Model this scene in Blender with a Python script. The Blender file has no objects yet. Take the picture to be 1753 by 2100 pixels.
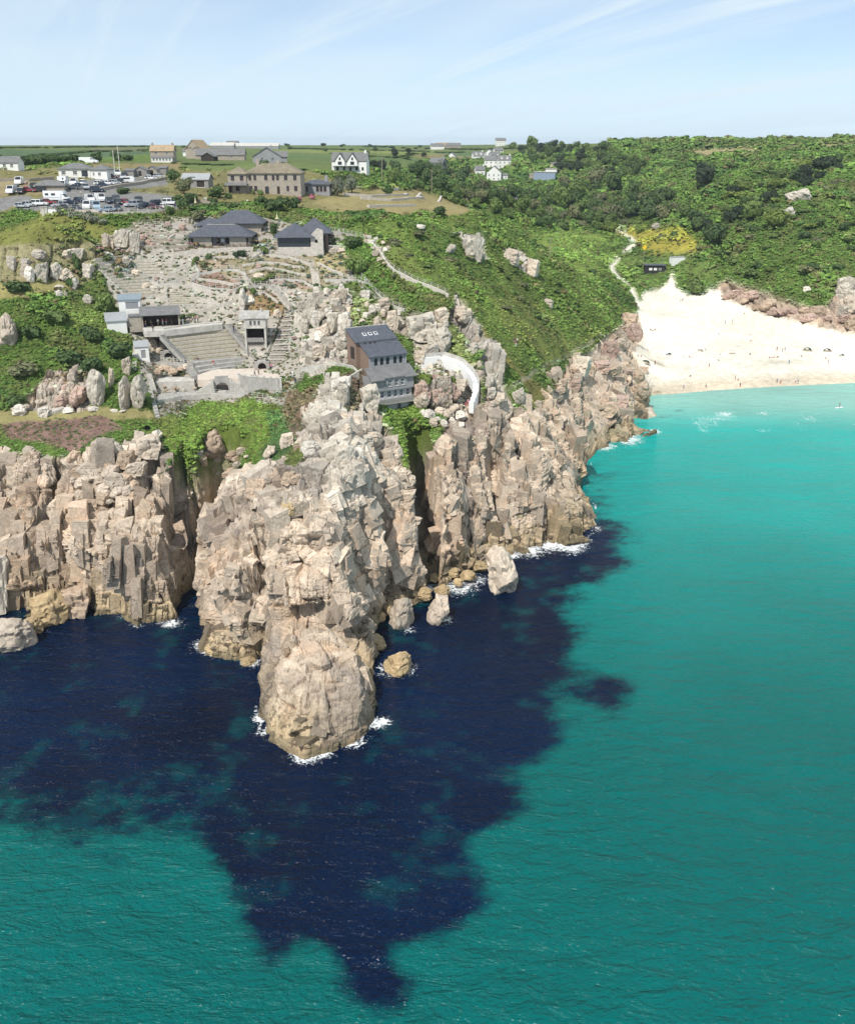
import bpy, bmesh, math, random
import numpy as np
from mathutils import Vector, Matrix
from mathutils.geometry import delaunay_2d_cdt
R = math.radians
random.seed(7)
scene = bpy.context.scene
col = scene.collection

# ------------------------------------------------------------------ camera, sky, sun, exposure
CAM_H = 80.0
PITCH = R(21.52)
FP, CX, CY = 1927.0, 876.5, 1050.0          # focal length and centre on a 1753 x 2100 sheet
cam_d = bpy.data.cameras.new('camera'); cam = bpy.data.objects.new('camera', cam_d); col.objects.link(cam)
cam.location = (0, 0, CAM_H); cam.rotation_euler = (math.pi/2 - PITCH, 0, 0)
cam_d.sensor_fit = 'VERTICAL'; cam_d.sensor_height = 24.0; cam_d.lens = FP/2100*24.0
cam_d.clip_start = 1.0; cam_d.clip_end = 30000.0
scene.camera = cam

SUN_EL, SUN_AZ = R(51), R(-27)               # azimuth measured from behind the camera towards its left
sd = Vector((math.sin(SUN_AZ)*math.cos(SUN_EL), -math.cos(SUN_AZ)*math.cos(SUN_EL), math.sin(SUN_EL)))
sun_d = bpy.data.lights.new('sun', 'SUN'); sun_d.energy = 4.5; sun_d.angle = R(0.53); sun_d.color = (1.0, 0.955, 0.89)
sun = bpy.data.objects.new('sun', sun_d); col.objects.link(sun); sun.location = sd*400
sun.rotation_euler = sd.to_track_quat('Z', 'Y').to_euler()

world = bpy.data.worlds.new('World'); scene.world = world; world.use_nodes = True
wn, wl = world.node_tree.nodes, world.node_tree.links
wn.clear()
def wnode(t, **kw):
    n = wn.new(t)
    for k, v in kw.items(): setattr(n, k, v)
    return n
w_out = wnode('ShaderNodeOutputWorld'); w_bg = wnode('ShaderNodeBackground'); w_bg.inputs[1].default_value = 0.132
sky = wnode('ShaderNodeTexSky', sky_type='NISHITA', sun_disc=False, sun_elevation=SUN_EL, altitude=80.0,
            air_density=0.62, dust_density=0.1, ozone_density=3.0)
sky.sun_rotation = math.atan2(sd.x, sd.y)
# thin cirrus: streaks of noise on a high sheet, the same all round the dome
w_tc = wnode('ShaderNodeTexCoord'); w_sep = wnode('ShaderNodeSeparateXYZ'); wl.new(w_tc.outputs['Generated'], w_sep.inputs[0])
w_zz = wnode('ShaderNodeMath', operation='MAXIMUM'); wl.new(w_sep.outputs[2], w_zz.inputs[0]); w_zz.inputs[1].default_value = 0.0
w_za = wnode('ShaderNodeMath', operation='ADD'); wl.new(w_zz.outputs[0], w_za.inputs[0]); w_za.inputs[1].default_value = 0.10
w_dx = wnode('ShaderNodeMath', operation='DIVIDE'); wl.new(w_sep.outputs[0], w_dx.inputs[0]); wl.new(w_za.outputs[0], w_dx.inputs[1])
w_dy = wnode('ShaderNodeMath', operation='DIVIDE'); wl.new(w_sep.outputs[1], w_dy.inputs[0]); wl.new(w_za.outputs[0], w_dy.inputs[1])
w_cb = wnode('ShaderNodeCombineXYZ'); wl.new(w_dx.outputs[0], w_cb.inputs[0]); wl.new(w_dy.outputs[0], w_cb.inputs[1])
def cloud_layer(rot, sc, scale, detail, lo, hi, dist=0.6):
    m = wnode('ShaderNodeMapping', vector_type='TEXTURE'); wl.new(w_cb.outputs[0], m.inputs[0])
    m.inputs['Rotation'].default_value = (0, 0, R(rot)); m.inputs['Scale'].default_value = sc
    n = wnode('ShaderNodeTexNoise'); wl.new(m.outputs[0], n.inputs['Vector'])
    n.inputs['Scale'].default_value = scale; n.inputs['Detail'].default_value = detail; n.inputs['Roughness'].default_value = 0.6
    n.inputs['Distortion'].default_value = dist
    r = wnode('ShaderNodeMapRange', interpolation_type='SMOOTHSTEP'); wl.new(n.outputs[0], r.inputs[0])
    r.inputs[1].default_value = lo; r.inputs[2].default_value = hi
    return r.outputs[0]
c1 = cloud_layer(122, (5.5, 0.8, 1), 0.9, 6, 0.46, 0.82, 0.25)
c2 = cloud_layer(112, (9.0, 0.5, 1), 0.8, 6, 0.52, 0.78, 0.3)
c3 = cloud_layer(125, (3.5, 2.0, 1), 0.8, 3, 0.30, 0.62, 0.2)
w_mx = wnode('ShaderNodeMath', operation='MAXIMUM'); w_mx.operation = 'MULTIPLY_ADD'; wl.new(c3, w_mx.inputs[0]); w_mx.inputs[1].default_value = 0.62
w_st = wnode('ShaderNodeMath', operation='MAXIMUM'); wl.new(c1, w_st.inputs[0]); wl.new(c2, w_st.inputs[1]); wl.new(w_st.outputs[0], w_mx.inputs[2])
w_ml = wnode('ShaderNodeMath', operation='MULTIPLY'); wl.new(w_mx.outputs[0], w_ml.inputs[0]); w_ml.inputs[1].default_value = 0.85
w_ad = wnode('ShaderNodeMath', operation='ADD', use_clamp=True); wl.new(w_ml.outputs[0], w_ad.inputs[0]); w_ad.inputs[1].default_value = 0.20
w_mix = wnode('ShaderNodeMix', data_type='RGBA'); wl.new(w_ad.outputs[0], w_mix.inputs[0])
wl.new(sky.outputs[0], w_mix.inputs[6]); w_mix.inputs[7].default_value = (5.9, 6.9, 7.5, 1)
w_hz = wnode('ShaderNodeMath', operation='MULTIPLY'); wl.new(w_zz.outputs[0], w_hz.inputs[0]); w_hz.inputs[1].default_value = -16.0
w_ex = wnode('ShaderNodeMath', operation='EXPONENT'); wl.new(w_hz.outputs[0], w_ex.inputs[0])
w_em = wnode('ShaderNodeMath', operation='MULTIPLY'); wl.new(w_ex.outputs[0], w_em.inputs[0]); w_em.inputs[1].default_value = 0.75
w_m2 = wnode('ShaderNodeMix', data_type='RGBA'); wl.new(w_em.outputs[0], w_m2.inputs[0]); wl.new(w_mix.outputs[2], w_m2.inputs[6]); w_m2.inputs[7].default_value = (4.9, 6.2, 7.3, 1)
wl.new(w_m2.outputs[2], w_bg.inputs[0]); wl.new(w_bg.outputs[0], w_out.inputs[0])
scene.view_settings.view_transform = 'Standard'; scene.view_settings.look = 'None'
scene.cycles.max_bounces = 4; scene.cycles.diffuse_bounces = 2; scene.cycles.glossy_bounces = 2; scene.cycles.caustics_reflective = False; scene.cycles.caustics_refractive = False
scene.view_settings.exposure = 0.0; scene.view_settings.gamma = 1.0; scene.view_settings.use_curve_mapping = False

# ------------------------------------------------------------------ measuring: sheet position <-> ground position
CP, SP = math.cos(PITCH), math.sin(PITCH)
def at(x, y, h):
    u, v = (x-CX)/FP, (CY-y)/FP
    s = (h-CAM_H)/(-SP+v*CP)
    return Vector((u*s, (CP+v*SP)*s, h))
def atY(x, y, Y):
    u, v = (x-CX)/FP, (CY-y)/FP
    s = Y/(CP+v*SP)
    return Vector((u*s, Y, CAM_H+(-SP+v*CP)*s))
def sheet(X, Y, Z):
    zc = Y*CP-(Z-CAM_H)*SP
    yc = Y*SP+(Z-CAM_H)*CP
    return CX+FP*X/zc, CY-FP*yc/zc

# ------------------------------------------------------------------ numpy noise
def hsh(ix, iy=0, iz=0, seed=0):
    h = (np.asarray(ix).astype(np.int64)*374761393 + np.asarray(iy).astype(np.int64)*668265263 + np.asarray(iz).astype(np.int64)*2147483647 + seed*1274126177) & 0xffffffff
    h = ((h ^ (h >> 13))*1274126177) & 0xffffffff
    h = ((h ^ (h >> 15))*2246822519) & 0xffffffff
    return ((h ^ (h >> 16)) & 0xffffff)/float(0x1000000)
def vn(x, y, z=None, seed=0):
    x0, y0 = np.floor(x), np.floor(y); fx, fy = x-x0, y-y0
    fx = fx*fx*(3-2*fx); fy = fy*fy*(3-2*fy)
    def layer(iz):
        a = hsh(x0, y0, iz, seed); b = hsh(x0+1, y0, iz, seed); c = hsh(x0, y0+1, iz, seed); d = hsh(x0+1, y0+1, iz, seed)
        return (a*(1-fx)+b*fx)*(1-fy)+(c*(1-fx)+d*fx)*fy
    if z is None: return layer(0)*2-1
    z0 = np.floor(z); fz = z-z0; fz = fz*fz*(3-2*fz)
    return (layer(z0)*(1-fz)+layer(z0+1)*fz)*2-1
def fbm(x, y, z=None, o=4, seed=0, g=0.5):
    s = 0; a = 1; t = 0
    for i in range(o):
        f = 2.03**i
        s = s+a*vn(x*f, y*f, None if z is None else z*f, seed+i*17); t += a; a *= g
    return s/t
def inpoly(x, y, poly):
    r = np.zeros(x.shape, bool); n = len(poly)
    xs = [p[0] for p in poly]; ys = [p[1] for p in poly]
    m = (x > min(xs)) & (x < max(xs)) & (y > min(ys)) & (y < max(ys))
    if not m.any(): return r
    px, py = x[m], y[m]; c = np.zeros(px.shape, bool)
    for i in range(n):
        x1, y1 = poly[i]; x2, y2 = poly[(i+1) % n]
        if y1 == y2: continue
        k = ((y1 > py) != (y2 > py)) & (px < (x2-x1)*(py-y1)/(y2-y1)+x1)
        c ^= k
    r[m] = c
    return r
def blur(a, n, ax):
    if n < 1: return a
    pad = [(0, 0)]*a.ndim; pad[ax] = (n+1, n)
    c = np.cumsum(np.pad(a, pad, mode='edge'), axis=ax, dtype=np.float64)
    sl1 = [slice(None)]*a.ndim; sl2 = [slice(None)]*a.ndim
    sl1[ax] = slice(2*n+1, None); sl2[ax] = slice(0, -(2*n+1))
    return (c[tuple(sl1)]-c[tuple(sl2)])/(2*n+1)
def sstep(a, b, x):
    t = np.clip((x-a)/(b-a), 0, 1); return t*t*(3-2*t)

# ------------------------------------------------------------------ the land: survey points (sheet x, sheet y, height)
COAST = [(-700,1215),(-300,1225),(-150,1235),(-60,1225),(0,1222),(25,1210),(50,1262),(120,1262),(150,1240),(225,1258),(285,1285),(350,1275),(385,1240),(398,1215),(412,1265),
 (430,1330),(470,1350),(515,1352),(548,1345),(530,1400),(524,1450),(530,1500),(575,1535),(622,1560),(680,1540),(730,1522),(765,1490),(780,1440),(772,1380),(755,1320),(745,1300),
 (775,1283),(800,1255),(850,1235),(885,1210),(940,1195),(985,1175),(1000,1155),(1050,1140),(1110,1122),(1190,1110),(1230,1082),(1222,1045),(1204,1000),
 (1200,975),(1215,945),(1228,925),(1290,902),(1345,886),(1300,866),(1350,853),(1338,825),(1334,812),(1400,806),(1480,799),(1600,792),(1753,785),(1950,778),(2300,770)]
PTS = []
for x, y in COAST: PTS.append((x, y, 0.0))
def add(*a): PTS.extend(a)
# front tip rock
add((640,1500,2.9),(600,1480,3.4),(700,1480,3.4),(560,1440,4.2),(640,1430,5.8),(740,1440,5.0),(590,1340,8.2),(640,1330,9.0),(735,1340,8.2),(600,1305,9.0),(650,1293,9.4),(700,1305,8.6))
# central buttress
add((480,1290,5),(480,1230,10.5),(440,1240,8.5),(480,1130,18),(430,1150,14),(540,1240,11),(560,1160,17.5),(620,1262,9.0),(680,1270,7.5),(620,1180,15.3),(560,1040,24.5),(500,1060,22),(510,1000,25),(600,960,28.3),(640,900,31),(560,900,26.5),(680,850,32.5),(700,800,34.2),(690,760,35.2),
    (700,1200,13.4),(690,1110,20),(700,1000,27),(750,950,29.5),(780,1000,25.5),(790,1100,18.5),(760,1200,12),(740,1260,7),(720,900,31.5),(830,1050,19),(830,1150,9.5),(800,1200,6),(840,1200,3.5),(840,1000,22.5))
# left cliff and ledge
add((-300,1150,10),(-300,1050,17),(-300,960,22),(-100,1150,9),(-100,1050,16),(-100,950,23.2),(20,1150,8.5),(20,1060,15),(20,980,21),(0,940,23.8),(150,1180,7),(150,1100,13.5),(150,1020,18.5),(150,960,22.5),(260,1200,8),(240,1100,14.5),(240,1000,21),(250,940,24.4),(330,1200,8),(340,1100,14.8),(340,1000,20.5),(330,940,24),(390,1100,14),(390,1010,20),(440,975,22),
    (-300,900,25),(-300,850,27.5),(0,900,25.3),(0,850,27.6),(200,900,25.8),(200,850,27.8),(330,905,25.2),(330,850,28),(440,900,25.5),(440,850,28.2),(540,850,28.8),(500,950,23.5),(580,825,30))
# right cliffs
add((880,1130,9.5),(890,1050,15),(890,980,19.5),(880,930,22),(870,870,25),(960,1120,5.5),(960,1040,12),(960,960,18),(960,900,22.2),(960,850,25),(1080,1060,6),(1080,1000,11.8),(1050,900,20.8),(1000,830,27.2),(1180,1060,4),(1160,1000,8.5),(1150,930,14),(1120,880,19),
    (980,740,34),(930,620,44),(860,842,26.6),(990,790,30.5))
# the slope to the beach
add((1200,930,5),(1190,880,12.5),(1150,850,16.5),(1100,780,25),(1050,760,29),(1250,860,6),(1250,800,11),(1200,740,19),(1300,820,4.5),(1280,760,10),(1300,720,9),(1260,690,16),(1200,650,24.5),(1130,600,33),(1060,560,42),(1130,700,27),(1060,660,36),
    (1310,700,3.4),(1334,780,1.6),(1305,640,7),(1285,640,12.5),(1280,590,16),(1240,580,23),(1180,560,31),(950,580,45.5),(900,520,51.5),(1000,480,53),(1090,520,44.5),(760,480,57),(820,450,60),(850,520,53.5),(860,600,47))
# beach
add((1400,770,1.8),(1500,760,2),(1600,755,2),(1753,745,2),(2200,735,2),(1340,740,3),(1500,700,4.2),(1753,700,3.6),(1400,640,7.2),(1350,600,10),(1420,595,10.5),(1480,612,9),(1600,655,5.8),(1753,690,4.2),(1950,730,2.6))
# right hill
add((1478,578,15),(1600,618,12.5),(1680,640,11),(1740,605,18),(1900,650,14),(2200,690,12),(1600,500,35),(1500,540,24),(1500,480,33),(1700,500,36.5),(1753,450,45),(1600,430,48.5),(1500,400,53),(1500,440,44))
for x, y, Y in ((1250,292,1150),(1400,287,900),(1500,286,840),(1600,284,800),(1753,283,800),(2000,282,800),(2400,282,820),(1753,360,560),(1500,330,600),(1650,330,620),(1800,330,620),(2100,340,600),(1640,400,515),(1900,400,500),(1400,330,780),(1500,360,560),(1150,310,1020),(1250,350,840)):
    p = atY(x, y, Y); PTS.append((x, y, p.z))
add((1400,500,24),(1300,500,22.5),(1400,440,36),(1350,380,52),(1200,520,22),(1280,470,26.5),(1100,480,29),(1200,430,36),(1100,420,42),(1050,400,46),(1000,360,52),(960,380,47),(900,370,50),(900,340,57),(1050,330,60),(1000,330,60))
# plateau, theatre gardens, car park
add((850,400,62),(930,415,59.5),(720,430,61),(980,440,57.5),(700,395,64),(560,395,65),(660,440,60.5),(450,400,64.6),(350,425,63),(200,435,62.5),(85,435,61.8),(330,390,66.4),(250,385,66.6),(30,390,66.6),(-300,390,66.8),(-300,440,61.8),(160,360,69),(330,325,72.5),(600,345,70),(700,350,69),(800,360,64),(760,380,64.5),(-300,340,72),(0,340,72),
    (100,450,62.3),(100,480,57.5),(200,470,58.6),(-100,480,57.5),(-300,500,56),(110,540,52.5),(200,500,55.4),(60,590,48.2),(-200,590,48.5),(100,700,38),(-200,700,38.4),(100,800,30.4),(-200,800,31),(230,700,37.5),(250,780,32.5),(300,760,33.2),(300,600,45),(300,560,49),(300,500,55.6),(300,460,59.3),(450,510,54.2),(450,460,59.2),(620,515,53.7),(620,470,57.8),(700,500,55),(740,530,52.5),
    (500,580,47.3),(600,600,45.2),(420,600,45),(640,560,49.2),(720,570,48.2),(590,650,40),(570,740,33.5),(680,620,44.6),(680,700,37.6),(640,740,34.5),(860,690,37.3),(800,650,41),(900,640,42.4),(300,655,39.7),(370,658,39.3),(430,668,38.3),(500,668,38.2),(600,700,36.4),
    (340,742,32.2),(480,741,32.2),(560,757,31.0),(330,774,30.6),(480,774,30.4),(590,774,31.2),(330,806,28.8),(580,806,29.2),(450,806,28.2),(760,760,34.5),(770,838,27.0),(800,842,25.8),(838,838,26.4),(840,770,33))
V2 = {}
for x, y, h in PTS:
    p = at(x, y, h); V2[(round(p.x, 2), round(p.y, 2))] = h
# points given directly on the ground: sea bed, far plateau, land behind the crests
for X, Y, h in ((-300,60,-9),(0,60,-10),(300,60,-10),(700,200,-10),(-40,95,-8),(30,95,-8),(60,150,-8),(120,220,-6),(150,280,-3),(-120,120,-8),(-170,140,-5),(-10,100,-6),(600,345,4),
                (-900,420,71),(-500,400,69),(-140,420,70.5),(-60,520,71.5),(40,520,57),(-600,800,74),(-200,800,75),(0,900,75),(150,900,62),(60,640,50),
                (-1500,3200,68),(-500,3200,67.5),(0,3200,67.5),(400,3200,70),(1000,3200,80),(2200,3200,84),(-1000,1600,74),(0,1600,74.5),(500,1600,78),(1500,1500,86),(300,1200,76),(800,1000,87),(900,500,62),(1000,420,40),(900,360,6),
                (-2600,8000,52),(0,8000,50),(2600,8000,60),(5500,8000,60),(-5500,8000,50)):
    V2[(float(X), float(Y))] = h
keys = list(V2.keys())
cd = delaunay_2d_cdt([Vector(k) for k in keys], [], [], 0, 1e-4)
TV = np.array([(v.x, v.y) for v in cd[0]]); TF = cd[2]
TH = np.array([V2[keys[cd[3][i][0]]] for i in range(len(cd[0]))])

# ground grid: bearings (x/y) by distance
tg = np.concatenate([np.linspace(-0.95, -0.60, 45, endpoint=False), np.linspace(-0.60, 0.52, 980, endpoint=False), np.linspace(0.52, 0.95, 50)])
ry = np.concatenate([np.arange(92, 340, 0.28), np.geomspace(340, 8000, 620)])
NT, NR = len(tg), len(ry)
GX = tg[:, None]*ry[None, :]; GY = np.repeat(ry[None, :], NT, 0)
GZ = np.full((NT, NR), np.nan)
for f in TF:
    (x1, y1), (x2, y2), (x3, y3) = TV[f[0]], TV[f[1]], TV[f[2]]
    ya, yb = min(y1, y2, y3), max(y1, y2, y3)
    j0, j1 = np.searchsorted(ry, ya-1e-6), np.searchsorted(ry, yb+1e-6)
    tt = [x1/max(y1, 1), x2/max(y2, 1), x3/max(y3, 1)]
    i0, i1 = np.searchsorted(tg, min(tt)-1e-6), np.searchsorted(tg, max(tt)+1e-6)
    if j1 <= j0 or i1 <= i0: continue
    gx, gy = GX[i0:i1, j0:j1], GY[i0:i1, j0:j1]
    det = (y2-y3)*(x1-x3)+(x3-x2)*(y1-y3)
    if abs(det) < 1e-9: continue
    a = ((y2-y3)*(gx-x3)+(x3-x2)*(gy-y3))/det; b = ((y3-y1)*(gx-x3)+(x1-x3)*(gy-y3))/det; c = 1-a-b
    m = (a >= -1e-6) & (b >= -1e-6) & (c >= -1e-6)
    z = a*TH[f[0]]+b*TH[f[1]]+c*TH[f[2]]
    sub = GZ[i0:i1, j0:j1]; sub[m] = z[m]
GZ[np.isnan(GZ)] = 0
cw = [at(x, y, 0) for x, y in COAST]
LANDP = [(p.x, p.y) for p in cw]+[(3000, 330), (9000, 9000), (-9000, 9000), (-3000, 160)]
cx_ = np.array([p.x for p in cw if p.x > 60 and p.y > 296]); cy_ = np.array([p.y for p in cw if p.x > 60 and p.y > 296])
o_ = np.argsort(cx_); yb = np.interp(GX, cx_[o_], cy_[o_])
inside = inpoly(GX+.5*vn(GX*.4, GY*.4, None, 3), GY+.5*vn(GX*.4, GY*.4, None, 4), LANDP)
bay = (GX > 80) & (GY > 265)
offz = np.where(bay, -.022*np.maximum(yb-GY, 0)-.02, -2.2)
GZ = np.where(inside, np.maximum(GZ, np.where(bay, .02, .9)), np.minimum(np.where(bay, offz, -2.2), -.02))
for k in range(2): GZ = blur(blur(GZ, 3, 0), 2, 1)
fw = sstep(335, 430, GY); Gf = blur(blur(GZ, 16, 0), 6, 1); Gf = blur(blur(Gf, 10, 0), 4, 1); GZ = GZ*(1-fw)+Gf*fw
mw = sstep(215, 235, GY)*(1-.5*fw); Gf = blur(blur(GZ, 7, 0), 7, 1); GZ = np.where(GZ > 2, GZ*(1-mw)+Gf*mw, GZ)
# gullies: narrow clefts in the granite, cut down through the cliff
CLD = np.full((NT, NR), 99.0); CLS = np.full((NT, NR), 99.0)
def cleft(pts, w, slope):
    """pts: (x, y, floor height)"""
    global GZ
    sel = (GY < 330)
    x, y = GX[sel], GY[sel]; x = x+0.5*vn(x*0.3, y*0.3, None, 5)
    best = np.full(x.shape, 1e9); dm = np.full(x.shape, 99.0)
    for (xa, ya, ha), (xb, yb, hb) in zip(pts[:-1], pts[1:]):
        dx, dy = xb-xa, yb-ya; L = dx*dx+dy*dy
        t = np.clip(((x-xa)*dx+(y-ya)*dy)/L, 0, 1)
        d = np.hypot(x-xa-t*dx, y-ya-t*dy)
        fl = ha+(hb-ha)*t + np.maximum(d-w/2, 0)*slope
        best = np.minimum(best, fl); dm = np.minimum(dm, d)
    z = GZ[sel]; GZ[sel] = np.minimum(z, best)
    CLS[sel] = np.minimum(CLS[sel], dm)
    if w >= 2.4: CLD[sel] = np.minimum(CLD[sel], dm)
def P2(x, y, h): p = at(x, y, h); return (p.x, p.y)
a0 = P2(400,1222,0); cleft([(a0[0], a0[1]-6, -3), (a0[0]+.3, a0[1]+1, -1), (a0[0]+1.6, a0[1]+9, 1.5), (a0[0]+3.0, a0[1]+19, 6)], 4.0, 13)
cleft([(a0[0]+3.4, a0[1]+1.5, 4), (a0[0]+5.2, a0[1]+8, 6), (a0[0]+6.8, a0[1]+17, 10)], 2.8, 14)
cleft([(a0[0]-2.6, a0[1]+5, 3), (a0[0]-.8, a0[1]+13, 9)], 1.3, 14)
b0 = P2(885,1190,0); cleft([(b0[0]-.6, b0[1]-5, -1), (b0[0]-.6, b0[1]+1, 1.0), (b0[0]-1.6, b0[1]+9, 3), (b0[0]-2.8, b0[1]+22, 8)], 3.6, 13)
c0 = P2(970,1140,3); cleft([(c0[0], c0[1]-2, 1), (c0[0]-.5, c0[1]+5, 4), (c0[0]-.9, c0[1]+9, 9)], 1.4, 13)
c0 = P2(1030,1080,5); cleft([(c0[0], c0[1], 3), (c0[0]-1.3, c0[1]+9, 12)], 1.3, 13)
c0 = P2(345,1150,8); cleft([(c0[0], c0[1]-1, 6), (c0[0]+.6, c0[1]+16, 17)], 1.3, 13)
c0 = P2(290,1100,13); cleft([(c0[0], c0[1]-1, 10), (c0[0]+.6, c0[1]+16, 19)], 1.2, 13)
c0 = P2(535,1300,5); cleft([(c0[0], c0[1]-4, 0), (c0[0]+.2, c0[1]+5, 8)], .7, 12)
c0 = P2(105,1110,10); cleft([(c0[0], c0[1]-1, 8), (c0[0]+.5, c0[1]+6, 14)], 1.3, 8)
c0 = P2(716,1425,7); cleft([(c0[0]+.2, c0[1]-4.5, -.5), (c0[0], c0[1]+2.6, 8)], .7, 12)
c0 = P2(650,1290,9.4); cleft([(c0[0]-9, c0[1]+3.6, 5), (c0[0]-3, c0[1]+3.4, 6), (c0[0]+3, c0[1]+2.8, 4), (c0[0]+9, c0[1]+1.6, 0)], 2.4, 2.6)

# cover: what the ground is made of, drawn as outlines and carried on the ground itself
def ghash(i): return hsh(i, 3, 1)
SX, SY = sheet(GX, GY, GZ)
_pz = 9.0*SY/1000
WX = SX+fbm(GX*.22, GY*.22, None, 3, 11)*np.clip(2200/GY, 1, 12)
WY = SY+fbm(GX*.22, GY*.22, None, 3, 23)*np.clip(1500/GY, .6, 8)
ROCK = np.zeros((NT, NR)); COLR = np.zeros((NT, NR, 3)); SCRUB = np.zeros((NT, NR)); SMOOTH = np.zeros((NT, NR))
C_SCRUB = (.088,.128,.030); C_BRIGHT = (.115,.155,.033); C_DARK = (.040,.075,.018); C_GRASS = (.155,.155,.052); C_DRY = (.30,.235,.115); C_HEATH = (.155,.105,.072); C_PURP = (.20,.125,.10)
C_ROCK = (.50,.42,.335); C_SAND = (.75,.69,.57); C_EARTH = (.335,.30,.25); C_PATH = (.47,.41,.32); C_TAR = (.20,.195,.185); C_YEL = (.30,.26,.05)
COLR[:] = C_SCRUB; SCRUB[:] = 1.0
def paint(poly, c, rock=0, scrub=0, smooth=0, raw=False):
    m = inpoly(SX if raw else WX, SY if raw else WY, poly)
    COLR[m] = c; ROCK[m] = rock; SCRUB[m] = scrub; SMOOTH[m] = smooth
    return m
# far plateau fields
paint([(-900,340),(300,338),(700,352),(830,345),(900,330),(1000,325),(1250,305),(1250,250),(-900,250)], (.115,.15,.048), 0, 0, 1)
far = [([(-900,322),(140,330),(330,318),(290,309),(-900,303)], (.085,.13,.06)), ([(-900,348),(0,350),(250,330),(330,330),(300,316),(130,330),(-900,318)], (.11,.165,.035)),
 ([(180,311),(420,309),(420,304),(190,303)], (.15,.15,.075)), ([(0,350),(160,345),(250,335),(370,338),(370,350),(180,362),(40,385),(-300,400),(-300,360)], (.17,.17,.055)), ([(180,335),(370,334),(370,348),(200,352)], (.23,.185,.085)),
 ([(370,338),(700,338),(700,350),(560,356),(380,352)], (.13,.165,.05)), ([(560,312),(1130,322),(1140,316),(900,309),(560,306)], (.17,.20,.055)), ([(560,315),(1000,327),(900,335),(700,330),(560,324)], (.095,.14,.05)),
 ([(830,318),(960,315),(1000,320),(880,326)], (.20,.17,.075)), ([(880,312),(1000,310),(1040,318),(950,321)], (.09,.14,.05)), ([(1010,306),(1150,303),(1150,312),(1050,316)], (.14,.17,.05)), ([(1290,292),(1753,286),(2400,284),(2400,276),(1290,276)], (.16,.14,.07)),
 ([(1350,313),(1420,308),(1540,302),(1560,308),(1450,318)], (.30,.25,.13)), ([(1500,297),(1753,293),(2400,292),(2400,297),(1753,302)], (.24,.22,.10))]
for pl, c in far: paint(pl, c, 0, 0, 1)
# near plateau
paint([(-300,352),(160,345),(300,345),(420,350),(640,352),(740,385),(760,400),(700,440),(560,420),(420,425),(300,440),(200,440),(-300,445)], (.19,.17,.07), 0, .05, 1)
paint([(-300,372),(120,372),(180,380),(120,400),(0,402),(-300,402)], (.27,.22,.12), 0, 0, 1)
paint([(10,440),(80,408),(130,395),(110,385),(200,365),(340,362),(345,380),(235,392),(330,398),(400,410),(395,425),(300,436),(140,437)], C_TAR, 0, 0, 1, True)
paint([(0,405),(60,402),(70,412),(0,432),(-300,440),(-300,405)], C_TAR, 0, 0, 1)
paint([(660,405),(740,388),(850,386),(960,425),(985,443),(850,440),(700,432),(640,420)], (.27,.225,.10), 0, 0, 1)
# mound at left
paint([(-300,440),(90,432),(240,465),(230,500),(120,500),(20,520),(-300,540)], (.16,.165,.045), 0, .25, .6)
paint([(-300,428),(75,432),(80,445),(20,475),(-300,480)], C_SCRUB, 0, 1)
paint([(-300,530),(20,505),(200,495),(240,510),(210,560),(170,600),(60,600),(-300,600)], (.25,.22,.11), .25, .15)
paint([(-300,580),(140,580),(150,592),(40,612),(-300,612)], (.28,.25,.10), 0, .05, 1)
paint([(200,500),(290,450),(390,445),(560,450),(700,480),(745,520),(735,575),(640,600),(612,640),(625,760),(585,830),(320,850),(268,700),(225,600)], C_EARTH, .35, .45)
paint([(400,530),(690,520),(720,560),(640,600),(560,575),(420,560)], (.23,.19,.125), .1, .35)
paint([(200,560),(235,620),(240,660),(180,700),(120,640),(150,600)], (.12,.15,.04), 0, .9)
for pl_, c_, sc_2 in (([(220,655),(430,610),(640,690),(620,760),(380,750),(215,705)], (.20,.13,.10), .5), ([(560,480),(1180,545),(1230,640),(860,660),(690,600)], (.22,.19,.11), .9), ([(680,765),(880,775),(1010,870),(1030,980),(880,1000),(690,940)], (.24,.165,.085), .8), ([(880,695),(1250,745),(1230,690),(960,650)], (.30,.20,.17), .6), ([(230,540),(480,430),(560,520),(380,600),(270,610)], (.26,.20,.14), .8), ([(1240,420),(1540,430),(1560,560),(1400,660),(1290,560)], (.30,.25,.14), .6)):
    paint([((500+zx/2.9217)/1.4478, (600+zy/2.9217)/1.4478) for zx, zy in pl_], c_, 0, sc_2)
# left slope
paint([(0,840),(60,835),(300,840),(330,850),(320,860),(100,868),(-300,875),(-300,845)], (.26,.23,.10), 0, .03, 1)
paint([(0,870),(210,855),(260,880),(150,915),(20,900)], C_PURP, 0, .55); paint([(80,905),(160,880),(200,900),(150,930)], C_PURP, 0, .5)
paint([(100,765),(180,745),(180,840),(60,845),(30,835)], (.38,.31,.24), .7, .05)
# terraces below the stage: bright bracken
paint([(325,850),(420,820),(560,825),(620,845),(612,870),(560,960),(500,960),(430,990),(395,995),(350,960),(335,900)], C_BRIGHT, 0, 1)
paint([(545,835),(610,842),(615,870),(600,930),(560,962),(530,950),(548,890)], (.075,.125,.04), 0, .9)
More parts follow.
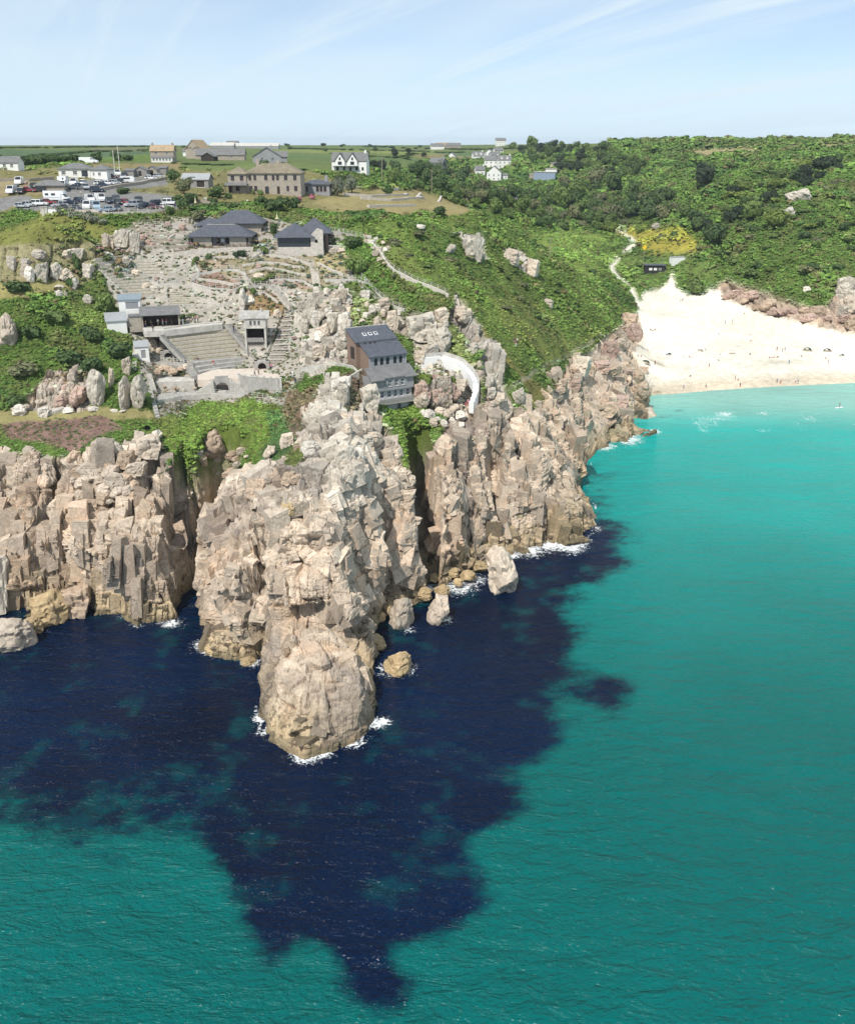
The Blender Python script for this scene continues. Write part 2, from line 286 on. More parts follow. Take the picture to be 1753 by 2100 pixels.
# right slope
paint([(700,470),(760,455),(960,440),(1100,470),(1170,560),(1260,620),(1310,650),(1290,680),(1180,760),(1120,800),(1060,800),(960,640),(880,600),(740,530)], (.105,.140,.034), 0, .55)
paint([(960,640),(1060,760),(1130,800),(1080,850),(1010,740)], (.17,.155,.05), .1, .35)
paint([(1000,610),(1100,620),(1160,700),(1240,680),(1200,730),(1130,740),(1040,690)], (.15,.165,.045), 0, .5)
paint([(1080,480),(1160,470),(1260,490),(1310,560),(1310,620),(1200,570),(1120,520)], (.15,.20,.048), 0, .30, 0)
paint([(1265,520),(1420,515),(1480,560),(1440,600),(1345,600),(1300,570)], (.11,.155,.04), 0, .5)
paint([(1240,480),(1270,475),(1400,470),(1435,500),(1430,520),(1330,515),(1290,490)], C_YEL, 0, .35, .5)
# cliffs
paint([(-700,925),(0,925),(60,930),(130,942),(230,928),(300,888),(330,905),(345,975),(395,1000),(430,985),(500,965),(530,978),(560,962),(600,962),(625,930),(600,890),(612,850),(640,815),(650,785),(740,785),(760,840),(785,855),(800,900),(830,960),(855,985),(885,940),(905,905),(930,890),(985,850),(1000,800),(985,760),(955,700),(925,640),(935,600),(965,640),(1010,720),(1060,800),(1090,850),(1130,800),(1170,745),(1230,705),(1285,655),(1315,640),(1335,700),(1300,720),(1345,830),(1420,900),(1300,1200),(1100,1300),(850,1650),(-700,1650)], C_ROCK, 1, 0)
paint([(605,640),(640,600),(720,595),(800,640),(860,650),(915,690),(905,740),(985,760),(990,850),(850,850),(850,690),(720,690),(720,740),(640,775),(612,740)], C_ROCK, .9, .1)
paint([(590,800),(650,800),(640,850),(600,900),(580,850)], C_HEATH, .1, .6); paint([(690,770),(745,760),(760,830),(700,840)], C_HEATH, .3, .5)
paint([(785,840),(860,835),(900,900),(885,950),(850,985),(825,960)], C_BRIGHT, 0, 1)
paint([(900,860),(985,845),(1000,890),(910,925)], (.24,.195,.165), .4, .1)
paint([(1010,750),(1050,760),(1090,840),(1060,850)], C_SCRUB, 0, .8)
paint([(720,600),(800,600),(850,640),(800,660),(740,690),(720,650)], (.13,.14,.05), .35, .7)
paint([(700,500),(760,500),(800,560),(860,600),(840,620),(730,570)], C_SCRUB, 0, 1)
paint([(870,620),(930,640),(970,740),(940,760),(880,690)], (.14,.15,.05), .2, .7)
paint([(940,480),(985,485),(1000,530),(960,530)], C_ROCK, 1, 0); paint([(1030,515),(1060,515),(1100,550),(1100,570),(1050,545)], C_ROCK, 1, 0)
# right side rocks and beach
paint([(1470,585),(1490,578),(1600,615),(1680,640),(1720,600),(1760,585),(2300,660),(2300,760),(1753,692),(1600,656),(1480,612)], (.40,.315,.25), 1, 0)
sand = paint([(1304,640),(1318,600),(1345,596),(1362,586),(1372,566),(1379,566),(1386,588),(1440,600),(1475,590),(1488,612),(1560,640),(1620,655),(1760,688),(2400,790),(2400,900),(1325,860),(1334,812),(1300,720),(1318,690)], C_SAND, 0, 0, 1)
sw = (sstep(1.7, .5, GZ+.25*fbm(GX*.06, GY*.06, None, 3, 81))*sand)[..., None]; COLR = COLR*(1-sw)+np.array([.62,.53,.40])*sw
sv = (sand*(.10*fbm(GX*.05, GY*.09, None, 4, 83)+.05*vn(GX*.5, GY*.3, None, 85)))[..., None]; COLR = COLR*(1+sv)
tl = (sand*np.exp(-((GZ-2.3-.3*fbm(GX*.04, GY*.04, None, 3, 87))/.10)**2)*sstep(.05, .4, fbm(GX*.2, GY*.2, None, 3, 89)))[..., None]; COLR = COLR*(1-.5*tl)+np.array([.22,.18,.12])*.5*tl
paint([(1390,560),(1420,552),(1452,572),(1446,600),(1410,606),(1390,590)], C_SCRUB, 0, 1)
# sand path up the valley
def strip(pts, wd, c, **k):
    L = [(x-wd, y) for x, y in pts]+[(x+wd, y) for x, y in reversed(pts)]
    paint(L, c, **k)
strip([(1318,640),(1290,590),(1262,565),(1252,548),(1268,530)], 6, C_SAND, smooth=1, raw=True)
strip([(1280,516),(1302,498),(1290,488),(1262,470)], 6, C_SAND, smooth=1, raw=True)
strip([(1040,800),(1080,770),(1130,745),(1180,720),(1230,690)], 3, C_PATH, smooth=.5)
under = GZ < 0.0
ROCK[under] = np.maximum(ROCK[under], .0)
COLV = COLR.copy()
for k in range(3): COLV[..., k] = blur(blur(COLR[..., k], 1, 0), 1, 1)
COLR = COLV; ROCK = blur(blur(ROCK, 1, 0), 1, 1)
def bil(A, X, Y):
    X, Y = np.asarray(X, float), np.asarray(Y, float)
    ti = np.interp(X/Y, tg, np.arange(NT)); ji = np.interp(Y, ry, np.arange(NR))
    i = np.clip(ti.astype(int), 0, NT-2); j = np.clip(ji.astype(int), 0, NR-2); a = ti-i; b = ji-j
    if A.ndim == 3: a = a[..., None]; b = b[..., None]
    return (A[i, j]*(1-a)+A[i+1, j]*a)*(1-b)+(A[i, j+1]*(1-a)+A[i+1, j+1]*a)*b
def ground(X, Y): return float(bil(GZ, X, Y))
def on(x, y, near=None, lo=95.0, hi=3500.0):
    """where the line of sight through sheet position x, y meets the ground"""
    u, v = (x-CX)/FP, (CY-y)/FP
    Ys = np.geomspace(near or lo, hi, 3000); s = Ys/(CP+v*SP); Xs = u*s; Zs = CAM_H+(-SP+v*CP)*s
    d = Zs-bil(GZ, Xs, Ys); k = np.argmax(d < 0)
    if d[k] >= 0:
        k = int(np.argmin(d/Ys)); return Vector((Xs[k], Ys[k], ground(Xs[k], Ys[k])))
    t = d[k-1]/(d[k-1]-d[k]) if k > 0 else 0
    Y = Ys[k-1]+(Ys[k]-Ys[k-1])*t if k > 0 else Ys[0]
    X = u*Y/(CP+v*SP)
    return Vector((X, Y, ground(X, Y)))

# ------------------------------------------------------------------ the land mesh
# every bearing is resampled so that faces are about as large as they look; steep rock gets its share
zc = GY*CP-(GZ-CAM_H)*SP; yc = GY*SP+(GZ-CAM_H)*CP
vy = yc/zc*FP/2.05
dv = np.abs(np.diff(vy, axis=1)); ds = np.hypot(np.diff(GY, axis=1), np.diff(GZ, axis=1))
wgt = dv+0.10*ds/GY[:, 1:]*FP/2.05 + 1e-4
wgt *= np.where(GZ[:, 1:] < -1.5, .03, 1.0)
cum = np.concatenate([np.zeros((NT, 1)), np.cumsum(wgt, axis=1)], axis=1)
NV = 760
LX = np.empty((NT, NV)); LY = np.empty((NT, NV)); LZ = np.empty((NT, NV))
cumS = np.stack([blur(cum/cum[:, -1:], 6, 0)], 0)[0]
idx = np.arange(NR, dtype=float); FI = np.empty((NT, NV))
for i in range(NT): FI[i] = np.interp(np.linspace(0, 1, NV), cumS[i], idx)
I0 = np.clip(FI.astype(int), 0, NR-2); FR = FI-I0; II = np.arange(NT)[:, None]
def rs(A):
    f = FR if A.ndim == 2 else FR[..., None]
    return A[II, I0]*(1-f)+A[II, I0+1]*f
LX, LY, LZ, LR, LC, LS = rs(GX), rs(GY), rs(GZ), rs(ROCK), rs(COLR), rs(SMOOTH)
P = np.stack([LX, LY, LZ], -1)
du = np.gradient(np.stack([blur(P[..., k], 3, 0) for k in range(3)], -1), axis=0); dw = np.gradient(np.stack([blur(P[..., k], 3, 1) for k in range(3)], -1), axis=1)
N = np.cross(du, dw); N /= np.linalg.norm(N, axis=-1, keepdims=True)+1e-9
for k in range(3): N[..., k] = blur(blur(N[..., k], 4, 0), 4, 1)
N /= np.linalg.norm(N, axis=-1, keepdims=True)+1e-9

def cell1(a, key, seed, jit=.36):
    i = np.floor(a)
    L0 = i+(hsh(i, key, 0, seed)-.5)*2*jit; L1 = i+1+(hsh(i+1, key, 0, seed)-.5)*2*jit
    lo = a < L0; hi = a >= L1
    k = i-lo+hi
    La = k+(hsh(k, key, 0, seed)-.5)*2*jit; Lb = k+1+(hsh(k+1, key, 0, seed)-.5)*2*jit
    return k, a-La, Lb-a
def blocks(x, y, z, wa, wb, wc, seed, rot=0.0, lean=0.0):
    ca, sa = math.cos(rot), math.sin(rot)
    a = (x*ca+y*sa+lean*z)/wa; c = (-x*sa+y*ca)/wc
    ka, a0, a1 = cell1(a, 0, seed)
    kb, b0, b1 = cell1(z/wb+hsh(ka, 9, 0, seed)*5+(hsh(ka, 4, 2, seed)-.5)*.08*c, ka, seed+1)
    kc, c0, c1 = cell1(c+hsh(ka, kb, 5, seed)*3, ka*7+kb, seed+2)
    h1 = hsh(ka, kb, kc, seed+3)
    da = np.minimum(a0, a1)*wa; db = np.minimum(b0, b1)*wb; dc = np.minimum(c0, c1)*wc
    tilt = (hsh(ka, kb, kc, seed+4)-.5)*(a0-a1)*wa + (hsh(ka, kb, kc, seed+5)-.5)*(b0-b1)*wb
    # columns stand proud as a whole, blocks in them a little
    return h1*.6+hsh(ka, kc, 7, seed+6)*.4, da, db, dc, tilt, hsh(ka, kb, kc, seed+8)
rm = (LR > .02) & (LY < 700)
x, y, z = LX[rm], LY[rm], LZ[rm]; r = LR[rm]
wx = x+.9*fbm(x*.06, y*.06, z*.06, 2, 41)+.10*vn(x*.9, y*.9, z*.9, 91); wy = y+.9*fbm(x*.06, y*.06, z*.06, 2, 43); wz = z+1.0*fbm(x*.06, y*.06, z*.06, 2, 47)+.10*vn(x*.8, y*.8, z*.8, 92)
rightside = sstep(25, 70, x)
# joint sets turn from place to place: upright on the flanks, raking slabs on the central buttress
cen = (x > -40+3*vn(y*.1, z*.1, None, 5)) & (x < 7+3*vn(y*.1, z*.1, None, 6)) & (y < 172)
dom = hsh(np.floor((x+2.5*vn(y*.15, z*.15, None, 7)+200)/9.0), np.floor(y/14.0), np.floor((z+2.5*vn(x*.15, y*.15, None, 8))/8.0), 55)
var = np.where(cen, np.where(dom < .22, 0, np.where(dom < .62, 1, 2)), 0)
def pick(setA, setB, setC): return [np.where(var == 0, a_, np.where(var == 1, b_, c_)) for a_, b_, c_ in zip(setA, setB, setC)]
o1, da1, db1, dc1, t1, q1 = pick(blocks(wx, wy, wz, 5.2, 7.5, 6.5, 101, .12, .10), blocks(wx, wy, wz, 7.5, 5.5, 7.0, 103, .55, -.42), blocks(wx, wy, wz, 6.5, 6.0, 7.5, 107, -.5, .55))
o2, da2, db2, dc2, t2, q2 = pick(blocks(wx, wy, wz, 1.9, 2.5, 2.6, 131, -.08, .14), blocks(wx, wy, wz, 2.6, 1.9, 2.8, 133, .7, -.5), blocks(wx, wy, wz, 2.4, 2.2, 2.8, 137, -.6, .7))
lump = fbm(x*.07, y*.07, z*.07, 2, 61)
# some faces are massive, others closely jointed
joint = sstep(-.28, .30, fbm(x*.055+9, y*.055, z*.055, 2, 77)+.15*rightside)
d = .9*lump+3.3*(o1-.5)+.55*t1+(.35+.65*joint)*(1.5*(o2-.5)+.45*t2)
def crack(dist, w, dep): return -dep*np.exp(-(dist/w)**2)
d += crack(da1, .30, 1.0)*np.where(cen, 1.1, 2.0)+crack(db1, .24, .9)+crack(dc1, .22, .6)
d += (.30+.70*joint)*(crack(da2, .19, 1.0)+crack(db2, .17, .55)+crack(dc2, .15, .35))
e1 = np.minimum(np.minimum(da1, db1*1.2), dc1); d -= .22*np.clip(1-e1/.5, 0, 1)**2
e2 = np.minimum(np.minimum(da2, db2*1.2), dc2); d -= .10*joint*np.clip(1-e2/.3, 0, 1)**2
o3, da3, db3, dc3, t3, q3 = blocks(wx, wy, wz, .85, 1.0, 1.1, 161, .3, -.1)
d += .42*(o3-.5)+.26*t3+crack(da3, .09, .25)+crack(db3, .09, .2)+.10*fbm(x*1.3, y*1.3, z*1.3, 2, 63)
amp = np.clip(r*1.25-.12, 0, 1)*np.where(y > 330, .8, 1.0)*(.38+.62*sstep(127, 135, y))
amp = amp*(.22+.78*sstep(1.5, 4.5, rs(CLD)[rm]))*(.45+.55*sstep(.0, .22, N[..., 2][rm]))
D = np.zeros((NT, NV)); D[rm] = d*amp
# where the mesh is stretched over a sheer wall it cannot carry fine joints: keep only the broad form there
spr = np.linalg.norm(np.diff(P, axis=1, append=P[:, -1:]), axis=-1); spc = np.linalg.norm(np.diff(P, axis=0, append=P[-1:]), axis=-1)
ws = sstep(.75, 1.6, np.maximum(blur(spr, 1, 1), blur(spc, 1, 0)))*(LY < 330)
D = D*(1-ws)+blur(blur(D, 3, 0), 3, 1)*ws
CRK = np.zeros((NT, NV)); CRK[rm] = amp*np.clip(np.exp(-(da1/.3)**2)+.8*np.exp(-(da2/.18)**2)*joint, 0, 1)
TINT = np.zeros((NT, NV)); TINT[rm] = q1*.6+q2*.4
QUIET = []      # (x0, x1, y0, y1) footprints filled in further down
soft = (1-np.clip(LR, 0, 1))*(1-.85*LS)*(LZ > .3)
D += soft*(.55*fbm(LX*.35, LY*.35, None, 3, 71)*np.clip(LY/220, 1, 3)+.9*fbm(LX*.06, LY*.06, None, 2, 73)*np.clip(LY/300, .6, 3))
Z6 = lambda zx, zy: ((250+zx/2.9217)/1.4478, (850+zy/2.9217)/1.4478)
THEATRE_CUT = [([Z6(*q) for q in ((700,395),(1215,335),(1470,600),(1700,700),(1700,835),(1400,960),(640,1000),(600,780),(900,690))], .9),
               ([(540,752),(583,628),(628,628),(610,752)], .8)]
# quiet ground under the theatre and the houses
for (sx0, sy0, sx1, sy1) in ((300,655,610,830),(215,455,745,640),(240,640,625,770),(90,360,400,437)):
    s1, s2 = sheet(LX, LY, LZ)
    m = (s1 > sx0) & (s1 < sx1) & (s2 > sy0) & (s2 < sy1)
    D[m] *= .12
Q = P+N*D[..., None]
# jutting roofs of rock above the front block and along the buttress: undersides in shade
def roof(x0, x1, y0, y1, z0, z1, out, seed):
    m = sstep(x0, x0+1.2, Q[..., 0])*(1-sstep(x1-1.2, x1, Q[..., 0]))*(LY > y0)*(LY < y1)
    zz_ = Q[..., 2]+1.1*(hsh(np.floor((Q[..., 0]+30)/2.7), seed, 0, 9)-.5)
    k = m*sstep(z0, z0+.5, zz_)*(1-sstep(z1-2.5, z1, zz_))*(.65+.6*hsh(np.floor((Q[..., 0]+31)/2.7), seed, 1, 9))
    Q[..., 1] -= out*k
roof(-23.5, -10.5, 130, 142, 10.8, 17.0, 3.4, 1); roof(-13.5, -6.0, 131, 146, 8.0, 13.5, 2.6, 2); roof(-36, -24, 133, 146, 12.5, 18, 1.6, 3)
roof(-70, -50, 148, 172, 10.5, 17.5, 2.0, 4); roof(-92, -72, 150, 176, 8.0, 15.0, 2.2, 5); roof(-6, 3, 140, 168, 10.0, 16.5, 2.0, 6); roof(6, 22, 165, 195, 9.0, 14.5, 1.7, 7)
for pl, dz in THEATRE_CUT:
    s1, s2 = sheet(LX, LY, LZ); m = inpoly(s1, s2, pl); Q[..., 2][m] = np.minimum(Q[..., 2][m], LZ[m]-dz)
# base rock tone: warm pale granite, greyer high up, ochre by the sea, black wet band, dark seepage
rockc = LC.copy()
n1 = fbm(LX*.12, LY*.12, LZ*.12, 3, 201); n2 = fbm(LX*.5, LY*.5, LZ*.5, 3, 207)
hi = sstep(18, 34, LZ)[..., None]
warm = np.array([.53,.43,.33]); grey = np.array([.51,.465,.395])
rk = warm*(1-hi)+grey*hi
rk = rk*(1+.20*n1[..., None]+.16*n2[..., None])*(.72+.50*TINT[..., None])
pink = sstep(.05, .5, fbm(LX*.2+50, LY*.2, LZ*.2, 2, 211))[..., None]
rk = rk*(1-pink*.5)+rk*np.array([1.05,.90,.80])*pink*.5
och = (sstep(6.5, 1.5, LZ+1.2*n1))[..., None]
rk = rk*(1-och*.65)+np.array([.46,.35,.19])*och*.65
blk = (sstep(.02, .30, fbm(LX*1.4, LY*1.4, LZ*1.0, 3, 221, .65))*sstep(6.5, 3.0, LZ+1.5*n1)*sstep(.2, .8, LZ))[..., None]
rk = rk*(1-blk*.75)+np.array([.075,.06,.045])*blk*.75
seep = (sstep(.12, .42, fbm(LX*.16, LY*.16+20, LZ*.05, 3, 231)))[..., None]*.55
rk = rk*(1-seep)+np.array([.20,.17,.15])*seep
wet = (sstep(1.5, .3, LZ+.5*n2))[..., None]
rk = rk*(1-wet*.8)+np.array([.10,.085,.05])*wet*.8
oxi = sstep(.22, .55, fbm(LX*.28+70, LY*.28, LZ*.22, 3, 237))[..., None]*.4*(1-hi)
rk = rk*(1-oxi)+np.array([.48,.33,.20])*oxi
lich = sstep(.42, .6, fbm(LX*.4+9, LY*.4, LZ*.4, 2, 241))[..., None]*.35*hi
rk = rk*(1-lich)+np.array([.33,.335,.27])*lich
RM = np.clip(LR*1.4-.1, 0, 1)[..., None]
rcol = LC*(1-RM)+rk*RM*(LC/np.array(C_ROCK))**.6
vegn = fbm(LX*.1, LY*.1, None, 4, 251)[..., None]; vegn2 = fbm(LX*.03, LY*.03, None, 3, 257)[..., None]
veg = (1-RM)*(1-LS[..., None]*.6)
rcol = rcol*(1+veg*(.35*vegn+.25*vegn2))
rcol = np.clip(rcol, .01, .9)

def grid_mesh(name, V, attrs, keep=None, flat=False):
    nt, nv = V.shape[:2]
    me = bpy.data.meshes.new(name)
    i = np.arange(nt*nv).reshape(nt, nv)
    F = np.stack([i[:-1, :-1], i[1:, :-1], i[1:, 1:], i[:-1, 1:]], -1).reshape(-1, 4)
    if keep is not None: F = F[keep(V.reshape(-1, 3)[F])]
    me.vertices.add(nt*nv); me.vertices.foreach_set('co', V.reshape(-1).astype(np.float32))
    me.loops.add(F.size); me.loops.foreach_set('vertex_index', F.reshape(-1).astype(np.int32))
    me.polygons.add(len(F)); me.polygons.foreach_set('loop_start', np.arange(0, F.size, 4, dtype=np.int32))
    me.update(calc_edges=True)
    if flat: me.attributes.new('sharp_face', 'BOOLEAN', 'FACE').data.foreach_set('value', np.ones(len(F), bool))
    for k, a in attrs.items():
        if a.ndim == 3:
            at_ = me.attributes.new(k, 'FLOAT_COLOR', 'POINT'); c = np.ones((nt*nv, 4), np.float32); c[:, :3] = a.reshape(-1, 3); at_.data.foreach_set('color', c.reshape(-1))
        else:
            at_ = me.attributes.new(k, 'FLOAT', 'POINT'); at_.data.foreach_set('value', a.reshape(-1).astype(np.float32))
    return me
# ------------------------------------------------------------------ materials
def mat(name):
    m = bpy.data.materials.new(name); m.use_nodes = True
    nt = m.node_tree; b = nt.nodes['Principled BSDF']
    return m, nt, b
def N_(nt, t, **kw):
    n = nt.nodes.new(t)
    for k, v in kw.items(): setattr(n, k, v)
    return n
def ramp(nt, fac, stops):
    r = N_(nt, 'ShaderNodeValToRGB'); nt.links.new(fac, r.inputs[0])
    el = r.color_ramp.elements
    while len(el) < len(stops): el.new(.5)
    for e, (p, c) in zip(el, stops): e.position = p; e.color = (*c, 1) if len(c) == 3 else c
    return r.outputs[0]
def noise(nt, scale, detail=4, rough=.55, vec=None, dist=0):
    n = N_(nt, 'ShaderNodeTexNoise'); n.inputs['Scale'].default_value = scale; n.inputs['Detail'].default_value = detail
    n.inputs['Roughness'].default_value = rough; n.inputs['Distortion'].default_value = dist
    if vec is None:
        g = N_(nt, 'ShaderNodeNewGeometry'); vec = g.outputs['Position']
    nt.links.new(vec, n.inputs['Vector'])
    return n.outputs[0]
def mulc(nt, a, b, fac=1.0):
    m = N_(nt, 'ShaderNodeMix', data_type='RGBA', blend_type='MULTIPLY'); m.inputs[0].default_value = fac
    nt.links.new(a, m.inputs[6]); nt.links.new(b, m.inputs[7]); return m.outputs[2]
def bump(nt, b, h, strength, distance):
    n = N_(nt, 'ShaderNodeBump'); n.inputs['Strength'].default_value = strength; n.inputs['Distance'].default_value = distance
    nt.links.new(h, n.inputs['Height']); nt.links.new(n.outputs[0], b.inputs['Normal']); return n
def simple(name, c, rough=.85, var=.18, scale=1.5, bmp=.25, bd=.05, metal=0, spec=.3):
    m, nt, b = mat(name)
    rgb = N_(nt, 'ShaderNodeRGB'); rgb.outputs[0].default_value = (*c, 1)
    f = noise(nt, scale, 5, .65)
    k = ramp(nt, f, [(.25, (1-var,)*3), (.75, (1+var,)*3)])
    nt.links.new(mulc(nt, rgb.outputs[0], k), b.inputs['Base Color'])
    b.inputs['Roughness'].default_value = rough; b.inputs['Metallic'].default_value = metal; b.inputs['Specular IOR Level'].default_value = spec
    if bmp: bump(nt, b, f, bmp, bd)
    return m
# land
M = {}
m, nt, b = mat('land'); M['land'] = m
A = N_(nt, 'ShaderNodeAttribute', attribute_name='cover'); RA = N_(nt, 'ShaderNodeAttribute', attribute_name='rock')
f1 = noise(nt, 2.2, 4, .7); f2 = noise(nt, .45, 3, .6)
k1 = ramp(nt, f1, [(.22, (.62,)*3), (.5, (1,)*3), (.78, (1.32,)*3)]); k2 = ramp(nt, f2, [(.25, (.78,)*3), (.75, (1.2,)*3)])
c = mulc(nt, mulc(nt, A.outputs['Color'], k1), k2)
nt.links.new(c, b.inputs['Base Color']); b.inputs['Roughness'].default_value = .93; b.inputs['Specular IOR Level'].default_value = .15
vo = N_(nt, 'ShaderNodeTexVoronoi', feature='DISTANCE_TO_EDGE'); gm = N_(nt, 'ShaderNodeNewGeometry'); vm = N_(nt, 'ShaderNodeMapping'); nt.links.new(gm.outputs['Position'], vm.inputs[0])
vm.inputs['Scale'].default_value = (1.0, 1.0, .55); wv = N_(nt, 'ShaderNodeMixRGB'); wv.inputs[0].default_value = .18; nt.links.new(vm.outputs[0], wv.inputs[1])
nz = N_(nt, 'ShaderNodeTexNoise'); nz.inputs['Scale'].default_value = .7; nt.links.new(gm.outputs['Position'], nz.inputs['Vector']); nt.links.new(nz.outputs['Color'], wv.inputs[2])
vo.inputs['Scale'].default_value = .75; nt.links.new(wv.outputs[0], vo.inputs['Vector'])
mr = N_(nt, 'ShaderNodeMapRange'); nt.links.new(vo.outputs['Distance'], mr.inputs[0]); mr.inputs[2].default_value = .05; mr.inputs[3].default_value = 0; mr.inputs[4].default_value = 1
mm = N_(nt, 'ShaderNodeMath', operation='MULTIPLY'); nt.links.new(mr.outputs[0], mm.inputs[0]); nt.links.new(RA.outputs['Fac'], mm.inputs[1])
sm = N_(nt, 'ShaderNodeMath', operation='ADD'); nt.links.new(mm.outputs[0], sm.inputs[0]); 
fm = N_(nt, 'ShaderNodeMath', operation='MULTIPLY'); nt.links.new(f1, fm.inputs[0]); fm.inputs[1].default_value = 1.8; nt.links.new(fm.outputs[0], sm.inputs[1])
bump(nt, b, sm.outputs[0], .45, .16)

def kind(o, k): o['kind'] = k; return o
land_me = grid_mesh('terrain', Q, {'cover': rcol, 'rock': np.clip(LR, 0, 1)}, keep=lambda q: q[..., 2].max(1) > -1.0, flat=True)
land = bpy.data.objects.new('terrain', land_me); col.objects.link(land); land_me.materials.append(M['land']); kind(land, 'structure')

# ------------------------------------------------------------------ the sea
st = np.concatenate([np.linspace(-1.3, -.66, 40, endpoint=False), np.linspace(-.66, .62, 460, endpoint=False), np.linspace(.62, 2.2, 60)])
sr = np.concatenate([np.linspace(5, 60, 20, endpoint=False), np.geomspace(60, 345, 400)])
WXg = st[:, None]*sr[None]; WYg = np.repeat(sr[None], len(st), 0); WZg = np.zeros_like(WXg)
s1, s2 = sheet(WXg, WYg, WZg)
w1 = s1+26*fbm(WXg*.12, WYg*.12, None, 5, 301, .62)+8*fbm(WXg*.5, WYg*.25, None, 2, 303); w2 = s2+26*fbm(WXg*.12, WYg*.12, None, 5, 305, .62)
kelp = np.zeros_like(WXg)
KELP = [[(-400,1150),(400,1050),(1000,1050),(1240,1060),(1290,1120),(1290,1150),(1215,1185),(1150,1220),(1195,1285),(1150,1380),(1140,1480),(1155,1545),(1110,1570),(1060,1562),(1035,1545),(1065,1600),(1080,1650),(1050,1692),(975,1705),(962,1760),(1000,1840),(960,1890),(900,1905),(860,1925),(790,1940),(835,2000),(822,2085),(770,2070),(690,2005),(640,1900),(600,1960),(520,1985),(490,1900),(470,1780),(430,1715),(330,1730),(200,1790),(100,1770),(0,1690),(-400,1650)],
 [(1180,1388),(1240,1364),(1275,1400),(1288,1468),(1225,1472),(1195,1425)], [(1190,940),(1240,948),(1245,975),(1225,1010),(1235,1060),(1190,1090)], [(1215,915),(1290,893),(1345,880),(1350,888),(1290,908),(1230,935)], [(1340,843),(1400,846),(1395,858),(1345,860)], [(1145,1655),(1185,1648),(1190,1668),(1150,1672)]]
for i, pl in enumerate(KELP): kelp[inpoly(w1, w2, pl)] = 1 if i < 5 else .4
for pl, v in (([(815,1505),(880,1500),(930,1545),(900,1570),(830,1540)], .45), ([(900,1560),(1010,1545),(1040,1560),(960,1590)], .4), ([(612,1740),(640,1730),(645,1860),(622,1890)], .5), ([(940,1640),(960,1650),(960,1700),(930,1690)], .5)):
    kelp[inpoly(w1, w2, pl)] = v
# the left foreground fades in and out over a mixed bottom
lf = sstep(1480, 1800, s2)*sstep(560, 300, s1)*.55
kelp = np.clip(kelp-lf*(kelp > .5), 0, 1)
for _ in range(2): kelp = blur(blur(kelp, 9, 0), 7, 1)
kelp = sstep(.20, .80, kelp+.55*fbm(WXg*.16, WYg*.24, None, 6, 331, .72)*np.sqrt(np.clip(4*kelp*(1-kelp), 0, 1)))
mott = fbm(WXg*.18, WYg*.18, None, 5, 311, .6); kelp = np.clip(kelp-.26*kelp*sstep(.10, .6, mott), 0, 1); kelp = np.clip(kelp+.05*sstep(.25, .6, fbm(WXg*.05, WYg*.05, None, 4, 313))*(s2 > 1300), 0, 1)
shelf = sstep(95, 300, WYg+.15*WXg)[..., None]          # the bottom shoals towards the beach
teal = np.array([.0001,.108,.100])*(1-shelf)+np.array([.0006,.37,.33])*shelf
sh2 = sstep(272, 312, WYg+.06*WXg)[..., None]; teal = teal*(1-sh2)+np.array([.22,.49,.42])*sh2
teal = teal*(1+.12*fbm(WXg*.04, WYg*.04, None, 3, 321)[..., None])
deep = np.array([.0002,.0075,.030])*(1+.5*fbm(WXg*.06, WYg*.06, None, 3, 325)[..., None])
sc_ = teal*(1-kelp[..., None])+deep*kelp[..., None]
# foam where swell meets rock
gz = bil(GZ, np.clip(WXg, -300, 300), np.clip(WYg, 92.5, 340))
foam = np.zeros_like(WXg)
for fx, fy, fr, fs in ((350,1278,26,.9),(425,1325,30,1),(440,1335,28,1),(515,1357,26,.9),(530,1475,16,1.0),(545,1500,22,.8),(625,1553,34,1),(660,1548,24,.9),(715,1520,34,1),(770,1482,30,1),(785,1478,16,1),(815,1372,38,.95),(905,1270,26,.8),(940,1205,40,.9),(975,1190,30,.8),(1050,1137,22,1),(1085,1128,34,1),(1130,1118,34,1),(1170,1122,34,1),(1195,1110,20,.9),(1225,1085,14,.8),(1240,915,24,.9),(1290,901,30,.9),(1340,886,16,.9),(250,1262,22,.6),(280,1282,18,.7),(140,1260,20,.5),(840,1290,22,.6),(405,1240,18,.6),(1440,800,70,.0)):
    foam = np.maximum(foam, .80*fs*np.exp(-(((s1-fx)/(fr*1.25))**2+((s2-fy)/(fr*.55))**2)))
shore = np.exp(-((gz+.3)/1.0)**2)*(WYg < 290)*.60*(.45+.9*np.clip(vn(WXg*.16, WYg*.16, None, 77), 0, 1))
foam = np.maximum(foam, shore)
beachfoam = np.exp(-((gz+.10)/.10)**2)*(WYg > 295)*(WXg > 60)*.62*(.5+.5*vn(WXg*.05, WYg*.02, None, 8))
foam = np.maximum(foam, np.clip(beachfoam, 0, 1))
sea_me = grid_mesh('sea', np.stack([WXg, WYg, WZg], -1), {'bottom': np.clip(sc_, 0, 1), 'foam': foam})
sea = bpy.data.objects.new('sea', sea_me); col.objects.link(sea); kind(sea, 'structure')
m, nt, b = mat('sea_water'); M['sea'] = m; sea_me.materials.append(m)
A = N_(nt, 'ShaderNodeAttribute', attribute_name='bottom'); FA = N_(nt, 'ShaderNodeAttribute', attribute_name='foam')
g = N_(nt, 'ShaderNodeNewGeometry')
def mapv(rot, sc):
    mp = N_(nt, 'ShaderNodeMapping'); nt.links.new(g.outputs['Position'], mp.inputs[0]); mp.inputs['Rotation'].default_value = (0, 0, R(rot)); mp.inputs['Scale'].default_value = sc; return mp.outputs[0]
wa = noise(nt, .55, 4, .62, mapv(8, (.45, 1.0, 1)), .7); wb = noise(nt, .12, 2, .55, mapv(14, (.4, 1.0, 1)), .5); wc = noise(nt, 1.9, 2, .6, mapv(-6, (.6, 1.0, 1)), .3)
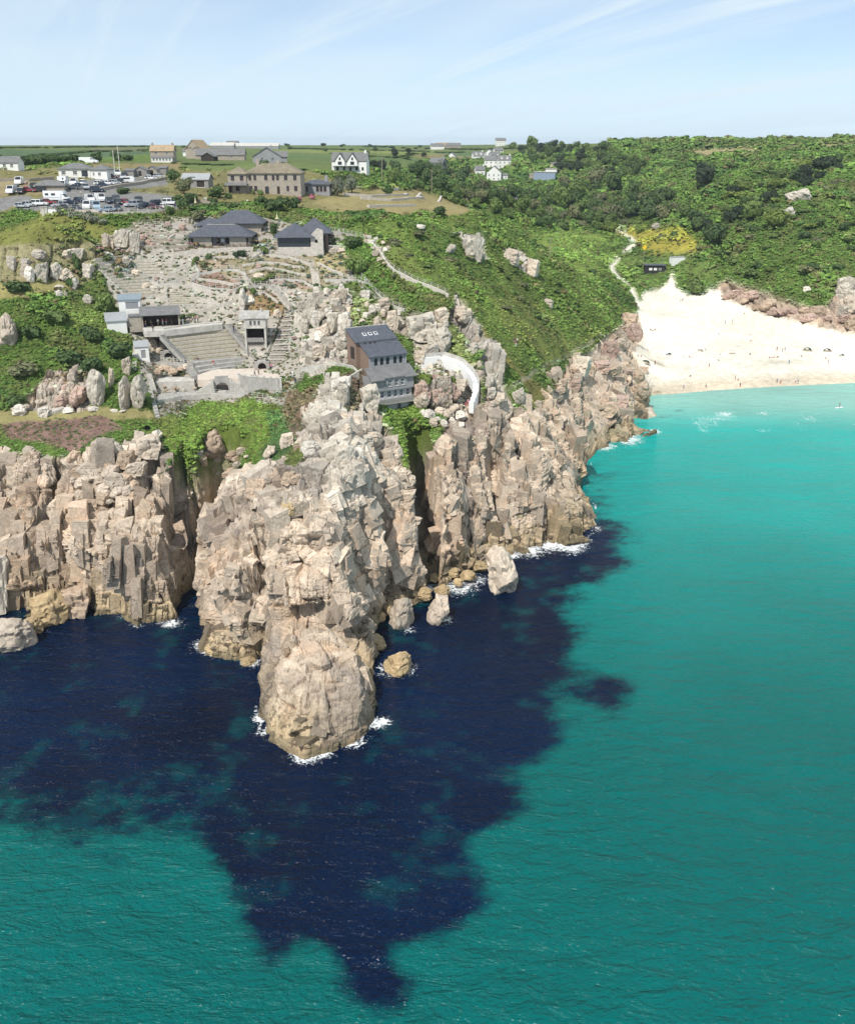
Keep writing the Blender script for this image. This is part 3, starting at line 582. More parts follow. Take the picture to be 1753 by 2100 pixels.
ad = N_(nt, 'ShaderNodeMath', operation='MULTIPLY_ADD'); nt.links.new(wb, ad.inputs[0]); ad.inputs[1].default_value = 1.6; nt.links.new(wa, ad.inputs[2])
ad2 = N_(nt, 'ShaderNodeMath', operation='MULTIPLY_ADD'); nt.links.new(wc, ad2.inputs[0]); ad2.inputs[1].default_value = .35; nt.links.new(ad.outputs[0], ad2.inputs[2])
bn = N_(nt, 'ShaderNodeBump'); bn.inputs['Strength'].default_value = .85; bn.inputs['Distance'].default_value = 1.25; nt.links.new(ad2.outputs[0], bn.inputs['Height'])
nt.links.new(bn.outputs[0], b.inputs['Normal'])
fz0 = noise(nt, 1.1, 5, .72, None, 1.6); fzm = N_(nt, 'ShaderNodeMath', operation='MULTIPLY_ADD'); nt.links.new(fz0, fzm.inputs[0]); fzm.inputs[1].default_value = 2.0; fzm.inputs[2].default_value = -.5; fz = fzm.outputs[0]
fa = N_(nt, 'ShaderNodeMath', operation='ADD'); nt.links.new(fz, fa.inputs[0]); nt.links.new(FA.outputs['Fac'], fa.inputs[1])
fr = N_(nt, 'ShaderNodeMapRange', interpolation_type='SMOOTHSTEP'); nt.links.new(fa.outputs[0], fr.inputs[0]); fr.inputs[1].default_value = .93; fr.inputs[2].default_value = 1.25
mx = N_(nt, 'ShaderNodeMix', data_type='RGBA'); nt.links.new(fr.outputs[0], mx.inputs[0]); nt.links.new(A.outputs['Color'], mx.inputs[6]); mx.inputs[7].default_value = (.8, .82, .82, 1)
nt.links.new(mx.outputs[2], b.inputs['Base Color'])
rr = N_(nt, 'ShaderNodeMapRange'); nt.links.new(fr.outputs[0], rr.inputs[0]); rr.inputs[3].default_value = .16; rr.inputs[4].default_value = .9; nt.links.new(rr.outputs[0], b.inputs['Roughness'])
b.inputs['IOR'].default_value = 1.33; b.inputs['Specular IOR Level'].default_value = .14

# joint-bounded granite blocks standing out of the cliff faces: thousands, too many to pick apart, so one body of stuff
rb = np.random.default_rng(21)
ar_ = np.linalg.norm(np.cross(Q[1:, :-1]-Q[:-1, :-1], Q[:-1, 1:]-Q[:-1, :-1]), axis=-1)
wq = ar_*(LR[:-1, :-1] > .8)*(LY[:-1, :-1] < 320)*(LZ[:-1, :-1] > .4)*(np.abs((LX/LY)[:-1, :-1]) < .62)*np.where(LY[:-1, :-1] < 130, .35, 1.0)*np.minimum(1, 180/LY[:-1, :-1])**2
q1s, q2s = sheet(LX, LY, LZ); wq = wq*(rs(CLD)[:-1, :-1] > 4.6)*(rs(CLS)[:-1, :-1] > 1.9)*~((q1s > 690) & (q1s < 1000) & (q2s > 670) & (q2s < 852))[:-1, :-1]
cq = np.cumsum(np.where(np.isfinite(wq), wq, 0).ravel()); nb = 7000
bi, bj = np.unravel_index(np.unique(np.searchsorted(cq, rb.uniform(0, cq[-1], nb))), wq.shape); nb = len(bi)
bp = Q[bi, bj]; bn_ = N[bi, bj]; sc_b = np.clip(bp[:, 1]/165, .8, 1.5)
cenb = (bp[:, 0] > -40) & (bp[:, 0] < 7) & (bp[:, 1] < 172)
big_ = rb.random(nb)**2.2
hx = (.45+1.6*big_)*rb.uniform(.7, 1.3, nb)*np.where(cenb, 1.1, .82)*sc_b; hz_ = (.6+2.1*big_)*rb.uniform(.7, 1.5, nb)*np.where(cenb, .8, 1.75)*sc_b; hy = (.8+1.2*big_)*rb.uniform(.8, 1.2, nb)*sc_b
rot_ = np.where(cenb, rb.choice([.5, -.45, .12], nb), .12)+rb.normal(0, .06, nb); lean_ = np.where(cenb, rb.choice([-.35, .4, .1], nb), -.10)+rb.normal(0, .05, nb); pit_ = rb.normal(.05, .08, nb)
cr, sr_ = np.cos(rot_), np.sin(rot_); cl, sl = np.cos(lean_), np.sin(lean_)
ex = np.stack([cr*cl, sr_*cl, sl], 1); ey = np.stack([-sr_, cr, pit_], 1); ey /= np.linalg.norm(ey, axis=1, keepdims=True); ez = np.cross(ex, ey)
ext = np.abs((bn_*ex).sum(1))*hx+np.abs((bn_*ey).sum(1))*hy+np.abs((bn_*ez).sum(1))*hz_
cc = bp-bn_*(ext*.92-rb.uniform(.12, .62, nb)*sc_b*(.6+.9*big_))[:, None]
VB = np.empty((nb, 8, 3)); tp = rb.uniform(.72, 1.0, (nb, 2)); 
for k, (a_, b_, c_) in enumerate([(-1,-1,-1),(1,-1,-1),(1,1,-1),(-1,1,-1),(-1,-1,1),(1,-1,1),(1,1,1),(-1,1,1)]):
    ja = rb.uniform(.80, 1.15, (nb, 3))
    VB[:, k] = cc+ex*(a_*hx*ja[:, 0]*np.where(c_ > 0, tp[:, 0], 1))[:, None]+ey*(b_*hy*ja[:, 1]*np.where(c_ > 0, tp[:, 1], 1))[:, None]+ez*(c_*hz_*ja[:, 2])[:, None]
FB = np.array([(3,2,1,0),(4,5,6,7),(0,1,5,4),(1,2,6,5),(2,3,7,6),(3,0,4,7)])[None]+(np.arange(nb)*8)[:, None, None]
cbm = bpy.data.meshes.new('cliff_blocks'); cbm.from_pydata(VB.reshape(-1, 3).tolist(), [], FB.reshape(-1, 4).tolist())
at_ = cbm.attributes.new('cover', 'FLOAT_COLOR', 'POINT'); cb_ = np.ones((nb, 8, 4), np.float32); cb_[..., :3] = np.clip(rcol[bi, bj]*rb.uniform(.78, 1.18, (nb, 1)), .02, .9)[:, None, :]; at_.data.foreach_set('color', cb_.ravel())
at_ = cbm.attributes.new('rock', 'FLOAT', 'POINT'); at_.data.foreach_set('value', np.ones(nb*8, np.float32))
cbm.materials.append(M['land']); cbo = bpy.data.objects.new('cliff_blocks', cbm); col.objects.link(cbo); kind(cbo, 'stuff'); cbo['label'] = 'jointed granite blocks standing out of the sea cliff faces'; cbo['category'] = 'rock'

# ------------------------------------------------------------------ mesh building kit
class MB:
    def __init__(s): s.v = []; s.f = []; s.mi = []
    def add(s, vs, fs, mi=0):
        o = len(s.v); s.v += [tuple(p) for p in vs]; s.f += [tuple(i+o for i in f) for f in fs]; s.mi += [mi]*len(fs); return s
    def box(s, x0, x1, y0, y1, z0, z1, mi=0):
        return s.add([(x0,y0,z0),(x1,y0,z0),(x1,y1,z0),(x0,y1,z0),(x0,y0,z1),(x1,y0,z1),(x1,y1,z1),(x0,y1,z1)],
                     [(3,2,1,0),(4,5,6,7),(0,1,5,4),(1,2,6,5),(2,3,7,6),(3,0,4,7)], mi)
    def prism(s, poly, ax, a, b, mi=0):
        """poly: 2-D outline; ax 'x': outline in (y, z); 'y': (x, z); 'z': (x, y)"""
        n = len(poly)
        def mk(p, t): return {'x': (t, p[0], p[1]), 'y': (p[0], t, p[1]), 'z': (p[0], p[1], t)}[ax]
        vs = [mk(p, a) for p in poly]+[mk(p, b) for p in poly]
        fs = [tuple(range(n))[::-1], tuple(range(n, 2*n))]+[(i, (i+1) % n, n+(i+1) % n, n+i) for i in range(n)]
        return s.add(vs, fs, mi)
    def tube(s, pts, r, n=6, r2=None, mi=0):
        pts = [Vector(p) for p in pts]; m = len(pts); rings = []
        for i, p in enumerate(pts):
            t = (pts[min(i+1, m-1)]-pts[max(i-1, 0)]).normalized()
            a = t.orthogonal().normalized() if abs(t.z) < .99 else Vector((1, 0, 0)); b_ = t.cross(a).normalized()
            rr = r+((r2 if r2 is not None else r)-r)*i/max(m-1, 1)
            rings.append([p+a*rr*math.cos(k*2*math.pi/n)+b_*rr*math.sin(k*2*math.pi/n) for k in range(n)])
        vs = [q for rg in rings for q in rg]
        fs = [(i*n+k, i*n+(k+1) % n, (i+1)*n+(k+1) % n, (i+1)*n+k) for i in range(m-1) for k in range(n)]
        fs += [tuple(range(n))[::-1], tuple(range((m-1)*n, m*n))]
        return s.add(vs, fs, mi)
    def ribbon(s, pts, w, h, base=-.6, mi=0, closed=False):
        """a wall or kerb of width w standing h above the points, following them"""
        pts = [Vector(p) for p in pts]; m = len(pts); L = []
        for i, p in enumerate(pts):
            t = pts[min(i+1, m-1)]-pts[max(i-1, 0)]; t.z = 0; t.normalize(); q = Vector((-t.y, t.x, 0))*w/2
            L.append([p-q+Vector((0,0,base)), p+q+Vector((0,0,base)), p+q+Vector((0,0,h)), p-q+Vector((0,0,h))])
        vs = [q for r_ in L for q in r_]
        fs = [(i*4+k, i*4+(k+1) % 4, (i+1)*4+(k+1) % 4, (i+1)*4+k) for i in range(m-1) for k in range(4)]
        fs += [(0,1,2,3)[::-1], tuple(range((m-1)*4, m*4))]
        return s.add(vs, fs, mi)
    def build(s, name, mats, parent=None, smooth=False):
        me = bpy.data.meshes.new(name); me.from_pydata(s.v, [], s.f)
        for mm_ in (mats if isinstance(mats, (list, tuple)) else [mats]): me.materials.append(M[mm_] if isinstance(mm_, str) else mm_)
        if any(s.mi): me.polygons.foreach_set('material_index', s.mi)
        bm = bmesh.new(); bm.from_mesh(me); bmesh.ops.recalc_face_normals(bm, faces=bm.faces); bm.to_mesh(me); bm.free()
        if smooth: me.polygons.foreach_set('use_smooth', [True]*len(me.polygons))
        o = bpy.data.objects.new(name, me); col.objects.link(o)
        if parent: o.parent = parent
        return o
def tag(o, label, cat, group=None):
    o['label'] = label; o['category'] = cat
    if group: o['group'] = group
    return o
def thing(name, label, cat, loc=(0,0,0), rz=0.0, group=None):
    o = bpy.data.objects.new(name, None); o.empty_display_size = .5; col.objects.link(o)
    o.location = loc; o.rotation_euler = (0, 0, rz); return tag(o, label, cat, group)
def copy_tree(o, parent=None):
    c_ = o.copy(); col.objects.link(c_)
    if parent: c_.parent = parent
    for ch in list(o.children): copy_tree(ch, c_)
    return c_
def px(n, p): 
    """size in metres of n sheet units at ground point p"""
    return n*(p[1]*CP-(p[2]-CAM_H)*SP)/FP

for nm, c_, kw in (('slate', (.085,.092,.11), dict(rough=.6, var=.3, scale=1.2)), ('slate_old', (.17,.168,.165), dict(var=.3, scale=.9)), ('slate_lichen', (.215,.185,.13), dict(var=.35, scale=.6)),
    ('granite', (.36,.315,.26), dict(var=.3, scale=1.8, bmp=.6, bd=.12)), ('granite_pale', (.52,.475,.41), dict(var=.28, scale=1.6, bmp=.6, bd=.12)), ('concrete', (.36,.345,.315), dict(var=.34, scale=1.0, bmp=.4)), ('concrete_pale', (.50,.475,.425), dict(var=.32, scale=.8, bmp=.4)),
    ('render_white', (.78,.77,.73), dict(var=.08, scale=.7, bmp=.1)), ('render_grey', (.29,.292,.30), dict(var=.14, scale=.8, bmp=.15)), ('render_pale', (.44,.445,.455), dict(var=.12)), ('brown_timber', (.245,.17,.13), dict(var=.25, scale=2.5)), ('dark_timber', (.045,.035,.03), dict(var=.25)),
    ('grey_timber', (.27,.26,.245), dict(var=.25, scale=2.2)), ('white_paint', (.78,.78,.76), dict(var=.06, bmp=0)), ('red_door', (.20,.035,.03), dict(var=.1, bmp=0)), ('red_frame', (.13,.045,.035), dict(var=.1, bmp=0)), ('turf', (.19,.165,.08), dict(var=.4, scale=2.0, bmp=.6, bd=.1)), ('stage_floor', (.58,.50,.42), dict(var=.18, scale=.8)), ('turf_green', (.12,.15,.045), dict(var=.35, scale=1.6, bmp=.6, bd=.1)),
    ('tin', (.33,.34,.345), dict(rough=.5, var=.15)), ('tin_blue', (.22,.27,.30), dict(rough=.5, var=.15)), ('asphalt', (.16,.157,.15), dict(var=.2, scale=.7, bmp=.2)), ('black_hut', (.03,.03,.032), dict(var=.2)), ('steel_blue', (.26,.33,.42), dict(rough=.5, var=.1)),
    ('post', (.52,.50,.45), dict(var=.15, bmp=0)), ('pole_wood', (.30,.25,.19), dict(var=.2, bmp=0)), ('yellow_sign', (.75,.50,.02), dict(var=.05, bmp=0)), ('canvas', (.60,.52,.33), dict(var=.1, bmp=0)), ('tyre', (.022,.022,.024), dict(var=.1, bmp=0)),
    ('alloy', (.45,.45,.46), dict(rough=.4, var=.05, bmp=0, metal=.6)), ('lamp_white', (.8,.8,.78), dict(rough=.2, var=.02, bmp=0)), ('lamp_red', (.35,.02,.02), dict(rough=.3, var=.02, bmp=0)), ('gorse', (.45,.34,.03), dict(var=.3)), ('bronze', (.10,.10,.10), dict()),
    ('bark', (.12,.095,.07), dict(var=.3)), ('tan_roof', (.36,.27,.17), dict(var=.25, scale=.7))):
    M[nm] = simple(nm, c_, **kw)
for nm, c_ in (('white', (.80,.80,.79)), ('silver', (.46,.48,.50)), ('navy', (.018,.027,.06)), ('black', (.014,.014,.016)), ('red', (.30,.02,.025)), ('dark_grey', (.07,.075,.085)), ('dark_green', (.025,.05,.04)), ('sky_blue', (.30,.42,.52)), ('maroon', (.13,.02,.03))):
    m, nt, b = mat('car_'+nm); b.inputs['Base Color'].default_value = (*c_, 1); b.inputs['Roughness'].default_value = .28; b.inputs['Coat Weight'].default_value = .6; b.inputs['Coat Roughness'].default_value = .06; M['car_'+nm] = m
m, nt, b = mat('glass_pane'); b.inputs['Base Color'].default_value = (.025,.03,.036,1); b.inputs['Roughness'].default_value = .08; b.inputs['Specular IOR Level'].default_value = .6; M['glass'] = m
for nm, c_ in (('skin', (.52,.34,.25)), ('cl_white', (.75,.75,.73)), ('cl_navy', (.03,.04,.10)), ('cl_red', (.42,.05,.06)), ('cl_black', (.02,.02,.022)), ('cl_blue', (.10,.22,.42)), ('cl_pink', (.55,.22,.28)), ('cl_tan', (.33,.26,.18)), ('cl_green', (.09,.18,.11)), ('hair', (.05,.035,.025))):
    M[nm] = simple(nm, c_, var=.08, bmp=0)

def wall_open(W, z0, z1, t, ops):
    """a wall along x from 0 to W with real openings; ops: (x centre, sill z, width, height, arched)"""
    mb = MB(); xs = sorted({0.0, W} | {o[0]-o[2]/2 for o in ops} | {o[0]+o[2]/2 for o in ops}); zs = sorted({z0, z1} | {o[1] for o in ops} | {o[1]+o[3] for o in ops})
    for a, b_ in zip(xs[:-1], xs[1:]):
        run = None
        for c_, d_ in zip(zs[:-1], zs[1:]):
            mx_, mz = (a+b_)/2, (c_+d_)/2
            hole = any(abs(mx_-o[0]) < o[2]/2 and o[1] < mz < o[1]+o[3] for o in ops)
            if not hole: run = (run[0], d_) if run else (c_, d_)
            if hole and run: mb.box(a, b_, 0, t, *run); run = None
        if run: mb.box(a, b_, 0, t, *run)
    for o in ops:
        if len(o) > 4 and o[4]:
            x, z, w, h = o[:4]; r = w/2; zt = z+h-r
            for sgn in (-1, 1):
                arc = [(x+sgn*r*math.cos(k*math.pi/10), zt+r*math.sin(k*math.pi/10)) for k in range(6)]
                mb.prism(arc+[(x, z+h+.002), (x+sgn*r, z+h+.002)], 'y', .004, t-.004)
    return mb
def window_part(parent, x, z, w, h, t, arched=False, frame='white_paint', bars=1, door=False, yoff=0.0):
    mb = MB(); fw = min(.09, w*.12)
    y0, y1 = yoff+t*.35, yoff+t*.35+.07
    mb.box(x-w/2+.002, x-w/2+fw, y0, y1, z, z+h).box(x+w/2-fw, x+w/2-.002, y0, y1, z, z+h).box(x-w/2+fw, x+w/2-fw, y0, y1, z, z+fw).box(x-w/2+fw, x+w/2-fw, y0, y1, z+h-fw, z+h)
    if not door:
        mb.box(x-w/2+fw, x+w/2-fw, y0+.012, y1-.012, z+h*.5-.03, z+h*.5+.03)
        for k in range(bars): xx = x-w/2+(k+1)*w/(bars+1); mb.box(xx-.025, xx+.025, y0+.006, y1-.006, z+fw, z+h-fw)
    o = mb.build('door_frame' if door else 'window', frame, parent)
    MB().box(x-w/2+fw, x+w/2-fw, y0+.02, y0+.045, z+fw, z+h-fw).build('door' if door else 'pane', ('dark_timber' if door is True else door) if door else 'glass', o if not door else parent)
    if not door and not arched: MB().box(x-w/2-.08, x+w/2+.08, yoff-.07, yoff+t*.3, z-.1, z-.002).build('sill', 'concrete', o)
    return o
def gable_roof(W, D_, z, rise, oh=.35, th=.18, ax='x', x0=0, y0=0):
    mb = MB()
    if ax == 'x':
        k = rise/(D_/2)
        for s_ in (0, 1):
            e = -oh if s_ == 0 else D_+oh
            ze = z-oh*k
            mb.prism([(y0+e, ze), (y0+D_/2, z+rise), (y0+D_/2, z+rise+th), (y0+e, ze+th)], 'x', x0-oh, x0+W+oh)
    else:
        k = rise/(W/2)
        for s_ in (0, 1):
            e = -oh if s_ == 0 else W+oh
            mb.prism([(x0+e, z-oh*k), (x0+W/2, z+rise), (x0+W/2, z+rise+th), (x0+e, z-oh*k+th)], 'y', y0-oh, y0+D_+oh)
    return mb
def hip_roof(W, D_, z, rise, oh=.45, inset=None, x0=0, y0=0, th=.16):
    a, b_, c_, d_ = x0-oh, x0+W+oh, y0-oh, y0+D_+oh
    i = inset if inset is not None else (D_+2*oh)/2
    if W >= D_: r1, r2 = (a+i, (c_+d_)/2), (b_-i, (c_+d_)/2)
    else: r1, r2 = ((a+b_)/2, c_+i), ((a+b_)/2, d_-i)
    if W >= D_ and r2[0]-r1[0] < .05: r1 = ((a+b_)/2-.03, r1[1]); r2 = ((a+b_)/2+.03, r1[1])
    vs = [(a,c_,z),(b_,c_,z),(b_,d_,z),(a,d_,z),(a,c_,z+th),(b_,c_,z+th),(b_,d_,z+th),(a,d_,z+th),(*r1,z+rise),(*r2,z+rise)]
    if W >= D_: fs = [(3,2,1,0),(0,1,5,4),(1,2,6,5),(2,3,7,6),(3,0,4,7),(4,5,9,8),(5,6,9),(6,7,8,9),(7,4,8)]
    else: fs = [(3,2,1,0),(0,1,5,4),(1,2,6,5),(2,3,7,6),(3,0,4,7),(4,5,8),(5,6,9,8),(6,7,9),(7,4,8,9)]
    return MB().add(vs, fs)
HS = [1.0]
def gp(x, y, Y):
    p_ = on(x, y); HS[0] = min(1.35, max(.8, p_.y/Y)); return p_
def house(name, label, p, rz, W, D_, Hw, roof='gable', rise=2.0, wall='granite', roofm='slate_old', ops=(), doors=(), lops=(), chim=(), oh=.35, cat='house', group=None, frame='white_paint', found=2.0, ax='x', chimm=None, dormers=()):
    """p: middle of the front wall at ground level"""
    root = thing(name, label, cat, (p[0], p[1], p[2]), rz, group)
    root.scale = (HS[0],)*3; HS[0] = 1.0
    t = .32; x0 = -W/2
    def shifted(mb, dx, dy=0.0): mb.v = [(v[0]+dx, v[1]+dy, v[2]) for v in mb.v]; return mb
    allops = [(o[0]-x0, *o[1:]) for o in list(ops)+[d[:4] for d in doors]]
    shifted(wall_open(W, -found, Hw, t, allops), x0).build('front_wall', wall, root)
    # the side walls with their openings, then the back
    for sgn in (-1, 1):
        lo = [o for o in lops] if sgn < 0 else []
        mb = wall_open(D_-2*t, -found, Hw, t, [(o[0]-t, *o[1:4]) for o in lo])
        xx = x0 if sgn < 0 else -x0-t
        mb.v = [(xx+v[1], t+v[0], v[2]) for v in mb.v]
        if roof == 'gable' and ax == 'x': mb.prism([(0, Hw), (D_, Hw), (D_/2, Hw+rise)], 'x', xx, xx+t)
        mb.build('side_wall', wall, root)
        for o in lo:
            w_ = MB().box(xx+.12, xx+.16, o[0]-o[2]/2, o[0]+o[2]/2, o[1], o[1]+o[3]).build('pane', 'glass', root)
    MB().box(x0, -x0, D_-t, D_, -found, Hw).build('back_wall', wall, root)
    if roof == 'gable' and ax == 'y':
        for y_ in (0, D_-t): MB().prism([(x0, Hw), (-x0, Hw), (0, Hw+rise)], 'y', y_, y_+t).build('gable', wall, root)
    if roof == 'gable': rf = gable_roof(W, D_, Hw, rise, oh, ax=ax, x0=x0).build('roof', roofm, root)
    elif roof == 'hip': rf = hip_roof(W, D_, Hw, rise, oh+.1, x0=x0).build('roof', roofm, root)
    elif roof == 'flat': rf = MB().box(x0-oh, -x0+oh, -oh, D_+oh, Hw, Hw+.22).build('roof', roofm, root)
    elif roof == 'shed': rf = MB().prism([(-oh, Hw-.05), (D_+oh, Hw+rise), (D_+oh, Hw+rise+.15), (-oh, Hw+.1)], 'x', x0-oh, -x0+oh).build('roof', roofm, root); MB().prism([(.32, Hw), (D_, Hw), (D_, Hw+rise*.93)], 'x', x0, x0+.3).prism([(.32, Hw), (D_, Hw), (D_, Hw+rise*.93)], 'x', -x0-.3, -x0).build('side_wall', wall, root)
    for (cx_, h_) in chim:
        MB().box(cx_-.5, cx_+.5, D_/2-.4, D_/2+.4, Hw+rise*.5, Hw+rise+h_).box(cx_-.3, cx_-.05, D_/2-.15, D_/2+.15, Hw+rise+h_, Hw+rise+h_+.4).box(cx_+.05, cx_+.3, D_/2-.15, D_/2+.15, Hw+rise+h_, Hw+rise+h_+.4).build('chimney', chimm or wall, rf)
    for (dx_, w_, zz, hh) in dormers:
        dm = MB().box(dx_-w_/2, dx_+w_/2, .3, D_/2-.2, zz, zz+hh).prism([(dx_-w_/2-.15, zz+hh), (dx_+w_/2+.15, zz+hh), (dx_, zz+hh+w_*.5)], 'y', .1, D_/2).build('dormer', wall, rf)
    for o in ops: window_part(root, o[0], o[1], o[2], o[3], t, len(o) > 4 and o[4], frame, 1 if o[2] < 1.3 else 2)
    for d in doors: window_part(root, d[0], d[1], d[2], d[3], t, False, frame, 0, d[4] if len(d) > 4 else True)
    return root

# ------------------------------------------------------------------ the tall slate-roofed house on the cliff
def cliff_house():
    b0 = at(765, 828, 28.6); rz = R(30); W = 9.0
    root = thing('cliff_house', 'tall stepped house with three dark slate roofs standing on the cliff beside the stage', 'house', b0, rz); root.scale = (1.04, 1.04, 1.10)
    def sh(mb, dx, dy, dz=0): mb.v = [(v[0]+dx, v[1]+dy, v[2]+dz) for v in mb.v]; return mb
    # plinth and balcony
    MB().box(3.2, 5.4, -.2, 7, -4.5, -.25).box(6.3, W-.1, -.2, 7, -4.5, -.25).box(.3, 3.2, 1.5, 7, -4.5, -.25).box(5.4, 6.3, .6, 7, -4.5, -.25).build('plinth', 'render_pale', root)
    bal = MB().box(-.2, W+.1, -1.25, .02, -.25, 0).build('balcony', 'concrete', root)
    MB().box(-.2, W+.1, -1.25, -1.12, .002, .75).box(-.2, -.08, -1.1, 0, .002, .75).build('parapet', 'grey_timber', bal)
    MB().tube([(-.15, -1.18, .95), (W+.05, -1.18, .95)], .03).build('handrail', 'post', bal)
    # lower storey
    ops = [(2.15, .75, .78, 1.35, True), (3.75, .75, .78, 1.35, True), (5.15, .75, .78, 1.35, True), (6.55, .75, .78, 1.35, True), (8.1, .75, .75, 1.35, False)]
    wall_open(W, 0.002, 2.35, .3, ops+[(.75, .02, .95, 2.05, False)]).build('front_wall', 'render_pale', root)
    for o in ops: window_part(root, *o[:4], .3, o[4], 'white_paint')
    window_part(root, .75, .02, .95, 2.05, .3, False, 'red_frame', 0, 'red_door')
    for xa in (0, W-.3): MB().box(xa, xa+.3, .3, 7, 0, 2.35).build('side_wall', 'render_pale', root)
    # middle storey, hung with slate, jutting out
    mo = [(2.5, 3.05, .42, 1.3), (3.7, 3.05, .85, 1.3), (5.2, 3.05, .85, 1.3), (6.6, 3.05, .85, 1.3)]
    sh(wall_open(W+.3, 2.35, 4.65, .3, [(o[0]+.15, *o[1:]) for o in mo]), -.15, -.55).build('jettied_wall', 'render_grey', root)
    MB().box(-.15, W+.15, -.25, .4, 2.352, 2.5).box(-.15, .15, -.25, 7, 2.5, 4.65).box(W-.15, W+.15, -.25, 7, 2.5, 4.65).build('side_wall', 'render_grey', root)
    for o in mo: window_part(root, *o, .3, False, 'white_paint', 1, yoff=-.55)
    lower = MB().prism([(-1.25, 4.45), (2.3, 6.35), (2.3, 6.52), (-1.25, 4.62)], 'x', -.75, 2.2).prism([(-.8, 4.69), (2.3, 6.35), (2.3, 6.52), (-.8, 4.86)], 'x', 2.2, 6.9).prism([(-1.05, 4.56), (2.3, 6.35), (2.3, 6.52), (-1.05, 4.73)], 'x', 6.9, W+.7).build('roof', 'slate_old', root)
    lower['label'] = 'lowest lichen-spotted grey slate roof'
    MB().prism([(-.25, 4.65), (2.3, 4.65), (2.3, 6.3)], 'x', -.15, .1).build('side_wall', 'render_grey', root); MB().prism([(-.25, 4.65), (2.3, 4.65), (2.3, 6.3)], 'x', W-.1, W+.15).build('side_wall', 'render_grey', root)
    # upper storey with five arched windows
    uo = [(2.0, 6.72, .78, 1.45, True), (3.35, 6.72, .78, 1.45, True), (4.7, 6.72, .78, 1.45, True), (6.4, 6.72, .78, 1.45, True), (7.7, 6.72, .78, 1.45, True)]
    sh(wall_open(W-.6, 4.7, 8.55, .3, [(o[0]-.6, *o[1:]) for o in uo]), .6, 2.3).build('upper_wall', 'render_grey', root)
    for o in uo: window_part(root, *o[:4], .3, True, 'dark_timber', yoff=2.3)
    for xa in (.6, W-.3): MB().prism([(2.6, 0), (10.5, 0), (10.5, 9.6), (6.2, 9.6), (2.6, 8.5)], 'x', xa, xa+.3).build('side_wall', 'brown_timber', root)
    r2 = MB().prism([(1.9, 8.38), (6.5, 10.35), (6.5, 10.52), (1.9, 8.55)], 'x', .35, W+.25).build('roof', 'slate', root)
    for k in (1.4, 2.5, 3.6): MB().box(k, k+.35, 5.95, 6.3, 10.2, 10.52).build('roof_vent', 'dark_timber', r2)
    MB().box(.35, W+.25, 6.35, 6.62, 10.3, 10.62).build('ridge', 'concrete', r2)
    # top block behind
    MB().box(-.3, W-.2, 6.62, 10.8, 0, 10.75).prism([(6.62, 10.75), (10.8, 10.75), (10.8, 12.4)], 'x', -.3, 0).prism([(6.62, 10.75), (10.8, 10.75), (10.8, 12.4)], 'x', W-.5, W-.2).build('top_wall', 'brown_timber', root)
    r3 = MB().prism([(6.25, 10.62), (11.0, 12.62), (11.0, 12.79), (6.25, 10.79)], 'x', -.65, W+.1).build('roof', 'slate', root)
    for k in (2.2, 3.5, 4.8):
        sk = MB(); y0, y1 = 8.0, 8.9; s_ = (12.62-10.62)/(11.0-6.25)
        sk.prism([(y0, 10.79+(y0-6.25)*s_), (y1, 10.79+(y1-6.25)*s_), (y1, 10.79+(y1-6.25)*s_+.08), (y0, 10.79+(y0-6.25)*s_+.08)], 'x', k, k+.75)
        so = sk.build('skylight', 'white_paint', r3)
        y0 += .12; y1 -= .12; MB().prism([(y0, 10.80+(y0-6.25)*s_), (y1, 10.80+(y1-6.25)*s_), (y1, 10.80+(y1-6.25)*s_+.09), (y0, 10.80+(y0-6.25)*s_+.09)], 'x', k+.12, k+.63).build('pane', 'glass', so)
    MB().box(-.65, W+.1, 10.95, 11.2, 12.55, 12.88).build('ridge', 'concrete_pale', r3)
    MB().box(-.42, -.3, 7.4, 9.0, 7.4, 9.6).build('side_opening', 'dark_timber', root)
    MB().tube([(W-.1, 2.2, 8.3), (W-.1, 2.2, 6.6)], .06).build('downpipe', 'post', root); MB().tube([(4.55, -.62, 4.6), (4.55, -.62, 2.4)], .05).build('downpipe', 'post', root)
    return root
cliff_house()

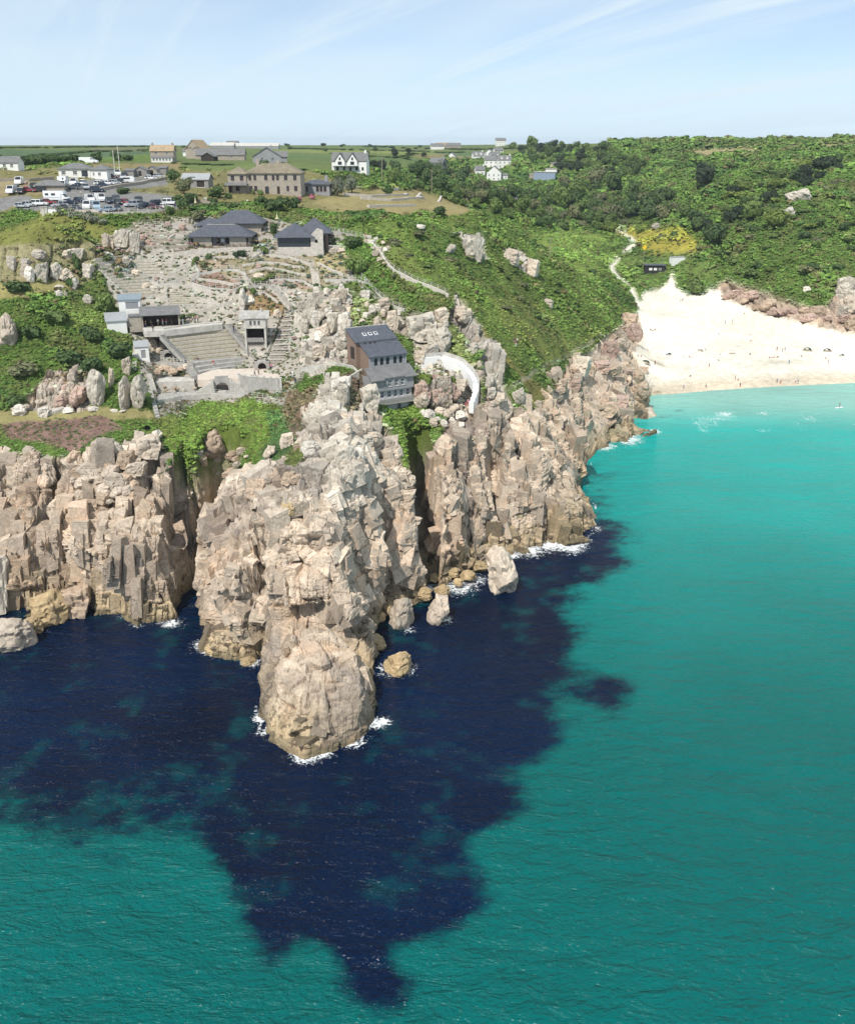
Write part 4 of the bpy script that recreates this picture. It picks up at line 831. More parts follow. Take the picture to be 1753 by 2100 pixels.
# ------------------------------------------------------------------ visitor pavilions above the theatre
def pavilion_left():
    p = at(452, 506, 54.6); root = thing('visitor_pavilion', 'long low stone pavilion under hipped slate roofs behind a brown railing', 'pavilion', p, R(2))
    W, D_ = 15.2, 8.0
    wall_open(W, -3, 2.5, .35, [(W/2+.2, .02, 4.6, 2.4)]).build('front_wall', 'granite', root).location.x = -W/2
    MB().box(-W/2, -W/2+.35, .35, D_, -3, 2.5).box(W/2-.35, W/2, .35, D_, -3, 2.5).box(-W/2+.35, W/2-.35, D_-.3, D_, -3, 2.5).build('side_wall', 'granite', root)
    rec = MB().box(-2.1, 2.5, 1.5, 1.7, 0, 2.5).build('porch_wall', 'render_grey', root)
    MB().box(-1.2, -.2, 1.42, 1.5, .02, 2.1).build('door', 'dark_timber', root); MB().box(1.2, 2.2, 1.42, 1.5, .02, 2.1).build('door', 'dark_timber', root)
    MB().box(.2, .8, 1.42, 1.5, 1.1, 1.8).build('notice', 'white_paint', root)
    for x in (-W/2+.5, W/2-.5): MB().box(x-.3, x+.3, -.06, 0, .1, 2.2).build('corner_post', 'dark_timber', root)
    MB().box(-2.2, 2.6, .36, 1.42, 2.48, 2.55).build('porch_ceiling', 'dark_timber', root)
    hip_roof(W, D_, 2.5, 2.75, 1.0, inset=4.6, x0=-W/2).build('roof', 'slate', root)['label'] = 'front hipped roof of blue-grey slate'
    MB().tube([(-W/2+4.0, 3.9, 5.25), (W/2-4.0, 3.9, 5.25)], .12).build('ridge', 'concrete', root)
    # taller wing behind
    MB().box(-2.5, 9.5, 9.6, 17.5, -1, 5.0).build('rear_wall', 'granite', root)
    r = hip_roof(12, 7.9, 5.0, 3.2, .9, inset=4.6, x0=-2.5, y0=9.6).build('roof', 'slate', root); r['label'] = 'rear hipped roof of blue-grey slate'
    hip_roof(8, 5.5, 4.4, 1.7, .5, x0=-8.0, y0=9.9).build('roof', 'slate', root); MB().box(-7.8, -2.6, 10.2, 15.2, -1, 4.4).build('rear_wall', 'granite', root)
    MB().box(9.0, 11.8, 10.4, 10.5, 2.7, 3.0).box(11.5, 11.8, 10.4, 10.6, 0, 2.7).build('porch_beam', 'white_paint', root)
    # railing of the forecourt
    return root
pavilion_left()
def pavilion_right():
    p = at(612, 509, 54.6); root = thing('cafe_pavilion', 'glazed cafe pavilion with hipped slate roof at the head of the gardens', 'pavilion', p, R(5))
    W, D_ = 9.2, 9.0
    MB().box(-5.2, 3.2, 0, .35, -3, .3).box(-5.2, -4.9, .35, D_, -3, .3).box(-4.9, 3.2, D_-.3, D_, -3, 2.6).build('plinth_wall', 'granite_pale', root)
    for k in range(10):
        x = -5.1+k*.9; MB().box(x-.06, x+.06, .05, .17, .3, 2.55).build('mullion', 'dark_timber', root)
    for k in range(9): MB().box(-5.04+k*.9, -4.26+k*.9, .1, .13, .3, 2.55).build('pane', 'glass', root)
    MB().box(-5.2, 3.2, .0, .22, 2.4, 2.62).box(-5.15, -5.05, .3, D_, .3, 2.6).build('lintel', 'dark_timber', root)
    MB().box(3.2, 6.4, -.15, .2, -3, 3.2).box(6.1, 6.4, .2, 3, -3, 3.2).prism([(3.2, 3.2), (6.4, 3.2), (6.4, 4.4), (5.0, 4.9)], 'y', -.15, .2).build('side_wall', 'granite_pale', root)
    MB().box(4.3, 5.0, -.19, -.15, 1.3, 2.1).build('window', 'dark_timber', root)
    MB().box(6.4, 7.7, .8, 1.0, -.5, 3.0).build('dark_doorway', 'dark_timber', root)
    hip_roof(8.6, D_, 2.6, 3.2, .9, inset=4.2, x0=-5.2).build('roof', 'slate', root)
    hip_roof(7.4, 9, 3.3, 3.6, .7, inset=4.0, x0=.4, y0=3.2).build('roof', 'slate', root)['label'] = 'taller rear roof with lichened ridge'
    MB().box(.8, 7.4, 3.8, 11.6, -1, 3.3).build('rear_wall', 'granite', root)
    MB().box(7.4, 13.5, 2.4, 8, -2.5, .2).build('terrace', 'granite_pale', root)
    return root
pavilion_right()

# ------------------------------------------------------------------ the stone hotel and the houses of the plateau
Z2 = lambda zx, zy: ((500+zx/2.504)/1.4478, (400+zy/2.504)/1.4478)
ph = gp(*Z2(785, 442), 306)
K = .0421
ops = [(x*K, 4.0, w, 1.5) for x, w in ((-168,.85),(-132,.85),(-52,1.0),(2,.85),(34,.85),(93,1.05),(160,1.05))]+[(x*K, .9, w, 1.5) for x, w in ((-165,.9),(-130,.9),(105,.8),(163,1.05))]
house('stone_hotel', 'large two-storey grey stone house with long tan-ridged slate roof', ph, R(-1), 400*K, 9, 6.0, 'hip', 2.9, 'granite', 'slate_lichen', ops, [(-48*K, .05, 1.2, 2.2, 'glass'), (36*K, .05, .9, 2.2)], [(2.2,1.6,1,1.4),(6,4.1,1,1.4)], [(-5.3,1.0),(1.0,.7)], frame='red_frame', cat='hotel')
pw = gp(*Z2(518, 436), 307.5)
house('hotel_wing', 'left wing of the stone house with verandah roof and dark red windows', pw, R(-1), 136*K, 8, 5.6, 'hip', 2.2, 'granite', 'slate_lichen', [(-32*K, 3.7, 1.1, 1.5), (35*K, 3.7, 1.1, 1.5), (0, .7, 1.1, 1.5)], [(-60*K+.3, .05, .9, 2.1)], frame='red_frame', cat='hotel')
mbp = MB().prism([(-2.1, 2.35), (.1, 3.05), (.1, 3.2), (-2.1, 2.5)], 'x', -3.6, 3.2); vr = mbp.build('verandah_roof', 'slate_old'); vr.location = pw+Vector((0, -.05, 0)); vr.scale = (pw.y/307.5,)*3; tag(vr, 'lean-to slate verandah roof on posts along the left wing', 'verandah')
for k in (-3.4, -1.2, 1.0, 3.0): MB().box(k-.08, k+.08, -2.0, -1.84, -.5, 2.45).build('post', 'dark_timber', vr)
pa = gp(*Z2(1095, 442), 304)
house('hotel_annex', 'single-storey pale annex with three tall dark windows beside the stone house', pa, R(-2), 205*K, 6.5, 2.75, 'hip', 1.4, 'render_grey', 'slate', [(-62*K, .7, .6, 1.6), (15*K, .7, .85, 1.6), (42*K, .7, .85, 1.6), (70*K, .7, .85, 1.6)], [(-93*K, .05, .8, 2.0)], frame='red_frame', chim=[(3.0, .9)], cat='annex')
def zone1(zx, zy): return (zx/3.6253, (400+zy/2.504)/1.4478)
ps = gp(*zone1(1455, 395), 296)
hs = house('garden_shed', 'weathered timber shed with solar panel on its metal roof', ps, R(-4), 190*K, 5, 2.4, 'gable', 1.5, 'grey_timber', 'tin', [], [(1.6, .1, 2.6, 2.0)], oh=.3, cat='shed')
MB().box(-2.0, -.1, .35, 1.5, 3.02, 3.1).build('solar_panel', 'glass', hs).rotation_euler = (R(0), 0, 0)
wallw = dict(wall='render_white', roofm='slate_old')
p = gp(*zone1(560, 316), 340); house('white_bungalow', 'wide white bungalow with grey hipped roof and dark windows', p, R(4), 10.6, 7, 2.6, 'hip', 1.9, ops=[(-3.6, .8, 1.4, 1.2), (.2, .8, 1.4, 1.2)], doors=[(3.4, .1, 2.2, 2.2, 'glass')], cat='bungalow', **wallw)
p = gp(*zone1(742, 330), 334); house('white_cottage', 'square white cottage with small grey pyramid roof beside the bungalow', p, R(-5), 5.6, 6, 2.9, 'hip', 1.7, ops=[(.2, 1.1, 1.0, 1.0), (-1.8, 1.1, .6, 1.0)], cat='cottage', **wallw)
p = gp(*zone1(10, 260), 380); house('white_bungalow', 'white gabled bungalow alone beside the long hedge', p, R(3), 13, 7, 2.6, 'gable', 2.0, ops=[(4.2, .9, 1.1, 1.1), (1.5, .9, 1.1, 1.1)], cat='bungalow', **wallw)
for zx, zy, w, h_, lb, wl_, ax in ((962, 314, 3.2, 2.0, 'small flat-roofed grey shed beside the gabled sheds', 'grey_timber', 'x'), (1045, 312, 4.6, 2.0, 'grey gabled timber shed between a flat shed and an open shed', 'grey_timber', 'y'), (1132, 305, 3.4, 1.9, 'open-fronted gabled shed with dark doorway', 'granite', 'y'), (1205, 295, 3.0, 2.0, 'low grey shed at the end of the shed row', 'grey_timber', 'x')):
    p = gp(*zone1(zx, zy), 338); house('shed', lb, p, 0, w, 4, h_, 'gable' if ax == 'y' else 'shed', 1.1 if ax == 'y' else .5, wl_, 'slate_old', [], [(0, .05, 1.4, 1.8)] if 'open' in lb else [], ax=ax, oh=.2, cat='shed')
p = gp(*zone1(1210, 202), 505); house('stone_farmhouse', 'stone farmhouse with tan tiled roof above a white sun porch', p, R(2), 11.5, 7, 5.2, 'gable', 2.6, 'granite', 'tan_roof', [(-2.8, 3.4, 1.1, 1.3), (2.6, 3.4, 1.1, 1.3)], chim=[(-5.0, .9), (5.0, .9)], cat='farmhouse')
HS[0] = p.y/505
sp = house('sun_porch', 'white glazed lean-to porch along the farmhouse front', (p[0]+.4, p[1]-2.4, p[2]), R(2), 10.2, 2.2, 1.9, 'shed', .7, 'render_white', 'slate_old', [(-4+k*1.6, .6, 1.1, 1.1) for k in range(6)], oh=.15, cat='porch')
p = gp(*zone1(1440, 180), 560); house('stone_barn', 'tall gabled stone barn with a high white window', p, R(-14), 9, 13, 5.2, 'gable', 4.6, 'granite', 'tan_roof', [(0, 5.0-.4, 1.3, 1.6)], ax='y', chim=[], cat='barn')
p = gp(*zone1(1395, 160), 580); house('lean_to', 'small white lean-to at the barn side', p, 0, 5, 4, 2.5, 'shed', 1.5, 'render_white', 'slate_old', cat='outhouse')
p = gp(*zone1(1640, 188), 545); house('long_barn', 'long low slate-roofed farm building beyond the stone barn', p, R(3), 26, 8, 2.6, 'gable', 3.0, 'granite', 'slate_old', [(-8, .9, 1, 1), (-2, .9, 1, 1), (6, .9, 1, 1)], cat='barn')
p = gp(*zone1(1545, 195), 520); house('farm_shed', 'dark gabled shed in front of the long farm building', p, R(-8), 7, 6, 2.2, 'gable', 1.8, 'dark_timber', 'slate_old', ax='y', cat='shed')
p = gp(*Z2(735, 210), 430); house('grey_gabled_house', 'grey house with broad crossing gables behind the stone hotel', p, R(8), 12, 8, 2.6, 'gable', 3.6, 'render_grey', 'slate_old', [(-2, .8, 1.2, 1.2), (2.5, .8, 1.2, 1.2)], chim=[(2, .7)], cat='house', ax='y')
p = gp(*Z2(815, 205), 432); house('grey_side_gable', 'low grey side range joined to the gabled house', p, R(8), 8, 6, 2.3, 'gable', 2.0, 'render_grey', 'slate_old', [(1.0, .8, 1.2, 1.1)], cat='house')
# twin-gabled white house
p = gp(*Z2(1345, 280), 470); r_ = house('twin_gabled_house', 'white villa with twin black-trimmed gables and a verandah', p, R(-6), 16.5, 8, 5.2, 'gable', 3.4, 'render_white', 'slate_old', [(-5.6, .9, 1.3, 1.5), (-2.4, .9, 1.1, 1.5), (.6, .9, 1.1, 1.5), (3.6, .9, 1.3, 1.5), (6.4, .9, 1.0, 1.4)], chim=[(7.2, .8)], frame='dark_timber', cat='villa')
for gx in (-4.2, 1.7):
    g_ = MB().box(gx-2.3, gx+2.3, -.9, 3.5, 2.9, 5.0).prism([(gx-2.3, 5.0), (gx+2.3, 5.0), (gx, 8.2)], 'y', -.9, 3.5).build('gable', 'render_white', r_)
    MB().prism([(gx-2.75, 4.6), (gx, 8.35), (gx, 8.65), (gx-2.75, 4.9)], 'y', -1.2, 3.6).prism([(gx+2.75, 4.6), (gx, 8.35), (gx, 8.65), (gx+2.75, 4.9)], 'y', -1.2, 3.6).build('gable_roof', 'slate', g_)
    MB().box(gx-.9, gx+.9, -.98, -.9, 3.4, 4.8).box(gx-.4, gx+.4, -.98, -.9, 5.4, 6.6).build('gable_window', 'glass', g_)
MB().box(-7.5, 4.6, -1.9, -.1, 2.6, 2.8).build('verandah', 'slate', r_)
# village in the valley
Z3 = lambda zx, zy: ((1000+zx/2.504)/1.4478, (380+zy/2.504)/1.4478)
V = [(735, 330, 640, 9.5, 6.5, 6.0, 'grey-fronted valley house with tall white gable end', 'render_grey', 'gable', 2.6, -28), (1145, 300, 800, 11, 8, 6.2, 'white valley house with dark slate roof, left of the long terrace', 'render_white', 'gable', 3.2, -12), (1245, 300, 806, 10.5, 7, 6.5, 'white valley terrace with two dormers', 'render_white', 'gable', 3.2, 3),
     (1165, 395, 770, 11, 9, 6.4, 'large white gabled house fronting the lane among trees', 'render_white', 'gy', 4.6, -8), (1065, 352, 785, 7.5, 6, 4.0, 'small white house with long slate roof joined to a gabled one', 'render_white', 'gable', 3.0, 10), (1240, 385, 772, 6, 5, 3.2, 'white single-storey extension beside the large gabled house', 'render_white', 'shed', 1.2, 0),
     (1055, 245, 900, 10, 7, 4.6, 'white house with dormer windows, upper end of the village', 'render_white', 'gable', 3.2, 14), (1130, 232, 910, 9, 7, 5.0, 'white gabled house half hidden behind the village terrace', 'render_white', 'gy', 3.4, -10), (1180, 232, 905, 9, 7, 3.6, 'low white house with grey roof behind the village terrace', 'render_white', 'gable', 2.6, 8),
     (850, 235, 980, 8, 6, 3.0, 'small white gabled cottage alone among dark trees', 'render_white', 'gy', 3.2, -20), (1205, 190, 1000, 9, 6, 3.0, 'little grey-roofed cottage on the wooded valley side', 'render_white', 'gable', 2.4, 16),
     (1540, 385, 700, 15, 9, 5.0, 'plain blue-grey flat-roofed building on the valley side', 'steel_blue', 'flat', 0, -12), (1590, 345, 712, 8, 6, 3.6, 'white end block beside the blue-grey building', 'render_white', 'flat', 0, -12), (1455, 385, 705, 5, 6, 3.6, 'grey stone block joined to the blue-grey building', 'granite', 'flat', 0, -12),
     (1640, 300, 740, 7, 6, 2.4, 'small ochre gabled hut above the blue-grey building', 'canvas', 'gable', 1.8, 20), (1015, 540, 590, 8, 6, 2.0, 'low grey roofed shed by the valley car park', 'granite', 'gable', 1.6, 30), (1090, 520, 600, 9, 6, 2.0, 'pale flat-roofed shed among valley trees', 'render_grey', 'flat', 0, 5), (1290, 510, 610, 7, 6, 2.2, 'grey pitched shed beside white vans in the valley', 'render_grey', 'gable', 2.0, -15),
     (1220, 135, 1350, 13, 9, 7.0, 'white square house alone on the skyline hill', 'render_white', 'gable', 3.2, 6)]
for zx, zy, Y, w, d_, h_, lb, wm, rt, rise, rzd in V:
    x_, y_ = Z3(zx, zy); p = gp(x_, y_, Y)
    ops = []
    n = max(2, int(w/3)); st_ = 2 if h_ > 4.2 else 1
    for k in range(n):
        for s_ in range(st_): ops.append((-w/2+(k+.5)*w/n, .9+2.8*s_, 1.0, 1.3))
    ro = house('valley_house' if 'shed' not in lb and 'hut' not in lb else 'shed', lb, p, R(rzd), w, d_, h_, 'gable' if rt == 'gy' else rt, rise, wm, 'slate_old' if rt != 'flat' else 'concrete_pale', ops if 'plain' not in lb and 'shed' not in lb and 'block' not in lb and 'hut' not in lb else [], ax='y' if rt == 'gy' else 'x', found=3.0, chim=[(w/2-.8, .8)] if rt == 'gable' and h_ > 3.9 else [], cat='house' if 'shed' not in lb and 'hut' not in lb else 'shed', dormers=[(-2.2, 1.6, h_+.3, 1.2), (2.2, 1.6, h_+.3, 1.2)] if 'dormer' in lb else ())
# far farms on the horizon
for zx, zy, Y, w, h_, lb, rm_ in ((590, 100, 1500, 92, 3.0, 'very long pale barn roof on the plateau horizon', 'concrete_pale'), (400, 100, 1450, 34, 3.5, 'low white-roofed farm sheds on the plateau horizon', 'concrete_pale'), (475, 92, 1700, 18, 5, 'grey farmhouse roofs behind the long pale barn', 'slate_old')):
    p = gp(*Z2(zx, zy), Y); house('far_barn', lb, p, 0, w, 14, h_, 'gable', 4, 'render_grey', rm_, cat='barn', found=8)
for zx, zy, Y, w, lb in ((750, 160, 1500, 20, 'pair of white cottages under trees on the far plateau'), (800, 152, 1600, 26, 'tan-roofed farmhouse among trees on the far plateau'), (870, 155, 1550, 22, 'grey farm block at the right end of the far farm')):
    p = gp(*Z3(zx, zy), Y); house('far_farmhouse', lb, p, R(8), w, 9, 4.5, 'gable', 4, 'render_white' if 'white' in lb else 'granite', 'tan_roof' if 'tan' in lb else 'slate_old', cat='farmhouse', found=10)

# ------------------------------------------------------------------ the open-air theatre
Z7 = lambda zx, zy: ((750+zx/2.504)/1.4478, (850+zy/2.504)/1.4478)
Z4 = lambda zx, zy: (zx/2.9217/1.4478, (600+zy/2.9217)/1.4478)
Z5 = lambda zx, zy: ((500+zx/2.9217)/1.4478, (600+zy/2.9217)/1.4478)
def lerp(a, b_, t): return (a[0]+(b_[0]-a[0])*t, a[1]+(b_[1]-a[1])*t)
def terrace_rows(name, label, FL, FR, BL, BR, z0, z1, n, stone, turf=None, bow=.03, cat='seating', drop=2.2, seg=14, back=None, gaps=()):
    if z0 is None: fl, fr, bl, br = [on(*q)+Vector((0, 0, .35)) for q in (FL, FR, BL, BR)]
    else: fl, fr, bl, br = at(*FL, z0), at(*FR, z0), at(*BL, z1), at(*BR, z1)
    auto = z0 is None
    root = thing(name, label, cat, (fl+fr)/2); o_ = root.location.copy()
    def curve(k):
        a, b_ = fl.lerp(bl, k/n), fr.lerp(br, k/n); t = b_-a; q = Vector((-t.y, t.x, 0)); q.z = 0
        return [a.lerp(b_, s/seg)+q*bow*4*(s/seg)*(1-s/seg) for s in range(seg+1)]
    for k in range(n):
        c0, c1 = curve(k), curve(k+1)
        z = sum(p.z for p in c0)/len(c0) if auto else z0+(z1-z0)*k/max(n-1, 1)
        if auto: z = max(z, max(ground(p.x, p.y) for p in c0[2:-2])+.1)
        v = [(p.x-o_.x, p.y-o_.y, z-drop-o_.z) for p in c0]+[(p.x-o_.x, p.y-o_.y, z-drop-o_.z) for p in c1]+[(p.x-o_.x, p.y-o_.y, z-o_.z) for p in c0]+[(p.x-o_.x, p.y-o_.y, z-o_.z) for p in c1]
        m_ = seg+1; f = []
        for s in range(seg):
            f += [(s, s+1, 2*m_+s+1, 2*m_+s), (2*m_+s, 2*m_+s+1, 3*m_+s+1, 3*m_+s)]
        f += [(0, 2*m_, 3*m_, m_), (seg, m_+seg, 3*m_+seg, 2*m_+seg), ]
        row = MB().add(v, f).build('seat_row', stone, root)
        if turf:
            w = []
            for p, q in zip(c0, c1): a = p.lerp(q, .30); w.append((a.x-o_.x, a.y-o_.y))
            w2 = [(q.x-o_.x, q.y-o_.y) for q in [p.lerp(q, .99) for p, q in zip(c0, c1)]]
            v = [(x, y, z-o_.z+.05) for x, y in w]+[(x, y, z-o_.z+.06) for x, y in w2]+[(x, y, z-o_.z-.03) for x, y in w]
            f = [(s, s+1, m_+s+1, m_+s) for s in range(seg)]+[(2*m_+s, 2*m_+s+1, s+1, s) for s in range(seg)]
            MB().add(v, f).build('turf', turf, row)
        if back:
            # low back slabs set along the bench
            for s in range(0, seg, 1):
                p, q = c0[s].lerp(c1[s], .40), c0[s+1].lerp(c1[s+1], .40)
                a, b_ = p.lerp(q, .03), p.lerp(q, .97)
                MB().ribbon([(a.x-o_.x, a.y-o_.y, z-o_.z), (b_.x-o_.x, b_.y-o_.y, z-o_.z)], .62, .48, .33).build('bench_slab', back, row)
                MB().ribbon([(a.x-o_.x, a.y-o_.y, z-o_.z), (a.x-o_.x+(b_.x-a.x)*.12, a.y-o_.y+(b_.y-a.y)*.12, z-o_.z)], .4, .33, -.05).build('bench_foot', back, row)
    return root
terrace_rows('turf_seating', 'broad bank of curved turf-topped stone seat rows facing the stage', Z6(905,648), Z6(1450,592), Z6(690,392), Z6(1212,332), 32.9, 38.7, 9, 'granite_pale', 'turf')
terrace_rows('front_seating', 'three grey stone bench rows curving between the turf bank and the stage', Z6(1000,742), Z6(1515,668), Z6(925,655), Z6(1498,606), 31.4, 32.8, 3, 'concrete', None, .045)
terrace_rows('bench_seating', 'steep stack of grey concrete bench rows beside the two-storey theatre box', (549,742), (603,742), (588,641), (622,641), 32.9, 40.6, 11, 'granite', None, .02, seg=6, back='concrete_pale')
terrace_rows('upper_seating', 'fan of timber-edged terrace rows climbing to the mound boulders', Z4(1100,815), Z4(1420,815), Z4(815,505), Z4(1080,490), None, None, 13, 'granite_pale', 'turf', .02, seg=8, drop=1.6)
terrace_rows('small_turf_seating', 'small bank of turf rows above the long open shed', Z6(752,190), Z6(1080,142), Z6(742,40), Z6(940,22), None, None, 7, 'granite_pale', 'turf', .02, seg=8)
terrace_rows('top_terraces', 'wide shallow terrace steps below the forecourt railing', Z4(1200,650), Z4(1480,620), Z4(1180,500), Z4(1560,470), None, None, 6, 'granite_pale', 'turf', .02, seg=8)

def slab(name, pts, z, th, m_, parent=None, tagv=None):
    w = [at(*p, z) for p in pts]
    o = MB().prism([(p.x, p.y) for p in w], 'z', z-th, z).build(name, m_, parent)
    if tagv: tag(o, *tagv)
    return o
slab('stage', [Z6(*p) for p in ((985,770),(1130,718),(1300,716),(1500,712),(1720,722),(1712,838),(1450,818),(1340,801),(1270,797),(1150,797),(1100,812),(985,815))], 31.25, 1.5, 'stage_floor', None, ('pale paved main stage beside the arched doorway', 'stage'))
slab('stage_apron', [Z6(*p) for p in ((598,782),(955,788),(958,832),(622,842))], 30.3, 2.4, 'concrete_pale', None, ('long pale apron platform left of the stage arch', 'platform'))
slab('lower_walkway', [Z6(*p) for p in ((600,925),(800,918),(990,900),(1450,905),(1660,950),(1650,1000),(1350,966),(1100,948),(850,968),(640,1012))], 28.5, 3.0, 'concrete', None, ('grey curved walkway below the stage arch', 'walkway'))
slab('left_gangway', [Z6(*p) for p in ((575,640),(960,665),(950,695),(590,672))], 32.3, 1.6, 'concrete', None, ('grey gangway wall at the foot of the turf bank', 'gangway'))
slab('shed_terrace', [Z6(*p) for p in ((505,352),(840,330),(1200,300),(1200,326),(690,385),(520,388))], 39.3, 1.4, 'concrete_pale', None, ('pale paved terrace in front of the long open shed', 'terrace'))
def wall_line(name, label, pts, w, h, m_, z=None, base=-1.0, cat='wall', rail=None, posts=0, group=None, coping=None):
    P_ = [at(*p, z) if z is not None else on(*p) for p in pts]
    fine = []
    for a, b_ in zip(P_[:-1], P_[1:]):
        n = max(1, int((b_-a).length/2.0))
        for k in range(n):
            q = a.lerp(b_, k/n)
            if z is None: q.z = ground(q.x, q.y)
            fine.append(q)
    fine.append(P_[-1]); o0 = fine[0].copy()
    mb = MB().ribbon([p-o0 for p in fine], w, h, base); o = mb.build(name, m_); o.location = o0; tag(o, label, cat, group)
    if coping: MB().ribbon([p-o0+Vector((0,0,h-.005)) for p in fine], w+.12, .12, 0).build('coping', coping, o)
    if posts:
        L = 0; acc = 0
        for a, b_ in zip(fine[:-1], fine[1:]):
            seg = (b_-a).length; s = acc
            while s < seg:
                q = a.lerp(b_, s/seg)-o0; MB().box(q.x-.06, q.x+.06, q.y-.06, q.y+.06, q.z+h-.1, q.z+h+.95).build('post', 'post', o); s += posts
            acc = s-seg
        for hh in (.45, .88): MB().tube([p-o0+Vector((0, 0, h+hh)) for p in fine], .025, 5).build('rail', 'post', o)
    return o
wall_line('parapet_wall', 'white curved parapet with railing along the lower walkway', [Z6(*p) for p in ((640,1012),(850,968),(1100,948),(1350,966),(1630,998))], .3, .55, 'concrete_pale', 28.5, -2.2, posts=1.3)
wall_line('stage_wall', 'grey panelled parapet along the front of the main stage', [Z6(*p) for p in ((1340,801),(1450,818),(1712,838))], .28, .85, 'concrete', 31.25, -2.6, coping='concrete_pale')
for q in (1345,1400,1455,1510,1565,1620,1675,1708):
    pp = at(*Z6(q, 801+(q-1340)*.1), 31.25); pl_ = MB().box(-.2, .2, -.2, .2, -2.0, 1.05).box(-.27, .27, -.27, .27, 1.05, 1.18).build('stage_pier', 'concrete_pale'); pl_.location = pp+Vector((0, -.12, 0)); tag(pl_, 'square stone pier in the parapet along the main stage front', 'pier', 'stage parapet piers')
wall_line('apron_wall', 'low pale wall edging the apron platform', [Z6(*p) for p in ((622,842),(800,838),(958,832))], .3, .35, 'concrete_pale', 30.3, -2.4)
wall_line('gangway_wall', 'grey block balustrade along the gangway', [Z6(*p) for p in ((590,655),(750,672),(950,690))], .3, .45, 'concrete', 32.3, -2.0, posts=.9)
wall_line('seating_wall', 'pale coping wall along the back of the turf bank', [Z6(*p) for p in ((690,380),(950,340),(1210,322))], .35, .45, 'concrete_pale', 39.1, -1.0)
# arch with a stair on either side
def stage_arch():
    p = at(*Z6(1215, 898), 28.5); root = thing('stage_arch', 'grey stone arch with a stair rising on either side below the stage', 'arch', p+Vector((0, -1.7, 0)), R(9))
    r, zs = 1.35, .75
    arc = [(r*math.cos(math.pi*k/12), zs+r*math.sin(math.pi*k/12)) for k in range(13)]
    out = [(-5.6, 0), (-1.5, 2.75), (1.5, 2.75), (5.6, 0), (r, 0)]+arc+[(-r, 0)]
    MB().prism(out, 'y', 0, .45).build('arch_wall', 'concrete', root)
    MB().box(-2, 2, 2.2, 2.4, 0, 2.7).box(-2, -1.4, .45, 2.2, 0, 2.7).box(1.4, 2, .45, 2.2, 0, 2.7).build('recess', 'granite', root)
    MB().prism([(-1.45, 2.755), (1.45, 2.755), (1.45, 3.5), (-1.45, 3.5)], 'y', .05, .3).build('balustrade', 'concrete', root)
    for s in (-1, 1):
        for k in range(11):
            x = s*(1.75+k*.36); z = 2.75-k*.25
            MB().box(min(x, x+s*.40), max(x, x+s*.40), -.85, -.002, -.2, z-.05).build('step', 'concrete_pale', root)
    MB().box(-.9, .9, -.9, -.05, 0, .28).build('low_step', 'concrete_pale', root)
stage_arch()
for zx, zy, h0, lb in ((735, 632, 32.35, 'small dark arched niche in the bank left of the turf rows'), (1545, 722, 31.3, 'arched doorway at the back of the main stage')):
    p = at(*Z6(zx, zy), h0) if zx > 900 else on(*Z6(zx, zy)); r = .95; root = thing('arched_doorway', lb, 'doorway', p, R(10))
    arc = [(r*math.cos(math.pi*k/10), .55+r*math.sin(math.pi*k/10)) for k in range(11)]
    MB().prism([(-1.7, 0), (-1.7, 1.9), (1.7, 1.9), (1.7, 0), (r, 0)]+arc+[(-r, 0)], 'y', 0, .4).build('arch_wall', 'concrete', root)
    MB().box(-1.6, 1.6, 1.2, 1.5, 0, 1.85).build('recess', 'dark_timber', root); MB().box(-1.7, -1.0, .4, 1.6, -1, 1.9).box(1.0, 1.7, .4, 1.6, -1, 1.9).box(-1.7, 1.7, .4, 1.6, 1.52, 1.9).build('arch_sides', 'concrete', root)
